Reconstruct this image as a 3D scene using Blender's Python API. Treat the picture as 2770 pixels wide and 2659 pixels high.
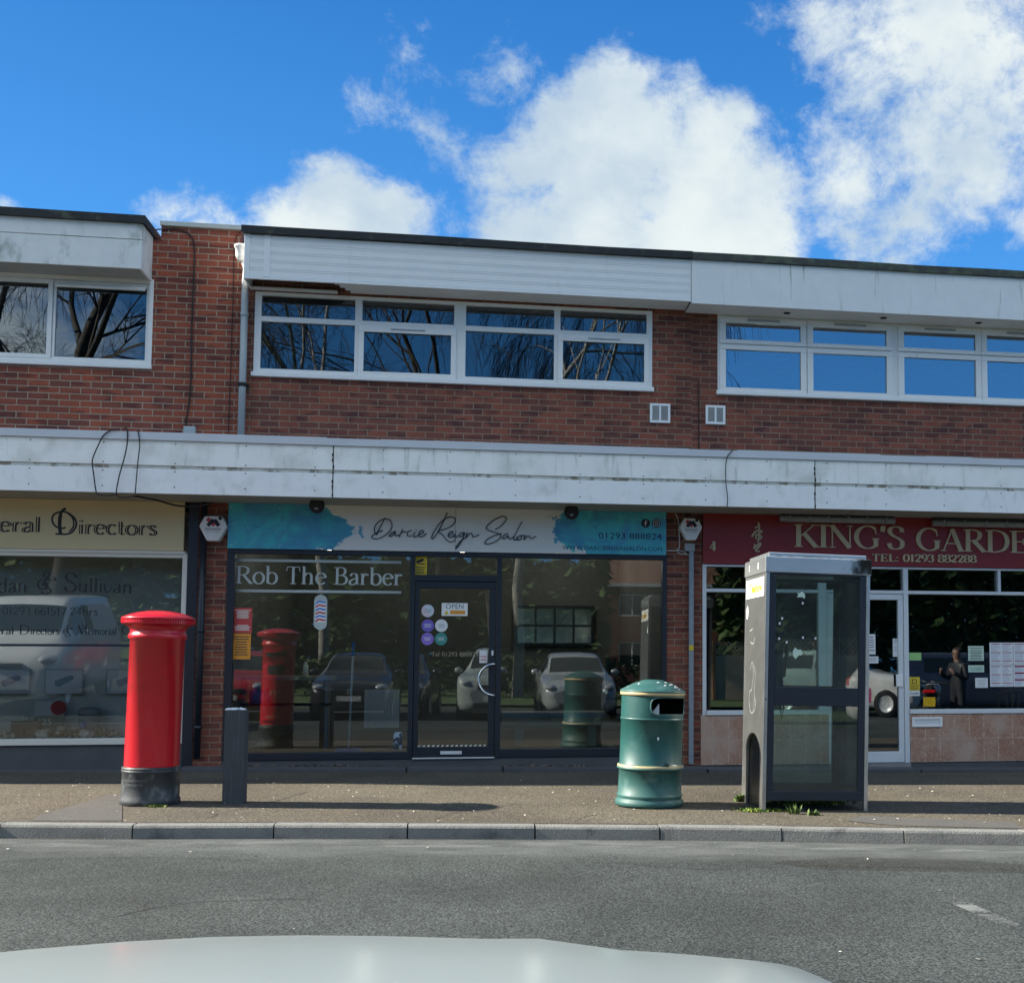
import bpy, bmesh, math, random
from mathutils import Vector, Matrix, noise as mnoise
rnd = random.Random(7)
S = bpy.context.scene
COL = S.collection
for o in list(bpy.data.objects): bpy.data.objects.remove(o)

# ------------------------------------------------------------------ camera
# fitted to the vanishing points of the photograph (source pixels 2770 x 2659)
W, H, F, PX, PY = 2770., 2659., 3271., 1855., 1541.
ZC = 1.32
_r1 = Vector((20900-PX, 1805-PY, F)).normalized()
_r3 = Vector((1290-PX, 1778-PY, F)); _r3 = (_r3-_r1*_r1.dot(_r3)).normalized()
_r2 = _r1.cross(_r3)
if _r2.y > 0: _r2 = -_r2
CX = Vector((_r1.x, _r3.x, _r2.x)); CY = -Vector((_r1.y, _r3.y, _r2.y)); CZ = -Vector((_r1.z, _r3.z, _r2.z))
cam = bpy.data.cameras.new('Camera'); camo = bpy.data.objects.new('Camera', cam); COL.objects.link(camo)
camo.matrix_world = Matrix(((CX.x, CY.x, CZ.x, 0), (CX.y, CY.y, CZ.y, 0), (CX.z, CY.z, CZ.z, ZC), (0, 0, 0, 1)))
cam.sensor_fit = 'HORIZONTAL'; cam.sensor_width = 36; cam.lens = 36*F/W
cam.shift_x = (W/2-PX)/W; cam.shift_y = (PY-H/2)/W
cam.clip_start = .05; cam.clip_end = 600
S.camera = camo

def ray(px, py): return (CX*(px-PX)/F - CY*(py-PY)/F - CZ).normalized()
def at(px, py, Y):
    d = ray(px, py); t = Y/d.y
    return Vector((d.x*t, Y, ZC+d.z*t))
TILT = .0143
def g(X): return -TILT*X
def atg(px, py, dz=0):
    d = ray(px, py); t = (dz-ZC)/(d.z+TILT*d.x)
    return Vector((d.x*t, d.y*t, ZC+d.z*t))

# ------------------------------------------------------------------ light
S.view_settings.view_transform = 'Standard'; S.view_settings.look = 'None'
S.view_settings.gamma = 1; S.view_settings.exposure = 1.5
SUNV = Vector((-1.62, .215, 1)).normalized()
ELEV = math.asin(SUNV.z); ROT = math.atan2(SUNV.x, SUNV.y)
sl = bpy.data.lights.new('Sun', 'SUN'); so = bpy.data.objects.new('Sun', sl); COL.objects.link(so)
sl.energy = 4.9; sl.angle = math.radians(.5); sl.color = (1, .93, .8)
so.rotation_euler = (-SUNV).to_track_quat('-Z', 'Y').to_euler()
so.location = (-30, 5, 25)

class NB:
    def __init__(s, tree): s.t = tree; s.n = tree.nodes; s.l = tree.links
    def put(s, node, key, v):
        i = node.inputs[key]
        if hasattr(v, 'is_output') or isinstance(v, bpy.types.NodeSocket): s.l.new(v, i)
        else:
            if i.type == 'RGBA' and len(v) == 3: v = (*v, 1)
            i.default_value = v
    def new(s, typ, ins=None, **kw):
        nd = s.n.new(typ)
        for k, v in kw.items(): setattr(nd, k, v)
        for k, v in (ins or {}).items(): s.put(nd, k, v)
        return nd
    def math(s, op, a, b=0., c=None, clamp=False):
        nd = s.new('ShaderNodeMath', operation=op, use_clamp=clamp); s.put(nd, 0, a); s.put(nd, 1, b)
        if c is not None: s.put(nd, 2, c)
        return nd.outputs[0]
    def mix(s, f, a, b, blend='MIX'):
        nd = s.new('ShaderNodeMix', data_type='RGBA', blend_type=blend)
        s.put(nd, 0, f); s.put(nd, 6, a); s.put(nd, 7, b); return nd.outputs[2]
    def noise(s, vec, scale, detail=4, rough=.55, dist=0.):
        nd = s.new('ShaderNodeTexNoise', {'Scale': scale, 'Detail': detail, 'Roughness': rough, 'Distortion': dist})
        if vec is not None: s.l.new(vec, nd.inputs['Vector'])
        return nd.outputs['Fac']
    def step(s, v, a, b):
        nd = s.new('ShaderNodeMapRange', {'From Min': a, 'From Max': b}, interpolation_type='SMOOTHSTEP'); s.put(nd, 0, v); return nd.outputs[0]
    def mapv(s, vec, scale=(1, 1, 1), loc=(0, 0, 0)):
        nd = s.new('ShaderNodeMapping', {'Scale': scale, 'Location': loc}); s.l.new(vec, nd.inputs['Vector']); return nd.outputs[0]

wd = bpy.data.worlds.new('World'); S.world = wd; wd.use_nodes = True
wd.node_tree.nodes.clear(); w = NB(wd.node_tree)
sky = w.new('ShaderNodeTexSky', sky_type='NISHITA', sun_disc=False, sun_elevation=ELEV, sun_rotation=ROT, air_density=1., dust_density=.4, ozone_density=2.2)
skyc = w.mix(1, sky.outputs[0], (.42, .9, 1.15), 'MULTIPLY')
sz0 = w.new('ShaderNodeSeparateXYZ'); w.l.new(w.new('ShaderNodeTexCoord').outputs['Generated'], sz0.inputs[0])
skyc = w.mix(.72, skyc, w.mix(w.step(sz0.outputs[2], .16, .56), (.66, 2.85, 7.2, 1), (.13, 1.3, 4.4, 1)))
dirv = w.new('ShaderNodeTexCoord').outputs['Generated']
# clouds: soft lobes where the photograph has them, broken up by fractal noise  (display px of 1960 wide, radius, weight)
LOBES = [(1180,190,90,1),(1110,290,125,1),(1210,330,190,1.15),(1340,380,190,1.15),(1440,430,120,1),(985,365,95,.8),(1020,445,115,.9),(1150,450,170,1.1),(1300,470,190,1.1),
         (935,140,80,.3),(790,140,65,.26),(720,215,55,.24),(830,250,50,.15),(640,400,95,1),(560,445,95,.85),(740,440,95,.9),(400,435,80,.5),(300,412,55,.42),(850,435,60,.3),
         (1610,60,110,.55),(1760,60,190,.66),(1900,90,210,.76),(1620,210,120,.45),(1720,240,120,.48),(1860,290,165,.7),(1640,360,110,.62),(1740,430,110,.5),(1660,440,80,.45),(1960,200,160,.68),
         (1940,420,70,.45),(1265,35,60,.16),(1450,40,50,.25),(1320,165,45,.5),(10,400,24,.35)]
BACK = [((-.62,-.55,.5),.5,1.),((.1,-.55,.85),.42,1.),((.75,-.5,.5),.42,1.),((-.42,-.88,.3),.2,.9),((-.1,.1,1),.3,.7),((-.9,-.2,.5),.3,.8),((.3,-.75,.62),.25,.8)]  # unseen clouds added for ambient on the facade; one mirrored in the left window
CL = [(ray(x*1.4133, y*1.4133), r*1.4133/F*1.12, wt) for (x, y, r, wt) in LOBES]+[(Vector(v).normalized(), r, wt) for v, r, wt in BACK]
tot = None
for (c, rr, wt) in CL:
    dp = w.new('ShaderNodeVectorMath', operation='DOT_PRODUCT'); w.l.new(dirv, dp.inputs[0]); dp.inputs[1].default_value = c
    v = w.math('MULTIPLY_ADD', dp.outputs['Value'], 2*wt/rr**2, wt-2*wt/rr**2)
    tot = v if tot is None else w.math('SMOOTH_MAX', tot, v, .25)
tot = w.math('MAXIMUM', tot, -.6)
wv = w.mapv(dirv, (1, 1, 1.15))
n1 = w.noise(wv, 11, 12, .66, .25); n2 = w.noise(wv, 34, 8, .68, .3)
nn = w.math('MULTIPLY_ADD', n2, .5, w.math('MULTIPLY', n1, .9))
den = w.step(w.math('MULTIPLY_ADD', w.math('SUBTRACT', nn, .7), 2.3, tot), .05, .85)
shade = w.step(w.noise(w.mapv(dirv, (1, 1, 1.3), (.02, 0, -.012)), 8, 5, .55), .32, .68)
cloudc = w.mix(shade, (.224, .278, .33), (.355, .386, .388))
skyout = w.new('ShaderNodeBackground', {'Strength': .052}); w.l.new(skyc, skyout.inputs[0])
clout = w.new('ShaderNodeBackground', {'Strength': .88}); w.l.new(cloudc, clout.inputs[0])
syz = w.new('ShaderNodeSeparateXYZ'); w.l.new(dirv, syz.inputs[0])      # clouds behind the viewer made brighter to fill the shaded facade
w.l.new(w.math('MULTIPLY_ADD', w.step(syz.outputs[1], .15, -.35), .7, .84), clout.inputs['Strength'])
ms = w.new('ShaderNodeMixShader'); w.l.new(den, ms.inputs[0]); w.l.new(skyout.outputs[0], ms.inputs[1]); w.l.new(clout.outputs[0], ms.inputs[2])
wo = w.new('ShaderNodeOutputWorld'); w.l.new(ms.outputs[0], wo.inputs[0])
S.cycles.transparent_max_bounces = 24; S.cycles.max_bounces = 10; S.cycles.glossy_bounces = 6
S.cycles.caustics_reflective = False; S.cycles.caustics_refractive = False

# ------------------------------------------------------------------ mesh helpers
class MB:
    def __init__(s): s.v = []; s.f = []; s.m = []; s.sm = []
    def face(s, pts, m=0, smooth=False):
        b = len(s.v); s.v += [tuple(p) for p in pts]; s.f.append(tuple(range(b, b+len(pts)))); s.m.append(m); s.sm.append(smooth)
    def box(s, x0, x1, y0, y1, z0, z1, m=0):
        if x0 > x1: x0, x1 = x1, x0
        if y0 > y1: y0, y1 = y1, y0
        if z0 > z1: z0, z1 = z1, z0
        b = len(s.v)
        s.v += [(x0,y0,z0),(x1,y0,z0),(x1,y1,z0),(x0,y1,z0),(x0,y0,z1),(x1,y0,z1),(x1,y1,z1),(x0,y1,z1)]
        for q in ((0,3,2,1),(4,5,6,7),(0,1,5,4),(1,2,6,5),(2,3,7,6),(3,0,4,7)):
            s.f.append(tuple(b+i for i in q)); s.m.append(m); s.sm.append(False)
        return s
    def frame(s, x0, x1, z0, z1, wl, y0, y1, wr=None, wt=None, wb=None, m=0):
        wr = wl if wr is None else wr; wt = wl if wt is None else wt; wb = wl if wb is None else wb
        s.box(x0, x1, y0, y1, z1-wt, z1, m); s.box(x0, x1, y0, y1, z0, z0+wb, m)
        s.box(x0, x0+wl, y0, y1, z0+wb, z1-wt, m); s.box(x1-wr, x1, y0, y1, z0+wb, z1-wt, m); return s
    def prism(s, outline, y0, y1, m=0):           # outline in (x, z), extruded along y (y0 nearer the viewer)
        n = len(outline); b = len(s.v)
        s.v += [(x, y0, z) for x, z in outline]+[(x, y1, z) for x, z in outline]
        s.f.append(tuple(b+i for i in range(n))); s.m.append(m); s.sm.append(False)
        s.f.append(tuple(b+n+i for i in reversed(range(n)))); s.m.append(m); s.sm.append(False)
        for i in range(n):
            j = (i+1) % n
            s.f.append((b+i, b+n+i, b+n+j, b+j)); s.m.append(m); s.sm.append(False)
        return s
    def tube(s, pts, r, n=8, m=0, caps=True):
        pts = [Vector(p) for p in pts]; rs = r if isinstance(r, (list, tuple)) else [r]*len(pts)
        b = len(s.v); up = None
        for i, p in enumerate(pts):
            d = (pts[min(i+1, len(pts)-1)]-pts[max(i-1, 0)])
            d = d.normalized() if d.length > 1e-9 else Vector((0, 0, 1))
            if up is None: up = Vector((0, 0, 1)) if abs(d.z) < .9 else Vector((1, 0, 0))
            a = d.cross(up)
            if a.length < 1e-4: a = d.cross(Vector((0, 1, .1)))
            a.normalize(); c = a.cross(d).normalized(); up = c
            for k in range(n):
                t = 2*math.pi*k/n; s.v.append(tuple(p+(a*math.cos(t)+c*math.sin(t))*rs[i]))
        for i in range(len(pts)-1):
            for k in range(n):
                q = (k+1) % n
                s.f.append((b+i*n+k, b+i*n+q, b+(i+1)*n+q, b+(i+1)*n+k)); s.m.append(m); s.sm.append(n > 4)
        if caps and n > 3:
            s.f.append(tuple(b+k for k in reversed(range(n)))); s.m.append(m); s.sm.append(False)
            s.f.append(tuple(b+(len(pts)-1)*n+k for k in range(n))); s.m.append(m); s.sm.append(False)
        return s
    def lathe(s, prof, c, n=48, m=0, a0=0., a1=360., smooth=True, skip=None):   # prof: (r, z) from bottom to top
        b = len(s.v); full = abs(a1-a0-360) < 1e-6; k1 = n if full else n+1
        for r, z in prof:
            for k in range(k1):
                t = math.radians(a0+(a1-a0)*k/n); s.v.append((c[0]+r*math.cos(t), c[1]+r*math.sin(t), c[2]+z))
        for i in range(len(prof)-1):
            for k in range(n):
                q = (k+1) % k1
                if skip and skip(math.radians(a0+(a1-a0)*(k+.5)/n), (prof[i][1]+prof[i+1][1])/2): continue
                s.f.append((b+i*k1+k, b+i*k1+q, b+(i+1)*k1+q, b+(i+1)*k1+k)); s.m.append(m); s.sm.append(smooth)
        return s
    def ball(s, c, rx, ry, rz, m=0, nu=12, nv=8):
        return s.ellip(c, rx, ry, rz, m, nu, nv)
    def ellip(s, c, rx, ry, rz, m=0, nu=12, nv=8):
        b = len(s.v)
        for i in range(nv+1):
            ph = math.pi*i/nv-math.pi/2
            for k in range(nu):
                t = 2*math.pi*k/nu
                s.v.append((c[0]+rx*math.cos(ph)*math.cos(t), c[1]+ry*math.cos(ph)*math.sin(t), c[2]+rz*math.sin(ph)))
        for i in range(nv):
            for k in range(nu):
                q = (k+1) % nu
                s.f.append((b+i*nu+k, b+i*nu+q, b+(i+1)*nu+q, b+(i+1)*nu+k)); s.m.append(m); s.sm.append(True)
        return s
    def build(s, name, mat, parent=None, bev=0, sub=0, xf=None, merge=False):
        me = bpy.data.meshes.new(name); me.from_pydata(s.v, [], s.f); me.update()
        mats = mat if isinstance(mat, (list, tuple)) else [mat]
        for q in mats: me.materials.append(q)
        me.polygons.foreach_set('material_index', s.m); me.polygons.foreach_set('use_smooth', s.sm)
        if merge:
            bm = bmesh.new(); bm.from_mesh(me); bmesh.ops.remove_doubles(bm, verts=bm.verts, dist=1e-5); bm.to_mesh(me); bm.free()
        if xf is not None: me.transform(xf)
        o = bpy.data.objects.new(name, me); COL.objects.link(o)
        if bev:
            b = o.modifiers.new('Bevel', 'BEVEL'); b.width = bev; b.segments = 2; b.limit_method = 'ANGLE'; b.angle_limit = math.radians(40)
        if sub:
            b = o.modifiers.new('Subd', 'SUBSURF'); b.levels = sub; b.render_levels = sub
        if parent is not None: adopt(o, parent)
        return o
def wloc(p):
    l = Vector(p.location)
    if p.parent: l = p.parent['_w'] if False else WL[p.name]
    return l
WL = {}
def adopt(o, parent):
    o.parent = parent
    m = WL.get(parent.name, Matrix.Identity(4))
    o.matrix_parent_inverse = m.inverted(); WL[o.name] = Matrix.Identity(4)
def thing(name, label, cat, loc=(0, 0, 0), rotz=0, group=None, kind=None):
    o = bpy.data.objects.new(name, None); COL.objects.link(o); o.empty_display_size = .1
    o.location = loc; o.rotation_euler = (0, 0, rotz)
    WL[o.name] = Matrix.Translation(Vector(loc)) @ Matrix.Rotation(rotz, 4, 'Z')
    return tag(o, label, cat, group, kind)
def tag(o, label=None, cat=None, group=None, kind=None):
    if label: o['label'] = label
    if cat: o['category'] = cat
    if group: o['group'] = group
    if kind: o['kind'] = kind
    return o
def dup(root, loc, rotz=0, label=None, group=None):
    r = root.copy(); COL.objects.link(r); r.location = loc; r.rotation_euler = (0, 0, rotz)
    if label: r['label'] = label
    if group: r['group'] = group
    for ch in list(root.children):
        c = ch.copy(); COL.objects.link(c); c.parent = r; c.matrix_parent_inverse = ch.matrix_parent_inverse.copy()
        for gch in ch.children:
            d = gch.copy(); COL.objects.link(d); d.parent = c; d.matrix_parent_inverse = gch.matrix_parent_inverse.copy()
    return r
def holes(mb, x0, x1, z0, z1, y0, y1, hs, m=0):   # wall slab with rectangular openings
    xs = sorted({x0, x1, *[min(max(v, x0), x1) for h in hs for v in h[:2]]}); zs = sorted({z0, z1, *[min(max(v, z0), z1) for h in hs for v in h[2:]]})
    for i in range(len(xs)-1):
        run = None
        for j in range(len(zs)-1):
            cx, cz = (xs[i]+xs[i+1])/2, (zs[j]+zs[j+1])/2
            solid = not any(h[0] < cx < h[1] and h[2] < cz < h[3] for h in hs)
            if solid and run is None: run = zs[j]
            if (not solid) and run is not None: mb.box(xs[i], xs[i+1], y0, y1, run, zs[j], m); run = None
        if run is not None: mb.box(xs[i], xs[i+1], y0, y1, run, z1, m)
    return mb
def cr(pts, n=6, closed=False):                   # Catmull-Rom polyline
    P = [Vector(p) for p in pts]; out = []
    k = len(P); rng = range(k if closed else k-1)
    for i in rng:
        if closed: a, b, c, d = P[(i-1) % k], P[i], P[(i+1) % k], P[(i+2) % k]
        else: a, b, c, d = P[max(i-1, 0)], P[i], P[i+1], P[min(i+2, k-1)]
        for j in range(n):
            t = j/n; out.append(.5*((2*b)+(c-a)*t+(2*a-5*b+4*c-d)*t*t+(3*b-a-3*c+d)*t**3))
    out.append(P[0] if closed else P[-1]); return out
def arc(cx, cy, rx, ry, a0, a1, n=16):
    return [(cx+rx*math.cos(math.radians(a0+(a1-a0)*i/n)), cy+ry*math.sin(math.radians(a0+(a1-a0)*i/n))) for i in range(n+1)]

# ------------------------------------------------------------------ materials
def mat(name, col, rough=.5, metal=0., var=.12, vs=6., bump=0., bs=60., spec=.5, col2=None, c2=(.45, .75), c2s=3., coat=0., cr_=.05, fine=0., fs=200., streak=None, st=(.5, .8), sts=(7, 7, .7)):
    m = bpy.data.materials.new(name); m.use_nodes = True; m.node_tree.nodes.clear(); b = NB(m.node_tree)
    v = b.new('ShaderNodeTexCoord').outputs['Object']
    c = b.mix(1, (*col, 1), (1, 1, 1, 1), 'MULTIPLY')
    if col2 is not None: c = b.mix(b.step(b.noise(v, c2s, 6, .6), *c2), c, (*col2, 1))
    if streak is not None:
        c = b.mix(b.step(b.noise(b.mapv(v, sts), 1, 6, .62), *st), c, (*streak, 1))
    if var: 
        k = b.math('MULTIPLY_ADD', b.noise(v, vs, 5, .6), 2*var, 1-var)
        c = b.mix(1, c, k, 'MULTIPLY')
    if fine:
        k = b.math('MULTIPLY_ADD', b.noise(v, fs, 2, .7), 2*fine, 1-fine)
        c = b.mix(1, c, k, 'MULTIPLY')
    p = b.new('ShaderNodeBsdfPrincipled', {'Metallic': metal, 'Specular IOR Level': spec, 'Coat Weight': coat, 'Coat Roughness': cr_})
    b.l.new(c, p.inputs['Base Color'])
    b.put(p, 'Roughness', b.math('MULTIPLY_ADD', b.noise(v, vs*2.3, 4, .6), .25*rough, rough*.87, clamp=True))
    if bump:
        bp = b.new('ShaderNodeBump', {'Strength': bump, 'Distance': .01}); b.l.new(b.noise(v, bs, 5, .65), bp.inputs['Height']); b.l.new(bp.outputs[0], p.inputs['Normal'])
    o = b.new('ShaderNodeOutputMaterial'); b.l.new(p.outputs[0], o.inputs[0]); return m
def glass(name, refl=.06, tint=(.86, .9, .9), k=1.2, rough=.0, dirt=0.):
    m = bpy.data.materials.new(name); m.use_nodes = True; m.node_tree.nodes.clear(); b = NB(m.node_tree)
    fr = b.new('ShaderNodeFresnel', {'IOR': 1.5}).outputs[0]
    f = b.math('ADD', b.math('MULTIPLY', fr, k), refl-.04*k, clamp=True)
    v = b.new('ShaderNodeTexCoord').outputs['Object']
    gl = b.new('ShaderNodeBsdfGlossy', {'Roughness': rough, 'Color': (1, 1, 1, 1)})
    bp = b.new('ShaderNodeBump', {'Strength': .03, 'Distance': .002}); b.l.new(b.noise(v, 1.6, 2, .5), bp.inputs['Height']); b.l.new(bp.outputs[0], gl.inputs['Normal'])
    tr = b.new('ShaderNodeBsdfTransparent', {'Color': (*tint, 1)})
    x = b.new('ShaderNodeMixShader'); b.l.new(f, x.inputs[0]); b.l.new(tr.outputs[0], x.inputs[1]); b.l.new(gl.outputs[0], x.inputs[2]); out = x.outputs[0]
    if dirt:
        df = b.new('ShaderNodeBsdfDiffuse', {'Color': (.5, .54, .52, 1)})
        y = b.new('ShaderNodeMixShader'); b.put(y, 0, b.math('MULTIPLY', b.math('MULTIPLY_ADD', b.step(b.noise(v, 5, 6, .65), .35, .8), .5, .5), dirt)); b.l.new(out, y.inputs[1]); b.l.new(df.outputs[0], y.inputs[2]); out = y.outputs[0]
    o = b.new('ShaderNodeOutputMaterial'); b.l.new(out, o.inputs[0]); return m
def emit(name, col, s):
    m = bpy.data.materials.new(name); m.use_nodes = True; m.node_tree.nodes.clear(); b = NB(m.node_tree)
    e = b.new('ShaderNodeEmission', {'Color': (*col, 1), 'Strength': s}); o = b.new('ShaderNodeOutputMaterial'); b.l.new(e.outputs[0], o.inputs[0]); return m
def brick(name, c1, c2, mortar, off=(0, 0), soot=(.03, .028, .028), sootamt=(.62, .9)):
    m = bpy.data.materials.new(name); m.use_nodes = True; m.node_tree.nodes.clear(); b = NB(m.node_tree)
    v = b.new('ShaderNodeTexCoord').outputs['Object']
    sx = b.new('ShaderNodeSeparateXYZ'); b.l.new(v, sx.inputs[0])
    cx = b.new('ShaderNodeCombineXYZ'); b.l.new(b.math('ADD', b.math('ADD', sx.outputs[0], sx.outputs[1]), off[0]), cx.inputs[0]); b.l.new(b.math('ADD', sx.outputs[2], off[1]), cx.inputs[1])
    wob = b.new('ShaderNodeVectorMath', operation='ADD'); b.l.new(cx.outputs[0], wob.inputs[0])
    nz = b.new('ShaderNodeTexNoise', {'Scale': 9., 'Detail': 2.}); b.l.new(v, nz.inputs['Vector'])
    sc = b.new('ShaderNodeVectorMath', operation='MULTIPLY_ADD'); b.l.new(nz.outputs['Color'], sc.inputs[0]); sc.inputs[1].default_value = (.008, .006, 0); sc.inputs[2].default_value = (-.004, -.003, 0)
    b.l.new(sc.outputs[0], wob.inputs[1])
    def bt(a, c, bias, mort, ofs=.5):
        t = b.new('ShaderNodeTexBrick', {'Color1': (*a, 1), 'Color2': (*c, 1), 'Mortar': (*mort, 1), 'Scale': 1., 'Mortar Size': .006, 'Mortar Smooth': .25, 'Bias': bias, 'Brick Width': .225, 'Row Height': .075}, offset=ofs)
        b.l.new(wob.outputs[0], t.inputs['Vector']); return t
    t = bt(c1, c2, -.1, mortar)
    dark = b.noise(b.mapv(v, (4.4, 4.4, 13.3)), 1, 0)
    c = b.mix(b.math('MULTIPLY', b.step(dark, .56, .72), .6), t.outputs['Color'], (c2[0]*.45, c2[1]*.5, c2[2]*.7, 1))
    c = b.mix(t.outputs['Fac'], c, b.mix(b.noise(v, 3, 5), (*mortar, 1), (mortar[0]*.6, mortar[1]*.58, mortar[2]*.55, 1)))
    c = b.mix(1, c, b.math('MULTIPLY_ADD', b.noise(v, 45, 4, .7), .7, .65), 'MULTIPLY')
    c = b.mix(1, c, b.math('MULTIPLY_ADD', b.noise(b.mapv(v, (1.6, 1.6, .55)), .9, 5, .62), .9, .55), 'MULTIPLY')
    c = b.mix(b.math('MULTIPLY', b.step(b.noise(b.mapv(v, (1.3, 1.3, .5)), 1.4, 6, .6), *sootamt), .7), c, (*soot, 1))
    p = b.new('ShaderNodeBsdfPrincipled', {'Roughness': .88, 'Specular IOR Level': .25}); b.l.new(c, p.inputs['Base Color'])
    hgt = b.math('ADD', b.math('MULTIPLY', t.outputs['Fac'], -1.), b.math('MULTIPLY', b.noise(v, 70, 4, .7), .5))
    bp = b.new('ShaderNodeBump', {'Strength': .55, 'Distance': .008}); b.l.new(hgt, bp.inputs['Height']); b.l.new(bp.outputs[0], p.inputs['Normal'])
    o = b.new('ShaderNodeOutputMaterial'); b.l.new(p.outputs[0], o.inputs[0]); return m
def asphalt(name, c_dark, c_light, speck, patch, sp=(.52, .62), ps=.35, bump=.55):
    m = bpy.data.materials.new(name); m.use_nodes = True; m.node_tree.nodes.clear(); b = NB(m.node_tree)
    v = b.new('ShaderNodeTexCoord').outputs['Object']
    c = b.mix(b.step(b.noise(v, .55, 6, .6), .3, .7), (*c_dark, 1), (*c_light, 1))
    c = b.mix(b.math('MULTIPLY', b.step(b.noise(b.mapv(v, (1, .5, 1)), ps*2, 5, .6), .5, .68), .55), c, (*patch, 1))
    vo = b.new('ShaderNodeTexVoronoi', {'Scale': 70.}); b.l.new(v, vo.inputs['Vector'])
    sv = b.new('ShaderNodeSeparateColor'); b.l.new(vo.outputs['Color'], sv.inputs[0])
    st = b.math('MULTIPLY_ADD', sv.outputs[0], 1.15, .45)
    c = b.mix(1, c, st, 'MULTIPLY')
    c = b.mix(b.step(b.noise(v, 110, 3, .7), *sp), c, (*speck, 1))
    p = b.new('ShaderNodeBsdfPrincipled', {'Roughness': .9, 'Specular IOR Level': .3}); b.l.new(c, p.inputs['Base Color'])
    bp = b.new('ShaderNodeBump', {'Strength': bump, 'Distance': .012}); b.l.new(b.math('ADD', b.math('MULTIPLY', vo.outputs['Distance'], -.6), b.noise(v, 55, 4, .7)), bp.inputs['Height']); b.l.new(bp.outputs[0], p.inputs['Normal'])
    o = b.new('ShaderNodeOutputMaterial'); b.l.new(p.outputs[0], o.inputs[0]); return m

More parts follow.
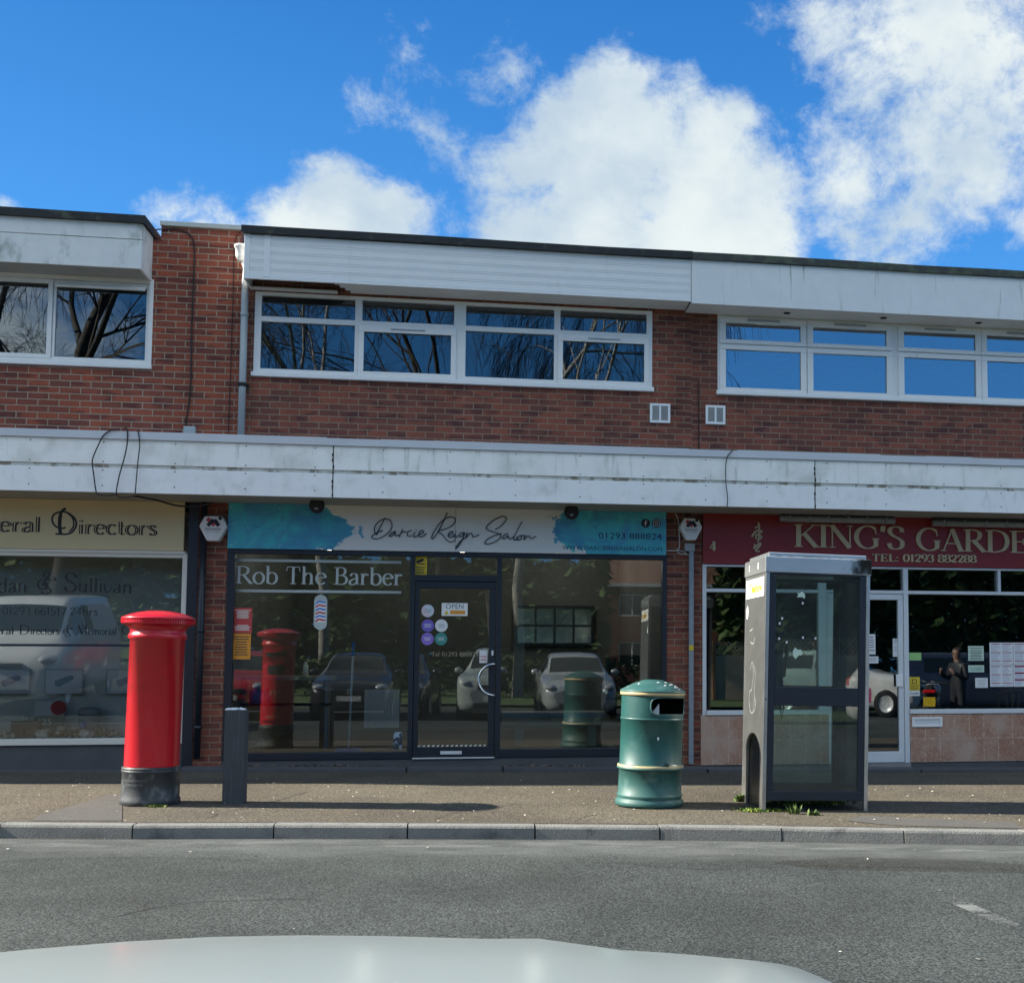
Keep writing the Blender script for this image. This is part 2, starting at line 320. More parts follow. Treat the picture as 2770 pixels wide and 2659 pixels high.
M = dict(
 brick_left=brick('brick_left', (.34, .09, .05), (.17, .06, .046), (.43, .36, .27), (.07, .02)),
 brick_mid=brick('brick_mid', (.27, .086, .055), (.13, .054, .045), (.32, .245, .17), (.12, .03)),
 brick_right=brick('brick_right', (.245, .08, .052), (.125, .052, .044), (.3, .225, .16), (.02, .05)),
 white_upvc=mat('white_upvc', (.8, .8, .78), .35, var=.05, streak=(.6, .6, .55), st=(.66, .9)),
 fascia_white=mat('fascia_white', (.8, .81, .8), .45, var=.06, streak=(.55, .56, .51), st=(.58, .9)),
 fascia_stain=mat('fascia_stain', (.76, .77, .76), .5, var=.08, streak=(.26, .28, .22), st=(.6, .78), sts=(16, 16, 1.1)),
 fascia_old=mat('fascia_old', (.74, .75, .73), .55, var=.14, vs=4, streak=(.36, .39, .34), st=(.48, .76), sts=(5, 5, 3)),
 canopy=mat('canopy_panel', (.9, .9, .86), .5, var=.07, vs=3, col2=(.62, .64, .57), c2=(.45, .8), c2s=2.5, streak=(.3, .33, .27), st=(.55, .82), sts=(11, 11, 1.2), fine=.1, fs=40),
 canopy_low=mat('canopy_panel_low', (.86, .87, .86), .5, var=.05, vs=3, col2=(.66, .68, .65), c2=(.5, .8), c2s=3.5, streak=(.5, .52, .48), st=(.58, .85), sts=(11, 11, 2), fine=.06, fs=40),
 canopy_strip=mat('canopy_strip', (.55, .56, .52), .6, var=.3, vs=14, col2=(.22, .2, .15), c2=(.5, .62), c2s=9),
 flash=mat('flashing', (.58, .6, .63), .45, var=.1, vs=3, spec=.5),
 soffit=mat('soffit', (.36, .365, .34), .7, var=.15, vs=5, col2=(.3, .3, .27), c2=(.55, .75)),
 soffit_white=mat('soffit_white', (.72, .73, .71), .5, var=.08),
 felt=mat('roof_felt', (.028, .03, .032), .85, var=.4, vs=8, bump=.3, bs=40, col2=(.07, .085, .06), c2=(.55, .7), c2s=6),
 felt_green=mat('roof_felt_mossy', (.055, .06, .055), .85, var=.4, vs=8, bump=.4, bs=40, col2=(.09, .11, .07), c2=(.45, .62), c2s=5),
 coping=mat('coping', (.52, .54, .5), .6, var=.2),
 pipe_grey=mat('pipe_grey', (.38, .42, .43), .45, var=.1),
 black=mat('black_frame', (.012, .017, .026), .4, var=.2),
 black_matt=mat('black_matt', (.015, .016, .018), .75, var=.3),
 cable=mat('cable_black', (.012, .012, .014), .6),
 cable_white=mat('cable_white', (.6, .6, .58), .5),
 cream=mat('cream_board', (.64, .54, .31), .45, var=.06, vs=3, streak=(.48, .44, .3), st=(.66, .9), sts=(5, 5, .8)),
 cream_frame=mat('cream_frame', (.66, .65, .58), .45, var=.06),
 ink=mat('lettering_black', (.006, .007, .012), .5, var=0),
 ink_grey=mat('lettering_grey', (.035, .04, .045), .5, var=0),
 navy=mat('stripe_navy', (.008, .012, .03), .5, var=0),
 red_sign=mat('red_sign', (.25, .014, .012), .4, var=.08),
 gold=mat('gold_letters', (.58, .44, .25), .4, metal=.2, var=.1),
 frost=mat('frosted_vinyl', (.46, .52, .51), .7, var=.03),
 grey_room=mat('room_grey', (.15, .157, .155), .9, var=.2, vs=1.5),
 dark_room=mat('room_dark', (.035, .04, .045), .9, var=.25, vs=1.5),
 pale_room=mat('room_pale', (.72, .72, .67), .9, var=.08, vs=1.5),
 floor_room=mat('room_floor', (.1, .085, .065), .5, var=.25, vs=4),
 conc=mat('concrete', (.24, .24, .235), .9, var=.25, vs=5, bump=.4, bs=60, fine=.15),
 conc_dark=mat('concrete_dark', (.08, .083, .088), .85, var=.3, vs=4, bump=.4, bs=50),
 kerb=mat('kerb_stone', (.2, .2, .185), .92, var=.28, vs=6, bump=.9, bs=70, fine=.35, fs=140, col2=(.1, .1, .1), c2=(.5, .75), c2s=4),
 red_paint=mat('postbox_red', (.58, .007, .02), .32, var=.12, vs=4, spec=.5, coat=.3, bump=.06, bs=11, col2=(.42, .01, .014), c2=(.55, .75), c2s=5, streak=(.34, .012, .012), st=(.6, .85), sts=(10, 10, .8)),
 black_iron=mat('cast_iron_black', (.035, .04, .045), .5, var=.4, vs=7, bump=.15, bs=40, col2=(.16, .17, .165), c2=(.5, .75), c2s=7),
 wood_black=mat('post_black', (.05, .055, .062), .75, var=.35, vs=4, bump=.4, bs=30, streak=(.12, .13, .14), st=(.55, .8), sts=(30, 30, 1.6)),
 bin_green=mat('bin_green', (.006, .07, .066), .5, var=.3, vs=3, col2=(.03, .108, .098), c2=(.5, .75), c2s=4, bump=.05, bs=18, coat=.15),
 bin_pale=mat('bin_green_faded', (.022, .095, .088), .55, var=.3, vs=4, col2=(.075, .16, .145), c2=(.5, .75), c2s=6, coat=.1),
 band_gold=mat('band_gold', (.46, .37, .19), .5, var=.15),
 steel=mat('stainless_steel', (.5, .51, .5), .33, metal=.92, var=.3, vs=4, bump=.1, bs=9, col2=(.55, .56, .54), c2=(.6, .75), c2s=7),
 steel_top=mat('stainless_dirty', (.6, .62, .62), .35, metal=.9, var=.1, vs=3),
 alu=mat('aluminium_white', (.68, .71, .73), .35, metal=.15, var=.08),
 grime=mat('grime', (.04, .04, .038), .9, var=.4, vs=30),
 phone_frame=mat('phone_frame', (.012, .018, .03), .45, var=.3, vs=6),
 white=mat('white_plain', (.82, .82, .8), .5, var=.03),
 paper=mat('paper_white', (.72, .74, .75), .7, var=.03),
 yellow=mat('sticker_yellow', (.68, .5, .03), .5, var=.04),
 orange=mat('poster_orange', (.72, .3, .03), .5, var=.1),
 red=mat('poster_red', (.52, .06, .06), .5, var=.06),
 blue=mat('blue_plastic', (.05, .22, .62), .4),
 teal=mat('sticker_teal', (.05, .26, .24), .5), purple=mat('sticker_purple', (.16, .12, .5), .5),
 pinkblue=mat('sticker_iridescent', (.55, .7, .78), .4, col2=(.75, .55, .6), c2=(.4, .6), c2s=20),
 grey_mid=mat('grey_plastic', (.32, .34, .35), .5), green_paper=mat('paper_green', (.52, .66, .55), .7), lime=mat('label_green', (.3, .55, .2), .5),
 wood=mat('wood_brown', (.3, .17, .08), .55, var=.25, streak=(.2, .1, .045), st=(.4, .7), sts=(3, 3, 22)),
 wood_pale=mat('wood_pale', (.5, .4, .28), .5, var=.2),
 chrome=mat('chrome', (.8, .82, .84), .12, metal=1., var=0),
 leaf=mat('moss_leaf', (.1, .17, .02), .7, var=.4, vs=30, col2=(.22, .26, .03), c2=(.45, .6), c2s=14),
 petal=mat('petal', (.72, .66, .56), .8, var=.2, vs=40),
 bark=mat('bark_dark', (.04, .034, .028), .9, var=.4, vs=5), birch=mat('bark_birch', (.3, .28, .25), .8, var=.2, vs=4, col2=(.06, .05, .05), c2=(.55, .62), c2s=7), twig=mat('twig', (.035, .027, .022), .9, var=.3),
 hedge=mat('hedge_leaf', (.045, .085, .02), .8, var=.5, vs=18), grass=mat('grass_ground', (.06, .1, .02), .95, var=.4, vs=6, bump=.5, bs=50),
 tile_roof=mat('roof_tile', (.18, .09, .06), .85, var=.3, vs=5), tyre=mat('tyre', (.015, .015, .016), .85),
 carglass=mat('car_glass', (.01, .013, .015), .05, var=0, spec=.6), lamp=mat('lamp_glass', (.55, .57, .58), .08, metal=.5, var=0), dark_plastic=mat('dark_plastic', (.015, .015, .017), .5),
 plate=mat('number_plate', (.75, .74, .68), .5, var=0),
 glass_up=glass('glass_upper', .095, (.72, .8, .84), 1.4), glass_king=glass('glass_upper_blue', .26, (.6, .74, .85), 1.6), glass_shop=glass('glass_shop', .072, (.84, .9, .9), 1.2), glass_phone=glass('glass_phone', .05, (.8, .88, .86), 1.2, dirt=.07), glass_take=glass('glass_takeaway', .085, (.84, .9, .9), 1.3), glass_fun=glass('glass_display', .08, (.85, .9, .89), 1.3),
 spot=emit('spot_lit', (1, .9, .72), 5.),
)
M['pave'] = asphalt('pavement_tarmac', (.068, .057, .042), (.108, .093, .068), (.23, .205, .155), (.062, .057, .046), (.57, .68))
M['road'] = asphalt('road_tarmac', (.028, .034, .032), (.053, .061, .057), (.11, .117, .11), (.028, .031, .028), (.57, .7))
# ------------------------------------------------------------------ ground
D = 14.7                      # brick face of the parade (metres from the camera)
YC = D-.8                     # canopy face
XL, XR = -10.5, 13.
def sheet(name, outline, mt, dz, kind='structure', n=1):
    mb = MB(); mb.face([(x, y, g(x)+dz) for x, y in outline]); o = mb.build(name, mt); tag(o, kind=kind); return o
KP = [(0,2228),(300,2231),(700,2229.5),(1000,2231),(1300,2232),(1600,2233),(1950,2236),(2400,2243),(2770,2249)]
KPW = [atg(x, y) for x, y in KP]
def kerb_y(X):
    P = KPW
    if X <= P[0].x: a, b = P[0], P[2]
    elif X >= P[-1].x: a, b = P[-3], P[-1]
    else:
        for a, b in zip(P, P[1:]):
            if a.x <= X <= b.x: break
    return a.y+(b.y-a.y)*(X-a.x)/(b.x-a.x)
KH, KW = .108, .125
tag(sheet('ground', [(-150, -150), (150, -150), (150, 150), (-150, 150)], M['grass'], -KH-.02), kind='structure')
def strip(name, mt, dz, ya, yb, x0=-16, x1=18, n=68, kind='structure'):
    mb = MB(); xs = [x0+(x1-x0)*i/n for i in range(n+1)]
    for a, b in zip(xs, xs[1:]):
        mb.face([(a, ya(a), g(a)+dz), (b, ya(b), g(b)+dz), (b, yb(b), g(b)+dz), (a, yb(a), g(a)+dz)])
    return tag(mb.build(name, mt), kind=kind)
strip('road', M['road'], -KH, lambda x: -5.2, lambda x: kerb_y(x)+.1, -60, 60, 120)
strip('pavement', M['pave'], -.004, lambda x: kerb_y(x)+KW-.01, lambda x: D+.3, -30, 30, 100)
# kerb stones
kb = thing('kerb', None, None, (0, KPW[4].y, 0), kind='structure')
jx = [atg(px, 2232).x for px in (356, 738, 1102, 1447, 1782, 2103, 2416, 2718)]
dj = .985
while jx[0] > -16: jx.insert(0, jx[0]-dj)
while jx[-1] < 18: jx.append(jx[-1]+dj)
for i, (a, b) in enumerate(zip(jx, jx[1:])):
    a += .006; b -= .006; mb = MB(); dzr = rnd.uniform(-.004, .003); dyr = rnd.uniform(-.006, .006)
    def sec(x):
        y = kerb_y(x)+dyr; z = g(x)+dzr; r = .022
        return [(x, y-.012, z-KH-.05), (x, y-.002, z-r), (x, y+r*.3, z-r*.3), (x, y+r, z), (x, y+KW, z), (x, y+KW, z-KH-.05)]
    s0, s1 = sec(a), sec(b)
    for k in range(6):
        q = (k+1) % 6; mb.face([s0[k], s1[k], s1[q], s0[q]])
    mb.face(list(reversed(s0))); mb.face(s1)
    mb.build('kerb_stone', M['kerb'], kb, bev=.006)
# worn paint along the kerb and the old marking at the right
def paint_mat(name, thr, a):
    m = bpy.data.materials.new(name); m.use_nodes = True; m.node_tree.nodes.clear(); b = NB(m.node_tree)
    v = b.new('ShaderNodeTexCoord').outputs['Object']
    f = b.math('MULTIPLY', b.step(b.math('MULTIPLY_ADD', b.noise(v, 60, 4, .7), .45, b.noise(b.mapv(v, (1, 2.4, 1)), 2.2, 6, .65)), *thr), a)
    df = b.new('ShaderNodeBsdfDiffuse', {'Color': (.24, .25, .24, 1)}); tr = b.new('ShaderNodeBsdfTransparent')
    x = b.new('ShaderNodeMixShader'); b.l.new(f, x.inputs[0]); b.l.new(tr.outputs[0], x.inputs[1]); b.l.new(df.outputs[0], x.inputs[2])
    o = b.new('ShaderNodeOutputMaterial'); b.l.new(x.outputs[0], o.inputs[0]); return m
pm_line = paint_mat('worn_paint', (.62, .95), .5)
strip('road_worn_line', pm_line, -KH+.004, lambda x: kerb_y(x)-.42, lambda x: kerb_y(x)-.18, -7, 7, 30)
mb = MB(); zz = -KH+.004
q = [atg(*p, zz) for p in ((2525, 2422), (2575, 2420), (2760, 2500), (2735, 2512))]
mb.face(q); tag(mb.build('road_worn_mark', paint_mat('worn_paint_mark', (.62, .85), .75)), kind='structure')
def band_mat():
    m = paint_mat('worn_band', (.3, 1.0), .42); b = NB(m.node_tree); v = b.new('ShaderNodeTexCoord').outputs['Object']; s = b.new('ShaderNodeSeparateXYZ'); b.l.new(v, s.inputs[0])
    ka, kb_ = kerb_y(-2.5), kerb_y(5.); sl = (kb_-ka)/7.5; d = b.math('SUBTRACT', s.outputs[1], b.math('MULTIPLY_ADD', s.outputs[0], sl, ka+2.5*sl-1.15))
    k = b.step(b.math('ADD', d, b.math('MULTIPLY_ADD', b.noise(v, 1.7, 4), .8, -.4)), .1, .75)
    mx = [n for n in m.node_tree.nodes if n.type == 'MIX_SHADER'][0]; old = mx.inputs[0].links[0].from_socket; b.l.new(b.math('MULTIPLY', old, k), mx.inputs[0]); return m
strip('road_worn_band', band_mat(), -KH+.003, lambda x: kerb_y(x)-1.15, lambda x: kerb_y(x)-.04, -9, 11, 40)
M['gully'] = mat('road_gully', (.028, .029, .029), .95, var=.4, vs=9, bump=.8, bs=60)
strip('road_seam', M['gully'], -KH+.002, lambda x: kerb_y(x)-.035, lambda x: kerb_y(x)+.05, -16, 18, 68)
M['shadow_crack'] = mat('shadow_line_and_crack', (.05, .048, .045), .9, var=.3, vs=20)  # dark tone shared by the painted shadow line and the tarmac cracks
strip('pavement_shadow_line', M['shadow_crack'], .001, lambda x: kerb_y(x)+KW+.012, lambda x: kerb_y(x)+KW+.035, -7, 9, 40)  # thin shadow line behind the kerb, painted as a dark strip
M['patch'] = mat('tar_patch', (.085, .08, .072), .92, var=.3, vs=8, bump=.8, bs=60, fine=.3, fs=120)
mb = MB()
for pl in ([(85, 2219), (105, 2204), (225, 2170), (300, 2147), (330, 2150), (330, 2219)], [(2290, 2219), (2330, 2206), (2740, 2222), (2765, 2240), (2420, 2232)]):
    mb.face([atg(x, y, .0) for x, y in pl])
tag(mb.build('pavement_patch', M['patch']), kind='structure')
# step strip in front of the shops
def px_x(px, Y=D): return at(px, 1790, Y).x
mb = MB()
for a, b, zt in ((-10.4, px_x(505), .0), (px_x(510), px_x(1108), .035), (px_x(1112), px_x(1360), .035), (px_x(1364), px_x(1895), .04), (px_x(1900), px_x(2455), .03), (px_x(2459), 12.9, .03)):
    n = 6
    for i in range(n):
        u, v = a+(b-a)*i/n, a+(b-a)*(i+1)/n
        w0 = .42
        mb.face([(u, D-w0, g(u)+zt), (v, D-w0, g(v)+zt), (v, D-.012, g(v)+zt), (u, D-.012, g(u)+zt)])
        mb.face([(u, D-w0, g(u)-.05), (v, D-w0, g(v)-.05), (v, D-w0, g(v)+zt), (u, D-w0, g(u)+zt)])
tag(mb.build('shop_step', M['conc_dark']), kind='structure')

# ------------------------------------------------------------------ the parade: three shop buildings
def RX(x0, y0, x1, y1, Y):                      # pixel box -> X0, X1, Z0(low), Z1(high)
    ym, xm = (y0+y1)/2, (x0+x1)/2
    return at(x0, ym, Y).x, at(x1, ym, Y).x, at(xm, y1, Y).z, at(xm, y0, Y).z
ZTOP = at(1300, 668, D-.45).z                   # underside of the black roof edge
Xa, Xb = at(659, 800, D).x, at(1871, 800, D).x  # party lines
zc1, zc0 = at(1385, 1200, YC).z, at(1385, 1357, YC).z
GZ = -.45
funeral = thing('funeral_shop', 'brick shop with cream sign board, boxed white fascia and pale display window at the left', 'shop', (-7, D, g(-7)))
salon = thing('salon_shop', 'middle brick shop with black shopfront and four-bay white window over the canopy', 'shop', (0, D, g(0)))
takeaway = thing('takeaway_shop', 'brick shop with white framed glazing over pink tiles and blinds tinted like reflected sky upstairs', 'shop', (6, D, g(6)))

# openings (upper windows)
fw = RX(-40, 747, 413, 999, D); fw = (XL+.6, fw[1], at(405, 1000, D).z, at(130, 742, D).z)
sw = (at(688, 900, D).x, at(1764, 950, D).x, (at(690, 1017, D).z+at(1760, 1063, D).z)/2, (at(690, 785, D).z+at(1600, 838, D).z)/2)
kw0 = at(1941, 960, D).x
kz = (at(1941, 1068, D).z, at(1941, 848, D).z)
kw = (kw0, kw0+7.6, kz[0], kz[1])
# shopfront openings
fs = (XL+.6, at(500, 1750, D).x, at(250, 2014, D).z, zc0+.02)
ss = (at(609, 1750, D).x, at(1803, 1750, D).x, at(1230, 2050, D).z, zc0+.02)
ks = (at(1900, 1750, D).x, 12.6, at(2600, 2060, D).z, zc0+.02)

T = .28
mb = holes(MB(), XL, Xa, GZ, ZTOP+.02, D, D+T, [fw, (fs[0], Xa+1, GZ-1, zc0+.02)]); mb.build('wall', M['brick_left'], funeral)
mb = holes(MB(), Xa, Xb, GZ, ZTOP-.02, D, D+T, [sw, (Xa-1, ss[1], GZ-1, zc0+.02)]); mb.box(at(528, 1700, D).x, ss[0], D, D+T, GZ, zc0+.019)
mb.build('wall', M['brick_mid'], salon)
mb = holes(MB(), Xb, XR, GZ, ZTOP-.02, D, D+T, [kw, (ks[0], ks[1], GZ-1, ks[3])]); mb.build('wall', M['brick_right'], takeaway)
# carcass behind the front walls: rooms, so that the glass has something to look into
def room(b, x0, x1, y0, y1, z0, z1, wm, fm, name='interior'):
    mb = MB(); t = .05
    mb.box(x0, x1, y1, y1+t, z0, z1, 0); mb.box(x0-t, x0, y0, y1, z0, z1, 0); mb.box(x1, x1+t, y0, y1, z0, z1, 0)
    mb.box(x0-t, x1+t, y0, y1+t, z1, z1+t, 0); mb.box(x0-t, x1+t, y0, y1+t, z0-t, z0, 1)
    return mb.build(name, [wm, fm], b)
FL = g(0)+.06
room(funeral, XL+.3, Xa-.3, D+T+.01, D+4, 3.2, ZTOP-.1, M['dark_room'], M['dark_room'])
room(salon, Xa+.1, Xb-.1, D+T+.01, D+4, 3.2, ZTOP-.1, M['dark_room'], M['dark_room'])
room(takeaway, Xb+.1, XR-.1, D+T+.01, D+4, 3.2, ZTOP-.1, M['dark_room'], M['dark_room'])
room(funeral, XL+.3, fs[1]+.1, D+T+.01, D+.56, -.3, 2.98, M['pale_room'], M['pale_room'])
room(salon, ss[0]+.0, ss[1]-.0, D+T+.01, D+5.2, ss[2]+.02, 2.98, M['grey_room'], M['floor_room'])
room(takeaway, ks[0]+.0, ks[1]-.0, D+T+.01, D+4.2, ks[2]-.35, 2.98, M['dark_room'], M['floor_room'])
for b, x0, x1 in ((funeral, XL, Xa-.002), (salon, Xa+.002, Xb-.002), (takeaway, Xb+.002, XR)):
    mb = MB(); mb.box(x0, x0+.05, D+T+.002, D+8, 3.12 if x0 > XL+1 else GZ, ZTOP-.06); mb.box(x1-.05, x1, D+T+.002, D+8, 3.12 if x1 < XR-1 else GZ, ZTOP-.06); mb.box(x0+.05, x1-.05, D+7.8, D+8, GZ, ZTOP-.06)
    mb.build('side_wall', M['brick_mid'], b)
    mb = MB(); mb.box(x0, x1, D+T+.003, D+8.1, ZTOP-.055, ZTOP+.0); mb.build('roof', M['felt'], b)

# ---- fascia boxes at roof level
OH = .46; YF = D-OH
def roof_edge(b, x0, x1, z, h, mt, yend=None):
    mb = MB(); n = max(2, int((x1-x0)/.9)); r = random.Random(int(x0*10)); zs = [z+r.uniform(-.006, .006) for _ in range(n+1)]
    for i in range(n):
        a, c = x0+(x1-x0)*i/n, x0+(x1-x0)*(i+1)/n; y0 = YF-.05; y1 = D+.6
        p = lambda x, y, zz: (x, y, zz)
        za, zb = zs[i], zs[i+1]
        mb.face([(a, y0, za), (c, y0, zb), (c, y0, zb+h), (a, y0, za+h)]); mb.face([(a, y0, za+h), (c, y0, zb+h), (c, y1, zb+h), (a, y1, za+h)]); mb.face([(a, y0, za), (a, y1, za), (c, y1, zb), (c, y0, zb)])
    for x, zz, s in ((x0, zs[0], 1), (x1, zs[-1], -1)):
        f = [(x, YF-.05, zz), (x, YF-.05, zz+h), (x, D+.6, zz+h), (x, D+.6, zz)]
        mb.face(f if s > 0 else f[::-1])
    return mb.build('roof_edge', mt, b)
# funeral: boxed fascia with end face
xf1 = at(383, 660, YF).x
zfb, zft = at(383, 727, YF).z, at(383, 606, YF).z
mb = MB(); zsplit = zft-(zft-zfb)*.36
mb.box(XL, xf1, YF, YF+.025, zsplit+.006, zft); mb.box(XL, xf1, YF+.006, YF+.03, zfb, zsplit)
mb.box(xf1-.022, xf1+.003, YF+.031, D-.002, zfb-.004, zft)
mb.build('fascia', M['fascia_old'], funeral)
mb = MB(); mb.box(XL, xf1-.023, YF+.031, D-.002, zfb+.012, zfb+.03); mb.build('soffit', M['soffit'], funeral)
roof_edge(funeral, XL, xf1+.04, zft, .088, M['felt'])
mb = MB(); cz = at(540, 617, D).z; mb.box(xf1+.08, Xa-.03, D-.03, D+T+.03, cz, cz+.05); mb.build('coping', M['coping'], funeral)
mb = MB(); mb.box(xf1+.09, Xa-.04, D, D+T, ZTOP+.021, cz-.001); mb.build('parapet', M['brick_left'], funeral)
# salon: five shiplap boards
zsb, zst = (at(660, 751, YF).z+at(1870, 818, YF).z)/2, (at(660, 631, YF).z+at(1870, 704, YF).z)/2
xs0, xs1 = at(660, 700, YF).x, at(1870, 760, YF).x
mb = MB(); nb = 5; hb = (zst-zsb-.03)/nb
xj = at(722, 700, YF).x
for i in range(nb):
    z0 = zsb+.03+i*hb
    for a, c in ((xs0+.06, xj-.035), (xj+.035, xs1-.012)):
        mb.box(a, c, YF+.006, YF+.03, z0+.004, z0+hb-.004); mb.box(a, c, YF+.012, YF+.03, z0-.004, z0+.004)
        mb.box(a, c, YF+.002, YF+.006, z0+hb-.022, z0+hb-.005)
mb.build('fascia', M['fascia_white'], salon)
mb = MB(); mb.box(xj-.035, xj+.035, YF-.002, YF+.03, zsb+.03, zst); mb.box(xs0, xs0+.06, YF-.004, YF+.03, zsb, zst)
mb.box(xs0+.06, xs1, YF-.004, YF+.03, zsb, zsb+.027); mb.box(xs1-.011, xs1, YF-.004, YF+.03, zsb+.03, zst); mb.box(xs0, xs0+.02, YF+.031, D-.002, zsb, zst)
mb.build('fascia_trim', M['fascia_white'], salon, bev=.003)
mb = MB(); zs_ = zsb+.02; xg = at(905, 765, YF+.1).x
for i in range(4):
    y0 = YF+.035+i*.105
    mb.box(xg+i*.05, xs1-.0, y0, y0+.098, zs_, zs_+.012)
mb.box(xs0+.02, xg, D-.10, D-.005, zs_-.015, zs_+.0)
mb.build('soffit', M['soffit_white'], salon)
roof_edge(salon, xs0-.03, xs1+.01, zst, .085, M['felt'])
# takeaway: flat stained board
zkb, zkt = (at(1880, 823, YF).z+at(2770, 866, YF).z)/2, (at(1886, 704, YF).z+at(2770, 756, YF).z)/2
mb = MB(); mb.box(xs1+.004, XR, YF-.012, YF+.02, zkb, zkt); mb.build('fascia', M['fascia_stain'], takeaway)
mb = MB(); holes_ = [px_x(p, YF+.25) for p in (2133, 2399, 2661)]
for i in range(4):
    y0 = YF+.025+i*.108
    mb.box(xs1+.004, XR, y0, y0+.102, zkb+.012, zkb+.024)
mb.build('soffit', M['soffit_white'], takeaway)
for hx in holes_:
    mb = MB(); mb.lathe([(.0, 0), (.038, 0), (.045, .006), (.045, .02)], (hx, YF+.24, zkb+.004), 20); mb.build('soffit_vent', M['black_matt'], takeaway)
roof_edge(takeaway, xs1+.012, XR, zkt+.0, .088, M['felt_green'])

M['blind'] = mat('blind_sky_tint', (.2, .42, .68), .6, var=.04)  # white blinds coloured blue to stand for sky reflected in the panes
# ---- upper windows
def glz(mb, x0, x1, z0, z1, y): mb.box(x0, x1, y, y+.006, z0, z1); return mb
YW = D-.005
# funeral window
wn = thing_ = None
def part_root(name, parent, mesh_mb, mt, bev=0): return mesh_mb.build(name, mt, parent, bev)
x0, x1, z0, z1 = fw
mb = MB(); mb.frame(x0, x1, z0+.05, z1, .05, YW, YW+.09, wt=.05, wb=.03)
win = mb.build('window', M['white_upvc'], funeral, bev=.004)
xm = at(131, 880, D).x
mb = MB(); mb.frame(x0+.05, xm+.03, z0+.085, z1-.055, .05, YW+.012, YW+.05); mb.build('sash', M['white_upvc'], win, bev=.004)
mb = MB(); mb.frame(xm+.034, x1-.052, z0+.085, z1-.055, .03, YW+.03, YW+.07, wt=.05); mb.build('sash', M['white_upvc'], win, bev=.004)
mb = MB(); glz(mb, x0+.1, xm-.02, z0+.135, z1-.105, YW+.03); mb.build('pane', M['glass_up'], win)
mb = MB(); glz(mb, xm+.066, x1-.084, z0+.115, z1-.106, YW+.05); mb.build('pane', M['glass_up'], win)
mb = MB(); mb.box(x0-.01, x1+.01, D-.045, D+.02, z0, z0+.05); mb.build('sill', M['white_upvc'], win, bev=.006)
rz = z1-.13; mb = MB(); mb.tube([(xm+.07, D-.03, rz), (x1-.09, D-.03, rz)], .022, 10); mb.build('roller', M['white_upvc'], win)
# salon window: four bays, fanlights above
x0, x1, z0, z1 = sw
mb = MB(); fwid = .07
gx = [(at(706, 900, D).x, at(960, 900, D).x), (at(979, 900, D).x, at(1228, 900, D).x), (at(1259.5, 930, D).x, at(1499, 930, D).x), (at(1515.5, 930, D).x, at(1749, 950, D).x)]
ztt = (at(700, 796, D).z+at(1700, 851, D).z)/2; ztb = (at(700, 851, D).z+at(1700, 906, D).z)/2
zlt = (at(700, 868, D).z+at(1400, 902, D).z)/2; zlb = (at(700, 995, D).z+at(1400, 1026, D).z)/2
cuts = [(a, b, ztb, ztt) for a, b in gx]+[(gx[0][0], gx[0][1], zlb, zlt), (gx[2][0], gx[2][1], zlb, zlt)]
sash = [(gx[1][0]-.035, gx[1][1]+.03, zlb-.05, zlt+.01), (gx[3][0]-.03, gx[3][1]+.03, zlb-.05, zlt+.01)]
holes(mb, x0, x1, z0+.055, z1, YW, YW+.07, cuts+[(a+.03, b-.03, c+.03, d-.03) for a, b, c, d in sash])
win = mb.build('window', M['white_upvc'], salon)
for i, (a, b, c, d) in enumerate(cuts):
    mb = MB(); glz(mb, a, b, c, d, YW+.03); mb.build('pane', M['glass_up'], win)
for a, b, c, d in sash:
    mb = MB(); mb.frame(a, b, c, d, .062, YW-.022, YW-.001, wt=.085); s_ = mb.build('sash', M['white_upvc'], win, bev=.005)
    mb = MB(); glz(mb, a+.06, b-.06, c+.06, d-.083, YW+.012); mb.build('pane', M['glass_up'], win)
    xm = (a+b)/2; mb = MB(); mb.box(xm-.2, xm+.2, YW-.034, YW-.0225, d-.05, d-.038); mb.build('vent_slot', M['grey_mid'], win)
mb = MB(); mb.box(x0-.02, x1+.02, D-.05, D+.02, z0, z0+.054); mb.build('sill', M['white_upvc'], win, bev=.006)
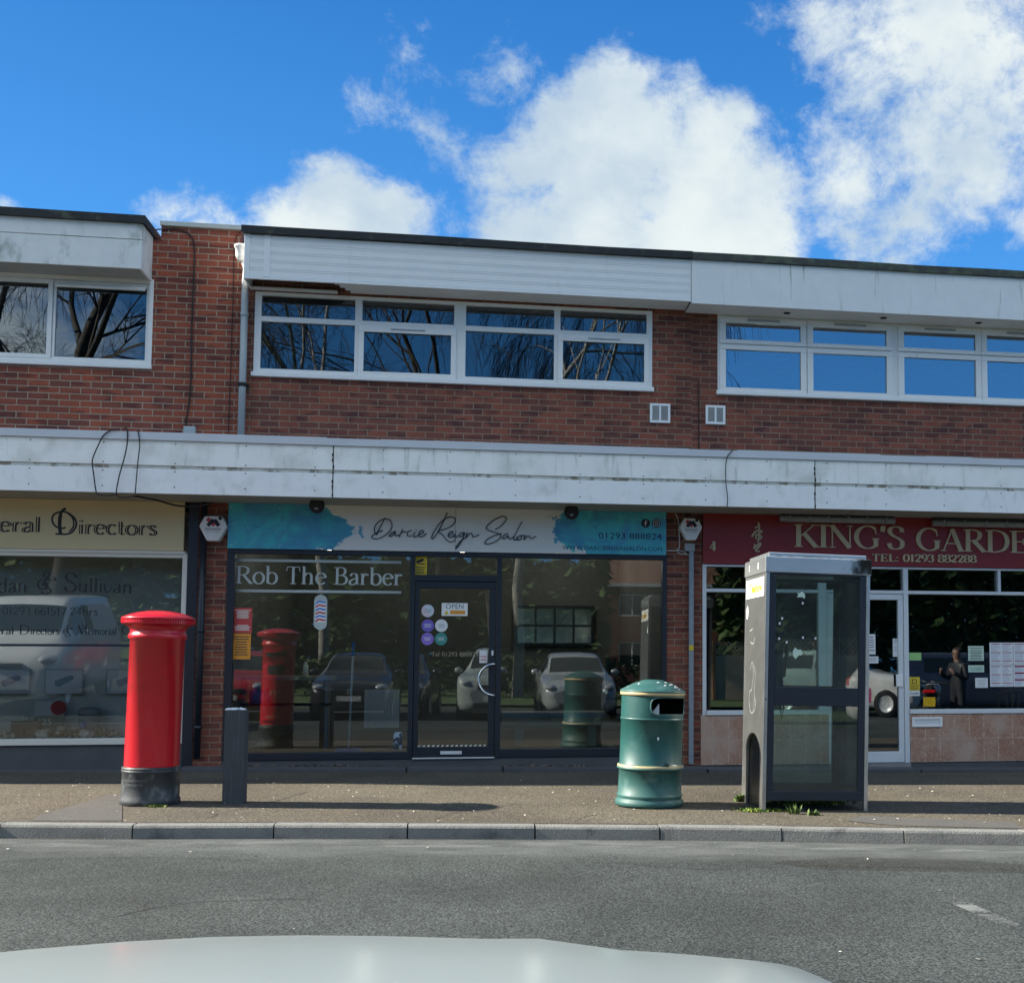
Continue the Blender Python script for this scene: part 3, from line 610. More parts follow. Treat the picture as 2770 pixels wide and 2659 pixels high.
# takeaway window: opening sashes above and below, blinds behind the lower panes
x0, x1, z0, z1 = kw
gk = [(1962, 2165), (2198, 2397), (2443.5, 2637.5)]
gX = [(at(a, 960, D).x, at(b, 960, D).x) for a, b in gk]
pitch = (gX[2][0]-gX[0][0])
while gX[-1][1]+.3 < x1-.9: gX.append((gX[-2][0]+pitch, gX[-2][1]+pitch))
kt = [(at(1962, y, D).z) for y in (874, 919, 945.5, 1049)]
mb = MB(); holes(mb, x0, x1, z0+.05, z1, YW, YW+.07, [(a-.06, b+.06, kt[1]-.035, kt[0]+.06) for a, b in gX]+[(a-.06, b+.06, kt[3]-.055, kt[2]+.045) for a, b in gX])
win = mb.build('window', M['white_upvc'], takeaway)
for i, (a, b) in enumerate(gX):
    for c, d, lab in ((kt[1], kt[0], 1), (kt[3], kt[2], 0)):
        mb = MB(); mb.frame(a-.075, b+.075, c-.05 if lab else c-.07, d+.075 if lab else d+.06, .078, YW-.025, YW-.001, wb=.052 if lab else .072, wt=.077 if lab else .062); mb.build('sash', M['white_upvc'], win, bev=.006)
        mb = MB(); glz(mb, a, b, c, d, YW+.004); mb.build('pane', M['glass_king'], win)
    xm = (a+b)/2; mb = MB(); mb.box(xm-.21, xm+.21, YW-.04, YW-.0255, kt[0]+.03, kt[0]+.052); mb.build('vent_slot', M['grey_mid'], win)
    mb = MB(); zz = kt[3]-.02
    while zz < kt[2]+.01:
        mb.face([(a-.02, YW+.09, zz), (b+.02, YW+.09, zz), (b+.02, YW+.108, zz+.026), (a-.02, YW+.108, zz+.026)]); zz += .0285
    mb.build('blind', M['blind'], win)
mb = MB(); mb.box(x0-.02, x1, D-.05, D+.02, z0, z0+.049); mb.build('sill', M['white_upvc'], win, bev=.006)

# ---- canopy over the pavement
canopy = thing('canopy', 'long white panelled canopy with grey streaks running above all three shops', 'canopy', (1, YC, zc0))
zf = zc1-.086; zm1 = zc0+(zc1-zc0)*.462; zm0 = zc0+(zc1-zc0)*.405
jo = [px_x(p, YC) for p in (889, 2208)]; dj = jo[1]-jo[0]; jo = [jo[0]-dj]+jo+[jo[1]+dj]
mb1, mb2, mb3 = MB(), MB(), MB()
ed = [XL]+[j for j in jo if XL < j < XR]+[XR]
for a, b in zip(ed, ed[1:]):
    u, m_ = MB(), MB()
    u.box(a+.006, b-.006, YC, YC+.02, zm1, zf-.002).build('upper_panel', M['canopy'], canopy, bev=.003)
    m_.box(a+.006, b-.006, YC+.002, YC+.02, zc0, zm0-.002).build('lower_panel', M['canopy_low'], canopy, bev=.003)
mb = MB(); mb.box(XL, XR, YC+.012, YC+.03, zm0-.001, zm1-.001); mb.build('joint_strip', M['canopy_strip'], canopy)
mb = MB(); n = 40
for i in range(n):
    a, b = XL+(XR-XL)*i/n, XL+(XR-XL)*(i+1)/n; q = random.Random(i); 
    mb.box(a, b, YC-.028+q.uniform(0, .004), YC+.1, zf, zc1+q.uniform(-.006, .004))
mb.box(XL, XR, YC+.101, D-.003, zf, zc1-.02)
mb.build('flashing', M['flash'], canopy)
mb = MB(); mb.box(XL, XR, YC+.031, D-.003, zc0+.01, zc0+.04); mb.box(XL, XR, YC+.021, YC+.0305, zc0+.008, zf-.01)
mb.build('soffit', M['soffit'], canopy)
mb = MB()
for xx in (px_x(1190, YC+.4), px_x(1228, YC+.4), px_x(300, YC+.4), px_x(2300, YC+.4)): MB().box(xx-.012, xx+.012, YC+.04, D-.06, zc0+.002, zc0+.0098).build('soffit_batten', M['soffit'], canopy)
mb = MB()
sx = px_x(1389, YC); k = -11
while sx+k*.74 < XR-.2:
    xx = sx+k*.74; k += 1
    if xx < XL+.2: continue
    for zz in (zf-.035, zm1+.025, zm0-.028, zc0+.075):
        mb.lathe([(0, 0), (.011, 0), (.011, .006)], (0, 0, 0), 8) if False else mb.box(xx-.006, xx+.006, YC-.003, YC+.001, zz-.006, zz+.006)
tag(mb.build('fixing_screws', M['black_matt'], canopy), kind='stuff')
for j in jo[1:3]:
    mb = MB(); r = random.Random(3)
    mb.box(j-.004, j+.004, YC+.004, YC+.02, zc0+.01, zf-.01)
    for i in range(7):
        zz = zc0+.04+i*.075+r.uniform(-.02, .02); mb.ellip((j+r.uniform(-.006, .006), YC-.001, zz), .006+r.random()*.006, .004, .01+r.random()*.025, 0, 8, 5)
    tag(mb.build('joint_sealant', M['grime'], canopy), kind='stuff')
# ------------------------------------------------------------------ lettering
E_ = lambda *p: list(p)
def ell(cx, cy, rx, ry, a0=0, a1=360, n=22): return arc(cx, cy, rx, ry, a0, a1, n)
def c2(pts, n=6): return [(p.x, p.y) for p in cr([(x, y, 0) for x, y in pts], n)]
GL = {
 'K': (.86, [('k', [(.16,0),(.16,1)]), ('t', [(.72,1),(.2,.43)]), ('k', [(.36,.6),(.78,0)])], [(.16,0,.15),(.16,1,.15),(.74,1,.12),(.79,0,.12)]),
 'I': (.36, [('k', [(.18,0),(.18,1)])], [(.18,0,.15),(.18,1,.15)]),
 'N': (.94, [('t', [(.14,0),(.14,1)]), ('k', [(.12,1),(.76,0)]), ('t', [(.77,0),(.77,1)])], [(.14,0,.11),(.08,1,.1),(.77,1,.11)]),
 'G': (.92, [('n', ell(.47,.5,.41,.5,48,318)), ('k', [(.76,.1),(.76,.42)]), ('t', [(.74,.87),(.77,.66)])], [(.76,.42,.13)]),
 'S': (.66, [('n', c2([(.53,.76),(.5,.92),(.32,1),(.13,.93),(.09,.76),(.2,.6),(.42,.46),(.54,.3),(.49,.08),(.3,0),(.12,.06),(.06,.26)]))], []),
 'A': (.84, [('t', [(.08,0),(.41,1)]), ('k', [(.4,1),(.74,0)]), ('t', [(.2,.34),(.62,.34)])], [(.08,0,.1),(.74,0,.13)]),
 'R': (.84, [('k', [(.16,0),(.16,1)]), ('n', c2([(.16,.985),(.4,.98),(.58,.88),(.61,.73),(.54,.57),(.36,.5),(.16,.495)])), ('k', [(.38,.5),(.76,0)])], [(.16,0,.15),(.08,1,.08),(.79,0,.08)]),
 'D': (.92, [('k', [(.16,0),(.16,1)]), ('n', c2([(.16,.985),(.42,.98),(.7,.84),(.81,.5),(.7,.16),(.42,.02),(.16,.015)]))], [(.08,0,.09),(.08,1,.09)]),
 'E': (.76, [('k', [(.16,0),(.16,1)]), ('t', [(.16,.985),(.6,.985),(.62,.78)]), ('t', [(.16,.51),(.5,.51)]), ('t', [(.5,.38),(.5,.64)]), ('t', [(.16,.015),(.62,.015),(.67,.24)])], [(.08,0,.09),(.08,1,.09)]),
 'T': (.78, [('k', [(.37,0),(.37,1)]), ('t', [(.04,.76),(.07,.985),(.67,.985),(.7,.76)])], [(.37,0,.15)]),
 'L': (.68, [('k', [(.16,0),(.16,1)]), ('t', [(.16,.015),(.58,.015),(.62,.24)])], [(.16,1,.15),(.08,0,.09)]),
 'B': (.74, [('k', [(.16,0),(.16,1)]), ('n', c2([(.16,.985),(.42,.98),(.55,.87),(.54,.66),(.4,.545),(.16,.53)])), ('n', c2([(.3,.535),(.5,.5),(.63,.36),(.61,.14),(.44,.02),(.16,.015)]))], [(.08,0,.09),(.08,1,.09)]),
 'M': (1.05, [('t', [(.14,0),(.18,1)]), ('k', [(.17,1),(.5,.05)]), ('t', [(.5,.05),(.82,1)]), ('k', [(.82,1),(.88,0)])], [(.14,0,.1),(.88,0,.12)]),
 'C': (.86, [('n', ell(.46,.5,.39,.5,48,312))], []),
 "'": (.26, [('k', [(.12,1.02),(.08,.76)])], []), ':': (.3, [('k', [(.12,.02),(.12,.14)]), ('k', [(.12,.5),(.12,.62)])], []), ' ': (.36, [], []),
 'o': (.62, [('n', ell(.3,.32,.25,.33,0,360))], []),
 'b': (.66, [('k', [(.13,.02),(.13,1.03)]), ('n', ell(.33,.32,.24,.33,148,-148))], [(.07,1.03,.06)]),
 'h': (.7, [('k', [(.13,0),(.13,1.03)]), ('n', c2([(.13,.45),(.27,.62),(.41,.63),(.5,.5),(.5,.4)])), ('k', [(.5,.44),(.5,0)])], [(.13,0,.12),(.5,0,.12),(.07,1.03,.06)]),
 'e': (.58, [('t', [(.07,.39),(.51,.39)]), ('n', ell(.29,.33,.235,.33,10,318))], []),
 'a': (.58, [('n', c2([(.09,.5),(.16,.62),(.28,.655),(.39,.6),(.42,.42)])), ('k', [(.42,.45),(.42,.06)]), ('n', c2([(.42,.39),(.2,.3),(.07,.17),(.1,.03),(.22,0),(.35,.06),(.42,.15)])), ('t', [(.42,.06),(.54,.03)])], []),
 'r': (.48, [('k', [(.13,0),(.13,.64)]), ('n', c2([(.13,.42),(.22,.58),(.32,.63)])), ('k', [(.36,.64),(.37,.54)])], [(.13,0,.12),(.08,.64,.06)]),
 'i': (.3, [('k', [(.13,0),(.13,.64)]), ('k', [(.13,.82),(.13,.93)])], [(.13,0,.1)]),
 'c': (.54, [('n', ell(.29,.33,.235,.33,48,316))], []), 't': (.4, [('k', [(.15,.05),(.15,.88)]), ('t', [(.02,.6),(.32,.6)]), ('t', c2([(.15,.06),(.24,0),(.34,.06)]))], []),
 's': (.46, [('n', c2([(.36,.52),(.28,.64),(.14,.62),(.09,.5),(.22,.36),(.36,.24),(.35,.06),(.2,0),(.07,.1)]))], []),
 'l': (.3, [('k', [(.13,0),(.13,1.03)])], [(.13,0,.1)]), 'n': (.7, [('k', [(.13,0),(.13,.64)]), ('n', c2([(.13,.45),(.27,.62),(.41,.63),(.5,.5),(.5,.4)])), ('k', [(.5,.44),(.5,0)])], [(.13,0,.1),(.52,0,.1)]),
 'm': (1.04, [('k', [(.13,0),(.13,.64)]), ('n', c2([(.13,.45),(.27,.62),(.4,.63),(.48,.5),(.48,.4)])), ('k', [(.48,.44),(.48,0)]), ('n', c2([(.48,.45),(.62,.62),(.75,.63),(.83,.5),(.83,.4)])), ('k', [(.83,.44),(.83,0)])], []),
 'u': (.68, [('k', [(.11,.64),(.11,.2)]), ('n', c2([(.11,.26),(.15,.05),(.28,0),(.4,.06),(.5,.2)])), ('k', [(.5,.64),(.5,0)])], []),
 'v': (.6, [('k', c2([(.07,.64),(.12,.2),(.25,.0)])), ('t', c2([(.25,0),(.46,.2),(.47,.55),(.38,.64)]))], []),
 'd': (.66, [('k', [(.5,.02),(.5,1.03)]), ('n', ell(.3,.32,.24,.33,32,328))], []),
 '&': (1.0, [('n', c2([(.78,.72),(.9,.66),(.86,.55),(.62,.6),(.4,.72),(.36,.9),(.48,1.02),(.6,.93),(.55,.75),(.4,.5),(.5,.2),(.7,.05),(.62,-.16),(.4,-.2),(.22,-.08)])), ('n', c2([(.5,.55),(.25,.6),(.08,.42),(.12,.16),(.34,.06),(.52,.2),(.45,.4),(.3,.36),(.33,.26)]))], []),
 '0': (.62, [('n', ell(.3,.5,.24,.5))], []), '1': (.46, [('k', [(.24,0),(.24,1)]), ('t', [(.24,1),(.08,.84)])], [(.24,0,.15)]),
 '2': (.62, [('n', c2([(.08,.74),(.14,.94),(.3,1),(.48,.9),(.5,.7),(.36,.42),(.08,.04)])), ('k', [(.1,.05),(.54,.05)])], []),
 '3': (.6, [('n', c2([(.08,.8),(.2,.98),(.4,.95),(.48,.76),(.38,.58),(.24,.53)])), ('n', c2([(.24,.53),(.42,.48),(.52,.28),(.42,.05),(.22,0),(.07,.14)]))], []),
 '4': (.64, [('k', [(.42,0),(.42,1)]), ('t', [(.42,1),(.04,.3)]), ('t', [(.04,.28),(.58,.28)])], [(.42,0,.12)]),
 '5': (.6, [('t', [(.48,.98),(.14,.98)]), ('t', [(.14,.98),(.1,.52)]), ('n', c2([(.1,.52),(.3,.6),(.48,.46),(.5,.24),(.36,.02),(.18,0),(.06,.12)]))], []),
 '6': (.6, [('n', c2([(.46,.94),(.28,.9),(.1,.6),(.08,.3),(.2,.03),(.36,.0),(.5,.16),(.5,.42),(.36,.56),(.2,.52),(.1,.38)]))], []),
 '7': (.58, [('t', [(.06,.96),(.52,.96)]), ('k', [(.52,.96),(.22,0)])], []),
 '8': (.6, [('n', c2([(.3,.53),(.12,.66),(.12,.88),(.3,1),(.47,.88),(.47,.66),(.3,.53),(.08,.36),(.08,.12),(.3,0),(.52,.12),(.52,.36),(.3,.53)]))], []),
 '9': (.6, [('n', c2([(.14,.06),(.32,.1),(.5,.4),(.52,.7),(.4,.97),(.24,1),(.1,.84),(.1,.58),(.24,.44),(.4,.48),(.5,.62)]))], []),
}
_lay = [0]
def stroke(mb, pts, wf, y, dy, tf):
    P = [Vector((p[0], p[1])) for p in pts]; _lay[0] += 1; y = y-(_lay[0] % 7)*.0003
    L, R_ = [], []
    for i, p in enumerate(P):
        d = P[min(i+1, len(P)-1)]-P[max(i-1, 0)]
        if d.length < 1e-9: d = Vector((1, 0))
        d.normalize(); nrm = Vector((-d.y, d.x)); wd_ = wf(d)/2
        L.append(tf(*(p+nrm*wd_))); R_.append(tf(*(p-nrm*wd_)))
    v3 = lambda q, yy: (q[0], yy, q[1])
    for i in range(len(P)-1):
        mb.face([v3(L[i], y), v3(R_[i], y), v3(R_[i+1], y), v3(L[i+1], y)])
        mb.face([v3(L[i], y), v3(L[i+1], y), v3(L[i+1], y+dy), v3(L[i], y+dy)]); mb.face([v3(R_[i], y), v3(R_[i], y+dy), v3(R_[i+1], y+dy), v3(R_[i+1], y)])
    mb.face([v3(L[0], y), v3(L[0], y+dy), v3(R_[0], y+dy), v3(R_[0], y)]); mb.face([v3(L[-1], y), v3(R_[-1], y), v3(R_[-1], y+dy), v3(L[-1], y+dy)])
def lettering(mb, txt, x0, x1, zb, cap, y, dy=.004, thick=.17, thin=.06, serif=True, slope=0., warp=None, inl=None):
    adv = sum(GL[c][0] for c in txt); sx = (x1-x0)/adv; u = 0
    for ch in txt:
        a, st, sf = GL[ch]
        def tf(px, pz, u=u):
            X = x0+(u+px)*sx; Z = zb+pz*cap+slope*(u+px)*sx
            return warp(X, Z) if warp else (X, Z)
        nib = lambda d: thin+(thick-thin)*abs(d.y)**1.5
        for k, pts in st:
            wf = {'k': lambda d: thick, 't': lambda d: thin, 'n': nib}[k]
            # keep stroke width even although x is scaled separately
            stroke(mb, pts, wf, y, dy, tf)
            if inl is not None and k in 'kn': stroke(inl, pts, (lambda d: thick*.22) if k == 'k' else (lambda d: thick*.22*max(0.02, abs(d.y)**2-.25)), y-.003, .001, lambda px, pz: tf(px-.01, pz))
        if serif:
            for sx_, sz, hw in sf: stroke(mb, [(sx_-hw, sz+(.02 if sz < .5 else -.02)), (sx_+hw, sz+(.02 if sz < .5 else -.02))], lambda d: .045, y, dy, tf)
        u += a
def font_mesh(txt, x0, x1, zb, cap, y, mt, name, parent, dy=.002, slope=0., bold=0.):
    cu = bpy.data.curves.new(name, 'FONT'); cu.body = txt; cu.size = 1; cu.offset = bold; cu.resolution_u = 3
    ob = bpy.data.objects.new(name+'_tmp', cu); COL.objects.link(ob); bpy.context.view_layer.update()
    me = bpy.data.meshes.new_from_object(ob.evaluated_get(bpy.context.evaluated_depsgraph_get())); bpy.data.objects.remove(ob)
    xs = [v.co.x for v in me.vertices]; zs = [v.co.y for v in me.vertices]
    a, b = min(xs), max(xs); hc = .73 if any(c.isupper() or c.isdigit() for c in txt) else max(zs)
    for v in me.vertices:
        X = x0+(v.co.x-a)/(b-a)*(x1-x0); v.co = (X, y, zb+v.co.y/hc*cap+slope*(X-x0))
    me.materials.append(mt); o = bpy.data.objects.new(name, me); COL.objects.link(o)
    if parent is not None: adopt(o, parent)
    return o
def px_path(pts, sc, ox, oy, Y): return [(at(ox+x*sc, oy+y*sc, Y).x, at(ox+x*sc, oy+y*sc, Y).z) for x, y in pts]
ident = lambda a, b: (a, b)

# ------------------------------------------------------------------ funeral shopfront
YG = D+.05
yf0, yf1 = D+.0, D+.09
x0, x1, z0, z1 = fs; zsign0 = at(250, 1487, D).z
fr = MB(); gl0, gl1 = at(486, 1750, D).x, at(250, 1997, D).z; glt = at(250, 1506, D).z
fr.box(gl0, x1, yf0, yf1, z0, zsign0-.02); fr.box(x0, gl0, yf0, yf1, glt, zsign0-.02); fr.box(x0, gl0, yf0-.02, yf1, z0, gl1); fr.box(x0, x0+.08, yf0, yf1, gl1, glt)
front = fr.build('shop_window', M['cream_frame'], funeral, bev=.005)
LEAN = math.tan(math.radians(1.6))        # the old display pane leans out at the top
def leaning(mb):
    mb.v = [(v[0], v[1]+LEAN*(glt-v[2]), v[2]) for v in mb.v]; return mb
mb = MB(); glz(mb, x0+.08, gl0, gl1, glt, YG-.0); leaning(mb).build('pane', M['glass_fun'], front)
mb = MB(); mb.box(x0, x1, yf0+.01, yf1, GZ, z0-.001); mb.build('stall_riser', M['conc_dark'], funeral)
mb = MB(); mb.box(x1+.003, x1+.115, D-.01, D+.2, GZ, zc0); mb.box(x1+.116, x1+.20, D+.1, D+.2, GZ, zc0); mb.build('post', M['black'], funeral)
mb = MB(); px1 = at(541, 1750, D-.07); 
mb.tube([(px1.x, D-.065, g(-3)+.12), (px1.x, D-.065, zc0)], .038, 12)
for zz in (.5, 1.6): mb.tube([(px1.x, D-.065, zz), (px1.x, D-.065, zz+.04)], .046, 12)
tag(mb.build('drainpipe', M['black']), 'black drainpipe beside the brick pier at the left of the salon', 'drainpipe')
# sign board
sg = thing('shop_sign', 'cream sign board with black lettering above the window at the left', 'sign', (fs[0]+3, D-.03, zsign0))
mb = MB(); mb.box(x0, at(498, 1430, D-.03).x, D-.03, D-.004, zsign0, zc0+.007); mb.build('board', M['cream'], sg, bev=.003)
mb = MB(); mb.box(x0, at(500, 1430, D-.03).x+.012, D-.022, D-.005, zsign0-.035, zsign0-.004); mb.build('trim', M['cream_frame'], sg)
mb, inl = MB(), MB(); Yt = D-.032
sl_ = .0
zb = at(330, 1446, Yt).z; capF = at(170, 1386, Yt).z-at(170, 1446, Yt).z
def A(px): return at(px, 1430, Yt).x
lettering(mb, 'eral', A(-3), A(112), zb+.012, capF*.66, Yt, .003, .19, .07, True, inl=inl)
lettering(mb, 'irectors', A(212), A(426), zb, capF*.66, Yt, .003, .19, .07, True, inl=inl)
sc = 520/1960
for pts, wk in (([(565,355),(640,357)], .02), ([(612,355),(606,290),(604,230),(612,170),(635,120),(672,95)], .03), ([(628,355),(622,290),(622,220),(630,160)], .012),
            ([(670,290),(620,298),(565,275),(533,225),(540,170),(580,140),(640,128),(700,145),(755,190),(778,240),(768,290),(730,340),(680,357),(610,357)], .02), ([(690,145),(735,185),(752,240),(742,290),(705,335)], .016)):
    stroke(mb, px_path(c2(pts), sc, 0, 1350, Yt), lambda d, k=wk: k, Yt, .003, ident)
mb.build('lettering', M['ink'], sg); inl.build('lettering_inline', M['cream'], sg)
# lettering on the glass
wl = thing('window_lettering', 'dark arched lettering on the pale display window', 'lettering', (A(250), YG-.004, 1.6))
mb = MB(); Yt = YG-.004; cxx = A(140)
def arch(X, Z): return (X, Z-.028*(X-cxx)**2 if X > cxx else Z-.02*(X-cxx)**2)
cap2 = at(200, 1556, Yt).z-at(200, 1606, Yt).z
zb = at(140, 1604, Yt).z
lettering(mb, 'dan', A(0), A(82), zb+.005, cap2*.78, Yt, .001, .12, .05, False, warp=arch)
lettering(mb, '&', A(104), A(160), zb+.03, cap2*.98, Yt, .001, .1, .045, False, warp=arch)
lettering(mb, 'S', A(178), A(217), zb+.02, cap2, Yt, .001, .13, .05, False, warp=arch)
lettering(mb, 'ullivan', A(216), A(366), zb+.02, cap2*.78, Yt, .001, .12, .05, False, warp=arch)
lettering(mb, '01293 661517 24hrs', A(14), A(272), at(140, 1663, Yt).z, .085, Yt, .001, .08, .06, False)
zb = at(140, 1716, Yt).z
lettering(mb, 'neral', A(-22), A(48), zb, .085, Yt, .001, .12, .06, False); lettering(mb, 'D', A(60), A(90), zb, .11, Yt, .001, .1, .05, False)
lettering(mb, 'irectors', A(91), A(169), zb, .085, Yt, .001, .12, .06, False); lettering(mb, '&', A(179), A(206), zb, .11, Yt, .001, .1, .05, False); lettering(mb, 'M', A(216), A(246), zb, .11, Yt, .001, .12, .05, False)
lettering(mb, 'emorial', A(246), A(325), zb, .085, Yt, .001, .12, .06, False); lettering(mb, 'C', A(337), A(364), zb, .11, Yt, .001, .1, .05, False)
leaning(mb).build('letters', M['ink'], wl)
mb = MB(); zs_ = at(200, 1745, Yt).z; mb.box(fs[0]+.1, gl0, Yt-.001, Yt+.001, zs_-.014, zs_+.014); leaning(mb).build('stripe', M['navy'], wl)
# display behind the glass
shelf = gl1+.0
mb = MB(); mb.box(fs[0]+.1, gl0+.05, D+.1, D+.54, gl1-.06, gl1-.01); mb.build('display_shelf', M['pale_room'], funeral)
YD = D+.5
for i, (a, b, c1, c2_) in enumerate(((-22, 79, (.25, .2, .33), 'lilac'), (123, 222, (.03, .15, .2), 'blue green'), (289, 390, (.14, .2, .4), 'pale blue'))):
    p0 = RX(a, 1812, b, 1876, YD)
    cd = thing('picture_card', 'framed card with a picture of a %s coffin in the pale window' % c2_, 'picture', (p0[0], YD, p0[2]), 0, 'coffin pictures in the window')
    mb = MB(); mb.box(p0[0], p0[1], YD, YD+.02, p0[2], p0[3]); mb.build('card', M['paper'], cd)
    mb = MB(); cx, cz, ww, hh = (p0[0]+p0[1])/2, (p0[2]+p0[3])/2, p0[1]-p0[0], p0[3]-p0[2]
    f = lambda u, v: (cx+u*ww, cz+v*hh)
    mb.prism([f(-.25, .05), f(.18, .28), f(.26, .24), f(.25, .1), f(-.14, -.22), f(-.23, -.14)][::-1], YD-.012, YD-.001); mb.build('coffin_picture', mat('coffin_print_'+c2_.replace(' ', '_'), c1, .6, var=.4, vs=30), cd)
    mb = MB(); mb.frame(p0[0]-.01, p0[1]+.01, p0[2]-.01, p0[3]+.01, .012, YD-.004, YD+.024); mb.build('frame', M['grey_mid'], cd)
YD = D+.4
pb = RX(92, 1897, 172, 1985, YD)
pb = (pb[0], pb[1], gl1-.009, pb[3])
bd = thing('poster_board', 'green and white board with a red disc and the figure 25', 'poster', (pb[0], YD, pb[2]))
zm = pb[2]+(pb[3]-pb[2])*.6
mb = MB(); mb.box(pb[0], pb[1], YD, YD+.02, pb[2], zm); mb.build('lower_half', mat('board_green', (.03, .1, .07), .6), bd)
mb = MB(); mb.box(pb[0], pb[1], YD, YD+.02, zm+.001, pb[3]); mb.build('upper_half', M['white'], bd)
mb = MB(); mb.prism([(pb[0]+.26+.085*math.cos(t*.2618), zm+.09+.085*math.sin(t*.2618)) for t in range(24)][::-1], YD-.006, YD-.001); mb.build('disc', M['red'], bd)
font_mesh('£25', pb[0]+.03, pb[0]+.19, zm-.1, .07, YD-.003, M['white'], 'price_lettering', bd); font_mesh('donation', pb[0]+.05, pb[0]+.26, zm-.17, .035, YD-.003, M['white'], 'small_lettering', bd)
bx = RX(28, 1950, 104, 1990, D+.3); bxz = gl1-.009
mb = MB(); mb.box(bx[0], bx[1], D+.3, D+.42, bxz, bx[3]); tag(mb.build('casket', mat('casket_brown', (.08, .05, .04), .4), bev=.008), 'small dark brown casket with a white rose on it in the pale window', 'casket')
ur = at(241, 1990, D+.38); ur = (ur.x, D+.38, gl1-.009)
u = thing('urn', 'grey lidded urn with a blue emblem standing in the pale window', 'urn', ur)
mb = MB(); mb.lathe([(0, 0), (.085, 0), (.1, .02), (.118, .22), (.12, .255), (0, .255)], ur, 32); mb.build('body', mat('urn_grey', (.36, .38, .37), .4), u)
mb = MB(); mb.lathe([(0, .256), (.128, .256), (.13, .3), (.11, .335), (.03, .35), (0, .35)], ur, 32); mb.build('lid', mat('urn_lid', (.4, .42, .4), .4), u)
mb = MB(); mb.lathe([(0, 0), (.035, 0), (.036, .004)], (0, 0, 0), 16); mb.v = [(ur[0]-.035+v[0], ur[1]-.122-v[2], ur[2]+.15+v[1]) for v in mb.v]; mb.build('emblem', M['blue'], u)
for i, (px, py, r) in enumerate(((57, 1937, .055), (115, 1979, .075), (233, 1990, .075))):
    q = at(px, py, D+.22); z_ = (bx[3]+.03) if i == 0 else gl1+.045
    mb = MB(); rr = random.Random(i)
    for k in range(9): mb.ellip((q.x+rr.uniform(-.6, .6)*r, (D+.36 if i == 0 else D+.2)+rr.uniform(-.03, .03), z_+rr.uniform(-.2, .3)*r), r*.55, r*.4, r*.42, 0, 8, 6)
    tag(mb.build('rose', M['white']), ['white rose lying on the brown casket', 'white rose on the window shelf below the green poster', 'white rose on the window shelf in front of the urn'][i], 'rose')
for i, px in enumerate((15, 168, 262)):
    fl = thing('flower_spray', ['spray of small white daisies at the left end of the pale window shelf', 'spray of small cream daisies between the green poster and the urn', 'dark green leaf spray beside the urn on the window shelf'][i], 'flowers', (A(px), D+.24, gl1))
    lf, dz_ = MB(), MB(); rr = random.Random(i+5)
    for k in range(60):
        a = (A(px)+rr.uniform(-.24, .24), D+.24+rr.uniform(-.06, .06), gl1-.005+rr.uniform(0, .07)); t = rr.uniform(0, 6.28)
        d = Vector((math.cos(t), rr.uniform(-.5, .5), rr.uniform(0, .8))).normalized()*.06; s = Vector((0, .012, .012)); a = Vector(a); lf.face([a, a+d*.5+s, a+d, a+d*.5-s])
    lf.build('leaves', mat('spray_leaf_%d' % i, (.02, .045, .02), .7), fl)
    if i < 2:
        for k in range(7): dz_.ellip((A(px)+rr.uniform(-.16, .16), D+.17, gl1+rr.uniform(.02, .13)), .026, .012, .024, 0, 8, 5)
        dz_.build('blooms', M['cream_frame'], fl)

# ------------------------------------------------------------------ salon shopfront
x0, x1, z0, z1 = ss
zhead = (at(620, 1483, D).z+at(1800, 1503, D).z)/2
X = lambda px: at(px, 1760, D).x
zfl = (at(1230, 1506, D).z)
m1, m2 = (X(1106), X(1119)), (X(1341.5), X(1355.5))
zb_l, zb_r = at(850, 2036, D).z, at(1570, 2024, D).z
fr = MB(); fr.box(x0, x1, D-.015, yf1, zfl, zhead-.002); fr.box(x0, X(629), D-.015, yf1, z0, zfl); fr.box(X(1791), x1, D-.015, yf1, z0, zfl)
for a, b in (m1, m2): fr.box(a, b, D-.015, yf1, z0, zfl)
fr.box(X(629), m1[0], D-.015, yf1, z0, zb_l); fr.box(m2[1], X(1791), D-.015, yf1, z0, zb_r)
ztr = at(1230, 1556, D).z, at(1230, 1572, D).z
fr.box(m1[1], m2[0], D-.015, yf1, ztr[1], ztr[0])
front = fr.build('shop_window', M['black'], salon, bev=.004)
for a, b, c, d in ((X(629), m1[0], zb_l, zfl), (m1[1], m2[0], ztr[0], zfl), (m2[1], X(1791), zb_r, zfl)):
    mb = MB(); glz(mb, a, b, c, d, YG); mb.build('pane', M['glass_shop'], front)
mb = MB(); mb.box(x0, x1, D-.0, yf1, GZ, z0-.001); mb.build('stall_riser', M['conc_dark'], salon)
dl, dr = m1[1]+.004, m2[0]-.004; dg = X(1133), X(1322); dzt = at(1230, 1592, D).z; dzb = at(1230, 2020, D).z
mb = MB(); mb.box(dl, dr, D+.0, D+.07, dzt, ztr[1]-.004); mb.box(dl, dr, D, D+.07, z0+.012, dzb); mb.box(dl, dg[0], D, D+.07, dzb, dzt); mb.box(dg[1], dr, D, D+.07, dzb, dzt)
door = mb.build('door', M['black'], salon, bev=.004)
mb = MB(); glz(mb, dg[0], dg[1], dzb, dzt, YG-.003); xc_ = (dg[0]+dg[1])/2; mb.v = [(v[0], v[1]-(v[0]-xc_)*.03, v[2]) for v in mb.v]; mb.build('pane', M['glass_shop'], door)   # the door stands a crack ajar
hc = at(1336, 1838, D-.05); mb = MB(); rh = .185
mb.tube([(hc.x+.0+rh*math.cos(math.radians(t))*.98, D-.055, hc.z+rh*math.sin(math.radians(t))) for t in range(88, 273, 6)], .013, 10)
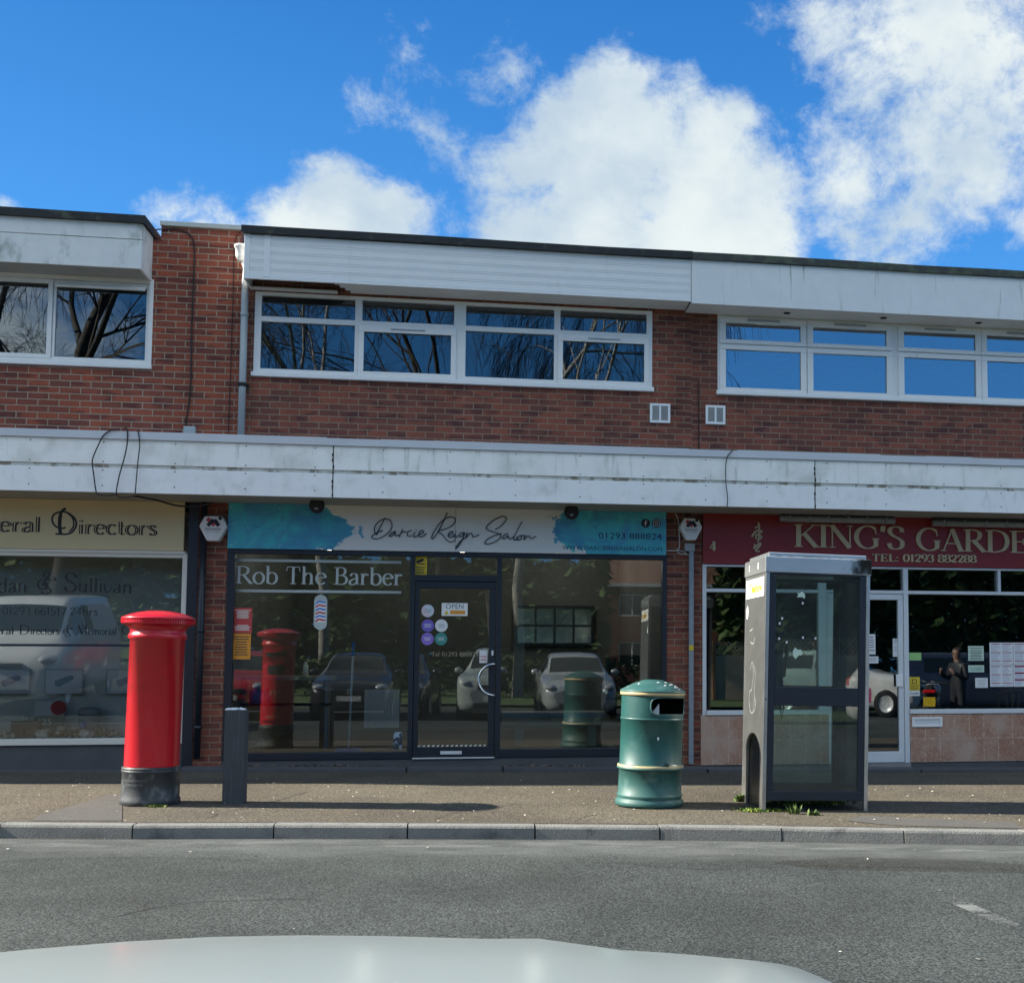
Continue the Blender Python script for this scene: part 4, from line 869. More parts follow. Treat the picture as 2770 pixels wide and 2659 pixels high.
for s in (1, -1): mb.tube([(hc.x+.0, D-.055, hc.z+s*rh), (hc.x+.0, D-.0, hc.z+s*rh)], .012, 8)
mb.build('handle', M['chrome'], door)
lb = RX(1191, 2031, 1249, 2040, D-.01); mb = MB(); mb.box(lb[0], lb[1], D-.012, D-.0005, lb[2], lb[3]); mb.build('letter_flap', M['alu'], door, bev=.002)
mb = MB(); kk = at(1332, 1766, D); mb.box(kk.x-.012, kk.x+.012, D-.008, D-.0005, kk.z-.03, kk.z+.03); mb.build('lock', M['alu'], door)
mb = MB(); mb.box(dl, dr, D-.025, D+.0, z0-.004, z0+.01); mb.build('threshold', M['alu'], door)
mb = MB()
nst = 15
for i in range(nst):
    a = dg[0]+(dg[1]-dg[0])*i/nst; w_ = (dg[1]-dg[0])/nst*.55; mb.prism([(a+.012, dzb+.022), (a+w_+.012, dzb+.022), (a+w_, dzb+.004), (a, dzb+.004)][::-1], YG-.0215, YG-.0205)
mb.build('hazard_tape', M['cream_frame'], door)

# sign
def ink_mat():
    m = bpy.data.materials.new('ink_sign'); m.use_nodes = True; m.node_tree.nodes.clear(); b = NB(m.node_tree)
    v = b.new('ShaderNodeTexCoord').outputs['Object']; s = b.new('ShaderNodeSeparateXYZ'); b.l.new(v, s.inputs[0]); x, z = s.outputs[0], s.outputs[2]
    n = b.noise(v, 3.2, 8, .62, .5); n_2 = b.noise(v, 10, 6, .6, 1.); wob = b.math('ADD', b.math('MULTIPLY_ADD', n, 1.5, -.75), b.math('MULTIPLY_ADD', n_2, .4, -.2))
    xl = at(1000, 1440, D).x; zl = at(900, 1444, D).z; xr = at(1450, 1425, D).x; zr = at(1500, 1420, D).z
    le = b.math('SUBTRACT', b.math('SUBTRACT', xl-.05, b.math('MULTIPLY', b.math('ABSOLUTE', b.math('SUBTRACT', z, zl)), 1.9)), x)
    re = b.math('SUBTRACT', x, b.math('MULTIPLY_ADD', b.math('ABSOLUTE', b.math('SUBTRACT', z, zr)), 1.6, xr+.06))
    e = b.math('ADD', b.math('MAXIMUM', le, re), wob)
    mk = b.step(e, -.02, .05)
    cc = b.mix(b.step(b.noise(v, 2.4, 7, .6, 1.6), .36, .66), (.07, .32, .52, 1), (.07, .56, .58, 1))
    cc = b.mix(b.math('MULTIPLY', b.step(b.noise(v, 4.5, 7, .65, 1.2), .55, .72), .55), cc, (.05, .15, .36, 1))
    cc = b.mix(b.math('MULTIPLY', b.step(b.noise(v, 7, 6, .7, .8), .6, .75), .35), cc, (.4, .75, .74, 1))
    c = b.mix(mk, (.8, .8, .76, 1), cc)
    p = b.new('ShaderNodeBsdfPrincipled', {'Roughness': .35}); b.l.new(c, p.inputs['Base Color']); o = b.new('ShaderNodeOutputMaterial'); b.l.new(p.outputs[0], o.inputs[0]); return m
sg = thing('shop_sign', 'white sign board with teal ink clouds and black handwritten lettering above the black shopfront', 'sign', (.3, D-.05, zhead))
Ys = D-.05; xj2 = at(1232.5, 1430, Ys).x; zt_ = zc0+.007
mb = MB(); im = ink_mat()
mb.box(at(617, 1420, Ys).x, xj2-.002, Ys, D-.002, zhead, zt_).box(xj2+.002, at(1802, 1440, Ys).x, Ys, D-.002, zhead, zt_); mb.build('board', im, sg)
scr = [[(240,118),(205,190),(170,255),(152,298),(128,265),(135,210),(175,160),(230,135),(290,145),(315,195),(300,250),(250,300),(190,335),(140,345),(103,335),(105,312),(128,292),(165,272),(218,255)],
 [(350,262),(310,280),(285,312),(302,318),(335,290),(352,266),(347,300),(362,312),(388,298)], [(428,238),(410,280),(388,325),(405,290),(435,270),(470,268)], [(525,252),(490,265),(475,295),(490,318),(525,310)],
 [(560,270),(540,310),(555,325),(590,305)], [(568,250),(575,254)], [(600,300),(640,280),(648,258),(622,255),(600,285),(602,315),(632,322),(680,285)],
 [(902,62),(870,140),(830,220),(790,290),(750,342),(736,335),(745,300),(790,220),(850,150),(920,115),(975,120),(985,160),(950,205),(880,240),(800,262),(850,300),(890,350),(930,378),(965,372),(985,350)],
 [(905,312),(950,290),(962,268),(935,268),(913,295),(915,322),(945,325),(985,295)], [(990,288),(975,320),(988,330),(1012,312)], [(992,264),(998,267)],
 [(1082,275),(1040,285),(1025,312),(1050,318),(1086,280),(1060,350),(1020,420),(994,447),(996,425),(1040,370),(1105,325)], [(1112,280),(1100,332),(1130,295),(1155,285),(1165,300),(1172,322),(1200,318),(1242,298)],
 [(1408,245),(1480,200),(1525,140),(1515,110),(1470,110),(1390,150),(1325,205),(1318,240),(1370,265),(1440,288),(1470,315),(1440,355),(1370,390),(1310,398),(1300,380),(1340,340),(1420,302),(1478,285)],
 [(1545,285),(1510,300),(1485,335),(1510,342),(1545,308),(1550,332),(1570,345),(1605,318)], [(1698,157),(1655,230),(1615,310),(1605,345),(1625,357),(1652,330)], [(1685,310),(1650,320),(1640,348),(1665,355),(1692,330),(1680,306),(1725,312)],
 [(1728,300),(1715,352),(1745,318),(1770,315),(1782,335),(1802,340),(1845,315)]]
mb = MB()
for pts in scr: stroke(mb, px_path(c2(pts, 7), 500/1960, 980, 1370, Ys-.012), lambda d: .0105, Ys-.012, .008, ident)
mb.build('script_lettering', M['ink'], sg)
Yt = Ys-.002
def ft(txt, x0p, x1p, yb, cap, name, parent, mt, Y=Yt, dy=.002, sl=None):
    a, b = at(x0p, yb, Y), at(x1p, yb, Y)
    return font_mesh(txt, a.x, b.x, a.z if sl is None else (at((x0p+x1p)/2, yb, Y).z), cap, Y, mt, name, parent)
M['ink_navy'] = mat('ink_navy', (.01, .02, .06), .5, var=0); M['halo'] = mat('letter_halo', (.4, .6, .66), .5, var=0)
ft('01293 888824', 1619, 1790, 1456.5, .078, 'phone_lettering', sg, M['ink_navy']); ft('WWW.DARCIEREIGNSALON.COM', 1521, 1791, 1486, .05, 'web_lettering', sg, M['ink_navy'])
for px, nm in ((1746.5, 'f'), (1775.5, 'c')):
    c = at(px, 1415.5, Yt); ic = MB(); ic.prism([(c.x+.055*math.cos(t*.2618), c.z+.055*math.sin(t*.2618)) for t in range(24)][::-1], Yt-.002, Yt+.002)
    io = ic.build('social_icon', M['ink'], sg); k = MB(); yy = Yt-.0035
    if nm == 'f':
        stroke(k, [(c.x-.003, c.z-.035), (c.x-.003, c.z+.015), (c.x+.004, c.z+.03), (c.x+.018, c.z+.031)], lambda d: .012, yy, .001, ident); stroke(k, [(c.x-.018, c.z+.004), (c.x+.016, c.z+.004)], lambda d: .01, yy, .001, ident)
    else:
        rr_ = [(c.x+sx*.034*(abs(math.cos(t))**.5), 0) for t, sx in ((0, 1),)]
        pts = [(c.x+.036*math.copysign(abs(math.cos(t))**.45, math.cos(t)), c.z+.036*math.copysign(abs(math.sin(t))**.45, math.sin(t))) for t in [i*math.pi/20 for i in range(41)]]
        stroke(k, pts, lambda d: .006, yy, .001, ident); stroke(k, [(c.x+.017*math.cos(i*.3142), c.z+.017*math.sin(i*.3142)) for i in range(21)], lambda d: .006, yy, .001, ident)
    k.build('symbol', M['paper'], io)
mb = MB()
for px in (625, 757, 878, 1000, 1130, 1340, 1450, 1560, 1680, 1797):
    for py in (1372+ (px-617)*.0245, 1474+(px-617)*.017): 
        q = at(px, py, Ys); mb.ellip((q.x, Ys-.001, q.z), .006, .003, .006, 0, 6, 4)
tag(mb.build('fixing_screws', M['white'], sg), kind='stuff')

# vinyl lettering on the left pane
wl = thing('window_lettering', 'pale serif lettering between two white lines on the left pane of the black shopfront', 'lettering', (-2, YG-.003, 2))
Yt = YG-.003; mb = MB()
a, b = at(637, 1578.5, Yt), at(1083, 1582, Yt); capR = at(800, 1533, Yt).z-at(800, 1579.5, Yt).z
lettering(mb, 'Rob The Barber', a.x, b.x+.03, (a.z+b.z)/2, capR, Yt, .001, .13, .05, True); mb.build('letters', M['frost'], wl)
for y0p, y1p in ((1516, 1520), (1598, 1602)):
    q0, q1 = at(632, y0p, Yt), at(1086, y1p, Yt); zz = (q0.z+q1.z)/2; mb = MB(); mb.tube([(q0.x, Yt, zz), (q1.x, Yt, zz)], .017, 10); mb.v = [(v[0], Yt+(v[1]-Yt)*.06, v[2]) for v in mb.v]; mb.build('line', M['frost'], wl)
bp_ = thing('barber_pole_sign', 'frosted barber pole sticker with red and blue waves on the left pane', 'sign', (at(867, 1660, Yt).x, Yt, 1.6))
q = at(867, 1656, Yt); mb = MB(); hw, hh = .075, .215
ol = [(q.x+hw*x, q.z+hh*z) for x, z in ((-1,-.62),(-.85,-.82),(-.4,-.93),(-.12,-.95),(0,-1),(.12,-.95),(.4,-.93),(.85,-.82),(1,-.62),(1,.62),(.85,.82),(.4,.93),(.12,.95),(0,1),(-.12,.95),(-.4,.93),(-.85,.82),(-1,.62))]
mb.prism(ol, Yt-.0005, Yt+.0005); mb.build('shape', M['frost'], bp_)
for nm, mm, off in (('white_field', M['white'], None), ('red_wave', M['red'], 0), ('blue_wave', M['blue'], 1)):
    mb = MB()
    if off is None: mb.box(q.x-.058, q.x+.058, Yt-.0014, Yt-.0006, q.z-.12, q.z+.13)
    else:
        for i in range(off, 6, 2):
            zc_ = q.z-.1+i*.042
            stroke(mb, [(q.x-.055+.0138*k, zc_+.011*math.sin(k*.8-.8)+.0024*k) for k in range(9)], lambda d: .02, Yt-.0018, .0003, ident)
    mb.build(nm, mm, bp_)
def sticker(name, label, cat, box, mt, Y=YG-.003, group=None, lines=None, lm=None, round_=False, t=.001):
    p = RX(*box, Y); root = thing(name, label, cat, ((p[0]+p[1])/2, Y, p[2]), 0, group); mb = MB(); cx, cz = (p[0]+p[1])/2, (p[2]+p[3])/2
    if round_: mb.prism([(cx+(p[1]-p[0])/2*math.cos(i*.2618), cz+(p[3]-p[2])/2*math.sin(i*.2618)) for i in range(24)][::-1], Y-t, Y)
    else: mb.box(p[0], p[1], Y-t, Y, p[2], p[3])
    mb.build('sheet', mt, root)
    if lines:
        k = MB(); rr = random.Random(int(box[0])); ww, hh = p[1]-p[0], p[3]-p[2]
        for f in lines:
            hw = ww*(.42 if not round_ else .3)*rr.uniform(.65, 1); k.box(cx-hw, cx+hw, Y-t-.0012, Y-t-.0002, p[2]+hh*f-hh*.018, p[2]+hh*f+hh*.018)
        k.build('printed_lines', lm, root)
    return root, p
sticker('poster', 'red notice with white print at the left edge of the black shopfront', 'poster', (630.6, 1644, 682, 1712), M['red'], lines=(.9, .84, .78, .72, .66, .6, .3, .24, .18, .12), lm=M['cream_frame'])
sticker('poster', 'orange notice with dark print below the red notice', 'poster', (627, 1713.7, 678, 1783), M['orange'], lines=(.88, .78, .68, .58, .48, .38, .28, .18), lm=M['ink_grey'])
sticker('sticker', 'small pale photo sticker low down beside the door', 'sticker', (1064, 1979.6, 1088, 2026), mat('photo_sticker', (.3, .38, .45), .5, col2=(.03, .04, .05), c2=(.48, .52), c2s=22, var=.2))
for (px, py), mm, lab in (((1157, 1652), M['pinkblue'], 'round iridescent sticker at the top left of the salon door'), ((1157, 1692), M['purple'], 'dark purple round sticker below the iridescent one'), ((1194, 1692), M['paper'], 'white round sticker below the open sign'),
    ((1156, 1728), mat('sticker_violet', (.24, .16, .55), .5), 'violet round sticker lowest on the left of the door glass'), ((1193, 1728), M['teal'], 'green round sticker below the white round one')):
    sticker('round_sticker', lab, 'sticker', (px-17, py-17, px+17, py+17), mm, YG-.0205, 'round stickers on the salon door', (.6, .5, .4), M['paper'] if mm not in (M['paper'], M['pinkblue']) else M['grey_mid'], True)
rt, p = sticker('open_sign', 'white open sign with an orange strip on the salon door', 'sign', (1194.7, 1631, 1265, 1665.7), M['white'], YG-.0205)
font_mesh('OPEN', p[0]+.05, p[1]-.05, p[2]+.085, .06, YG-.0225, mat('open_teal', (.03, .12, .16), .5), 'lettering', rt)
mb = MB(); mb.box(p[0]+.1, p[1]-.03, YG-.0235, YG-.0217, p[2]+.02, p[2]+.065); mb.build('orange_strip', M['orange'], rt); mb = MB(); mb.prism([(p[0]+.03, p[2]+.018), (p[0]+.085, p[2]+.018), (p[0]+.057, p[2]+.068)][::-1], YG-.0235, YG-.0217); mb.build('warning_triangle', M['yellow'], rt)
rt, p = sticker('warning_sticker', 'yellow camera warning sticker above the salon door', 'sticker', (1120, 1505.5, 1155, 1554.5), M['yellow'], YG-.003, None, (.42, .34, .26, .16, .1), M['ink_grey'])
mb = MB(); cx, cz = (p[0]+p[1])/2, p[2]+(p[3]-p[2])*.75; stroke(mb, [(cx-.045, cz-.015), (cx+.035, cz+.02)], lambda d: .03, YG-.006, .001, ident); stroke(mb, [(cx-.02, cz-.03), (cx+.05, cz-.035)], lambda d: .012, YG-.006, .001, ident); mb.build('camera_symbol', M['ink'], rt)
sticker('door_notice', 'small white and red notice beside the curved door handle', 'notice', (1297, 1758.6, 1318.5, 1793), M['paper'], YG-.0205, None, (.55, .48, .3, .22), M['red'])
dn = thing('door_number', 'faint gold telephone number on the salon door glass', 'lettering', (at(1230, 1775, D).x, YG-.0205, 1.3)); ft('Tel 01293 888824', 1167, 1294, 1775, .055, 'letters', dn, mat('faint_gold', (.28, .24, .17), .6), YG-.021)
# things inside the salon
YB = D+5.15
def inroom(px, py, Y): return at(px, py, Y)
mr = RX(1397, 1643, 1602, 1742, YB); mg = thing('wall_mirror', 'wide mirror in a black gridded frame on the back wall of the salon', 'mirror', ((mr[0]+mr[1])/2, YB, mr[2]))
mb = MB(); mb.box(mr[0], mr[1], YB-.02, YB-.005, mr[2], mr[3]); mb.build('glass', M['chrome'], mg)
mb = MB(); mb.frame(mr[0]-.03, mr[1]+.03, mr[2]-.03, mr[3]+.03, .05, YB-.04, YB-.002)
for i in (1, 2, 3): xx = mr[0]+(mr[1]-mr[0])*i/4; mb.box(xx-.018, xx+.018, YB-.038, YB-.021, mr[2]+.02, mr[3]-.02)
zz = (mr[2]+mr[3])/2; mb.box(mr[0]+.02, mr[1]-.02, YB-.037, YB-.0215, zz-.018, zz+.018); mb.build('frame', M['black'], mg)
fl_z = ss[2]+.025
bw = at(952, 1762, D+.6); br = thing('broom', 'blue broom with a grey handle leaning inside the left pane', 'broom', (bw.x, D+.6, fl_z))
bx_ = at(943, 2025, D+.6)
mb = MB(); mb.tube([(bx_.x, D+.6, fl_z+.07), (bw.x, D+.75, bw.z-.05)], .014, 8); mb.build('handle', M['paper'], br)
mb = MB(); mb.tube([(bw.x, D+.748, bw.z-.05), (bw.x+.002, D+.755, bw.z+.12)], .018, 8); mb.build('grip', M['blue'], br)
mb = MB(); mb.box(bx_.x-.15, bx_.x+.15, D+.56, D+.64, fl_z+.005, fl_z+.06); mb.build('head', M['blue'], br, bev=.012)
sh = RX(640, 1832, 905, 1839, D+1.2); cs = thing('counter_shelf', 'long shelf carrying bottles inside the left pane', 'shelf', (sh[0], D+1.2, sh[2]))
mb = MB(); mb.box(sh[0], sh[1], D+1.0, D+1.45, sh[2], sh[3]+.02); mb.build('top', M['wood_pale'], cs); mb = MB(); mb.box(sh[0]+.05, sh[1]-.05, D+1.05, D+1.4, sh[2]-.32, sh[2]-.29); mb.build('lower_shelf', M['dark_room'], cs)
mb = MB(); [mb.box(sx-.02, sx+.02, D+1.1, D+1.35, fl_z, sh[2]-.001) for sx in (sh[0]+.08, sh[1]-.08)]; mb.build('support', M['grey_mid'], cs)
for px, y0, y1, r, mm, lab in ((826, 1793, 1829, .035, M['white'], 'white bottle standing on the top of the counter shelf'), (692, 1880, 1922, .085, M['blue'], 'blue canister under the counter shelf'), (708, 1888, 1922, .035, M['paper'], 'clear bottle beside the blue canister'), (722, 1884, 1922, .05, M['grey_mid'], 'grey bottle right of the clear one under the shelf')):
    q = at(px, y1, D+1.2); zb_ = sh[3]+.021 if y1 < 1850 else sh[2]-.289; hgt = (y1-y0)/205.; mb = MB(); mb.lathe([(0, 0), (r, 0), (r, hgt*.75), (r*.4, hgt*.85), (r*.4, hgt), (0, hgt)], (q.x, D+1.2, zb_), 16); tag(mb.build('bottle', mm), lab, 'bottle')
rd = RX(985, 1865, 1080, 1968, D+2.2); ra = thing('radiator', 'white slatted radiator inside the left pane', 'radiator', (rd[0], D+2.2, rd[2]))
mb = MB(); mb.box(rd[0], rd[1], D+2.23, D+2.28, rd[2], rd[3]); mb.build('panel', M['grey_mid'], ra)
mb = MB()
for i in range(12): xx = rd[0]+(rd[1]-rd[0])*(i+.5)/12; mb.box(xx-.018, xx+.018, D+2.2, D+2.229, rd[2], rd[3])
mb.build('slats', M['paper'], ra)
rc = RX(1358, 1925, 1700, 1960, D+1.5); dk = thing('reception_desk', 'reception desk with a pale top and wooden legs inside the right pane', 'desk', (rc[0], D+1.5, fl_z))
mb = MB(); mb.box(rc[0], rc[1], D+1.3, D+1.9, rc[3]-.06, rc[3]); mb.build('top', M['grey_mid'], dk); mb = MB(); mb.box(rc[0], rc[1], D+1.32, D+1.36, rc[2], rc[3]-.061); mb.build('apron', M['wood_pale'], dk)
for px in (1404, 1600): q = at(px, 2000, D+1.4); mb = MB(); mb.box(q.x-.055, q.x+.055, D+1.37, D+1.48, fl_z, rc[2]-.001 if False else rc[3]-.062); mb.build('leg', M['wood_pale'], dk)
ch = at(1690, 1960, D+1.1); st = thing('styling_chair', 'black styling chair in the salon behind the litter bin', 'chair', (ch.x, D+1.1, fl_z))
mb = MB(); mb.lathe([(0, 0), (.25, 0), (.25, .03), (.03, .05), (.03, .42), (0, .42)], (ch.x, D+1.1, fl_z), 20); mb.build('base', M['chrome'], st)
mb = MB(); mb.box(ch.x-.25, ch.x+.25, D+.85, D+1.35, fl_z+.42, fl_z+.55); mb.build('seat', M['black_matt'], st, bev=.04); mb = MB(); mb.box(ch.x-.23, ch.x+.23, D+1.3, D+1.4, fl_z+.6, fl_z+1.2); mb.build('backrest', M['black_matt'], st, bev=.04)
for s in (-1, 1): mb = MB(); mb.tube([(ch.x+s*.27, D+.9, fl_z+.72), (ch.x+s*.27, D+1.3, fl_z+.74), (ch.x+s*.26, D+1.32, fl_z+.5)], .025, 8); mb.build('armrest', M['chrome'], st)
for i, (px, py, Y) in enumerate(((804, 1503.5, 1.6), (931, 1505.5, 1.6), (859, 1529, 3.3), (890, 1544, 4.4), (1059, 1585, 3.0), (1544, 1516, 1.4), (1529, 1532, 2.3), (1524, 1539, 3.0), (1512, 1551, 3.8), (1504, 1557, 4.6), (1249, 1614, 4.5))):
    q = at(px, py, D+Y); mb = MB(); mb.lathe([(0, 0), (.036, 0), (.036, .012), (0, .012)], (q.x, D+Y, 2.955), 14); tag(mb.build('spotlight', M['spot']), 'small lit round spotlight in the salon ceiling', 'spotlight', 'ceiling spotlights in the salon')

for lx, ly in ((-1.8, 1.4), (-1.2, 3.6), (1.0, 1.8), (1.3, 4.0)):
    ld = bpy.data.lights.new('spotlight_lamp', 'POINT'); ld.energy = 4.2; ld.color = (1, .9, .76); ld.shadow_soft_size = .05; lo_ = bpy.data.objects.new('spotlight_lamp', ld); COL.objects.link(lo_); lo_.location = (lx, D+ly, 2.9)
# ------------------------------------------------------------------ takeaway shopfront
x0, x1, z0, z1 = ks
zh = (at(1905, 1523, D).z+at(2600, 1539, D).z)/2; X = lambda px: at(px, 1760, D).x
zb0, zb1 = (at(2000, 1600, D).z+at(2600, 1610, D).z)/2, (at(2000, 1591.5, D).z+at(2600, 1600.5, D).z)/2
zs0, zs1 = at(2500, 1930, D).z, at(2500, 1918, D).z; zgt = (at(1950, 1531, D).z+at(2580, 1543, D).z)/2
d0, d1 = X(2240), X(2459)
fr = MB(); fr.box(x0, x1, D-.01, yf1, zgt, zh); 
posts = [(x0, X(1910.5)), (X(2214), X(2236)), (X(2445), X(2458))]
u_ = X(2706); 
while u_ < x1: posts.append((u_-.02, u_+.02)); u_ += 1.24
fr.box(x0, posts[0][1], D-.01, yf1, zs0, zgt); fr.box(posts[1][0], posts[1][1], D-.01, yf1, z0, zgt); fr.box(posts[2][0], posts[2][1], D-.01, yf1, z0, zgt)
segs = [(posts[0][1], posts[1][0]), (posts[2][1], x1)]
for a, b in segs: fr.box(a, b, D-.01, yf1, zb0, zb1); fr.box(a, b, D-.03, yf1, zs0, zs1)
fr.box(posts[1][1], posts[2][0], D-.01, yf1, zb0, zb1)
for a, b in posts[3:]: fr.box(a, b, D-.008, yf1, zb1+.0, zgt)
front = fr.build('shop_window', M['alu'], takeaway, bev=.004)
for a, b in segs: mb = MB(); glz(mb, a, b, zs1, zb0, YG); mb.build('pane', M['glass_take'], front)
tl = [posts[0][1], posts[1][0], posts[1][1], posts[2][0], posts[2][1]]
for a, b in ((posts[0][1], posts[1][0]), (posts[1][1], posts[2][0]), (posts[2][1], posts[3][0]))+tuple((posts[i][1], posts[i+1][0]) for i in range(3, len(posts)-1)):
    mb = MB(); glz(mb, a, b, zb1, zgt, YG); mb.build('fanlight', M['glass_shop'], front)
dL, dR = posts[1][1]+.004, posts[2][0]-.004; dgl = X(2276), X(2430); dzt = at(2350, 1622, D).z; dzb = at(2350, 2033, D).z
mb = MB(); mb.box(dL, dR, D, D+.06, dzt, zb0-.005); mb.box(dL, dR, D, D+.06, z0+.005, dzb); mb.box(dL, dgl[0], D, D+.06, dzb, dzt); mb.box(dgl[1], dR, D, D+.06, dzb, dzt)
door = mb.build('door', M['alu'], takeaway, bev=.004); mb = MB(); glz(mb, dgl[0], dgl[1], dzb, dzt, YG-.02); mb.build('pane', M['glass_take'], door)
lk = RX(2424, 1824, 2442, 1857, D-.01); mb = MB(); mb.box(lk[0], lk[1], D-.02, D-.0005, lk[2], lk[3]); mb.build('lock_plate', M['white'], door, bev=.004)
hp = RX(2346, 1861, 2356, 1900, D-.02); mb = MB(); mb.box(hp[0]-.02, hp[1], D-.05, D-.03+.05, hp[2], hp[3]); mb.build('handle', mat('handle_pink', (.45, .06, .12), .5), door, bev=.01)
mb = MB(); mb.box(d0, d1, D-.03, yf1, GZ, z0-.002); mb.build('door_step', M['conc'], takeaway)
def tile_mat():
    m = bpy.data.materials.new('pink_tiles'); m.use_nodes = True; m.node_tree.nodes.clear(); b = NB(m.node_tree)
    v = b.new('ShaderNodeTexCoord').outputs['Object']; s = b.new('ShaderNodeSeparateXYZ'); b.l.new(v, s.inputs[0]); c_ = b.new('ShaderNodeCombineXYZ')
    b.l.new(b.math('SUBTRACT', s.outputs[0], X(2460)), c_.inputs[0]); b.l.new(b.math('SUBTRACT', s.outputs[2], at(2600, 1996, D).z), c_.inputs[1])
    t = b.new('ShaderNodeTexBrick', {'Color1': (.46, .285, .2, 1), 'Color2': (.4, .235, .165, 1), 'Mortar': (.66, .56, .46, 1), 'Scale': 1., 'Mortar Size': .004, 'Brick Width': .196, 'Row Height': .292}, offset=0.); b.l.new(c_.outputs[0], t.inputs['Vector'])
    wv_ = b.noise(b.mapv(v, (9, 9, 9)), 1, 6, .6, 2.2)
    c = b.mix(b.math('MULTIPLY', b.step(b.math('ABSOLUTE', b.math('SUBTRACT', wv_, .5)), .09, .0), .8), t.outputs['Color'], (.3, .13, .08, 1)); c = b.mix(b.step(b.noise(v, 2, 4), .4, .75), c, (.47, .34, .27, 1))
    p = b.new('ShaderNodeBsdfPrincipled', {'Roughness': .3}); b.l.new(c, p.inputs['Base Color']); o = b.new('ShaderNodeOutputMaterial'); b.l.new(p.outputs[0], o.inputs[0]); return m
M['tiles'] = tile_mat(); zt0 = at(2600, 2059, D).z
mb = MB(); mb.box(x0-.02, d0-.001, D-.012, yf1, zt0, zs0-.001).box(d1+.001, x1, D-.012, yf1, zt0, zs0-.001); mb.build('stall_riser', M['tiles'], takeaway)
mb = MB(); mb.box(x0, d0-.001, D+.0, yf1, GZ, zt0-.001).box(d1+.001, x1, D+.0, yf1, GZ, zt0-.001); mb.build('plinth', M['conc_dark'], takeaway)
lb = RX(2467, 1939, 2549, 1966, D-.02); mb = MB(); mb.frame(lb[0], lb[1], lb[2], lb[3], .03, D-.03, D-.0125); lo = mb.build('letter_box', M['white'], takeaway, bev=.004); mb = MB(); mb.box(lb[0]+.03, lb[1]-.03, D-.02, D-.0126, lb[2]+.03, lb[3]-.03); mb.build('flap', M['alu'], lo)
# sign
sg = thing('shop_sign', 'red sign board with gold serif lettering above the white framed shopfront', 'sign', (ks[0]+3, D-.04, zh)); Ys = D-.04
mb = MB(); zst_ = zc0+.007; mb.box(ks[0]-.0, XR-.4, Ys, D-.012, zh+.004, zst_); mb.build('board', M['red_sign'], sg, bev=.003)
Yt = Ys-.02
def GLt(txt, a, b, ya, yb, cap, name, thick=.17, thin=.05):
    p, q = at(a, ya, Yt), at(b, yb, Yt); mb = MB(); lettering(mb, txt, p.x, q.x, p.z, cap, Yt, .018, thick, thin, True, slope=(q.z-p.z)/(q.x-p.x)*.9); return mb.build(name, M['gold'], sg)
cpk = at(2180, 1418, Yt).z-at(2180, 1479, Yt).z
GLt("KING'S", 2148, 2450, 1478.5, 1486, cpk, 'lettering', .17); GLt('GARDEN', 2480, 2853, 1488, 1498, cpk, 'lettering', .17)
GLt('TEL: 01293 882288', 2359, 2642, 1518, 1521, .092, 'number_lettering', .2, .09); GLt('4', 1920, 1938, 1489, 1489, .115, 'house_number', .24, .08)
mb = MB(); sc = 260/1960
for pts, k in (([(1125,255),(1165,290),(1130,330)], .018), ([(1070,365),(1130,335),(1165,340),(1150,390)], .02), ([(1010,545),(1080,440),(1160,415),(1215,430),(1180,460)], .024), ([(1110,480),(1090,540),(1100,590)], .018), ([(1105,490),(1200,530),(1195,570),(1130,600)], .02), ([(1160,440),(1150,560),(1130,650)], .018),
   ([(1060,690),(1070,740),(1040,785)], .02), ([(1040,780),(1110,720),(1180,670),(1175,720),(1080,815)], .022), ([(1075,815),(1130,840),(1170,830)], .018)):
    stroke(mb, px_path(c2(pts, 5), sc, 1900, 1380, Yt), lambda d, k=k: k, Yt, .012, ident)
mb.build('character', M['gold'], sg)
for a, b, ya, yb in ((2110, 2420, 1402, 1410), (2523, 2860, 1415, 1422)):
    p, q = at(a, ya, D-.14), at(b, yb, D-.14); zz = (p.z+q.z)/2; tl_ = thing('strip_light', 'grey strip light above the %s word of the red sign' % ('first' if a < 2300 else 'second'), 'light', (p.x, D-.14, zz), 0, 'strip lights above the red sign')
    mb = MB(); mb.tube([(p.x, D-.14, zz), (q.x, D-.14, zz)], .04, 12); mb.build('tube', M['grey_mid'], tl_); mb = MB(); mb.box(p.x+.02, q.x-.02, D-.16, D-.05, zz+.041, zc0+.008); mb.build('housing', M['dark_plastic'], tl_)
    mb = MB(); n = 6
    for i in range(n): xx = p.x+(q.x-p.x)*(i+.5)/n; mb.box(xx-.008, xx+.008, D-.183, D-.097, zz-.043, zz+.042)
    mb.build('clips', M['grey_mid'], tl_)
# papers and stickers
sticker('notice', 'pale green price notice on the right window', 'notice', (2619, 1747, 2661, 1787), M['green_paper'], lines=(.85, .7, .6, .5, .4, .3, .2, .1), lm=M['ink_grey'])
rt, p = sticker('closed_sign', 'small green closed sign under the pale green notice', 'sign', (2619, 1799, 2662, 1818), M['green_paper']); font_mesh('CLOSED', p[0]+.02, p[1]-.02, p[2]+.02, .045, YG-.0055, mat('closed_teal', (.05, .25, .27), .5), 'lettering', rt)
sticker('notice', 'small white card at the lower left of the menu sheets', 'notice', (2638, 1833, 2672, 1860), M['paper'], lines=(.8, .65, .5, .35, .2), lm=M['grey_mid'])
rt, p = sticker('sticker', 'yellow sticker low beside the takeaway door', 'sticker', (2459.5, 1831, 2488, 1867), M['yellow']); font_mesh('YELLOW', p[0]+.012, p[1]-.012, p[2]+.045, .026, YG-.0055, M['ink'], 'lettering', rt); font_mesh('PAGES', p[0]+.02, p[1]-.02, p[2]+.012, .026, YG-.0055, M['ink'], 'lettering', rt)
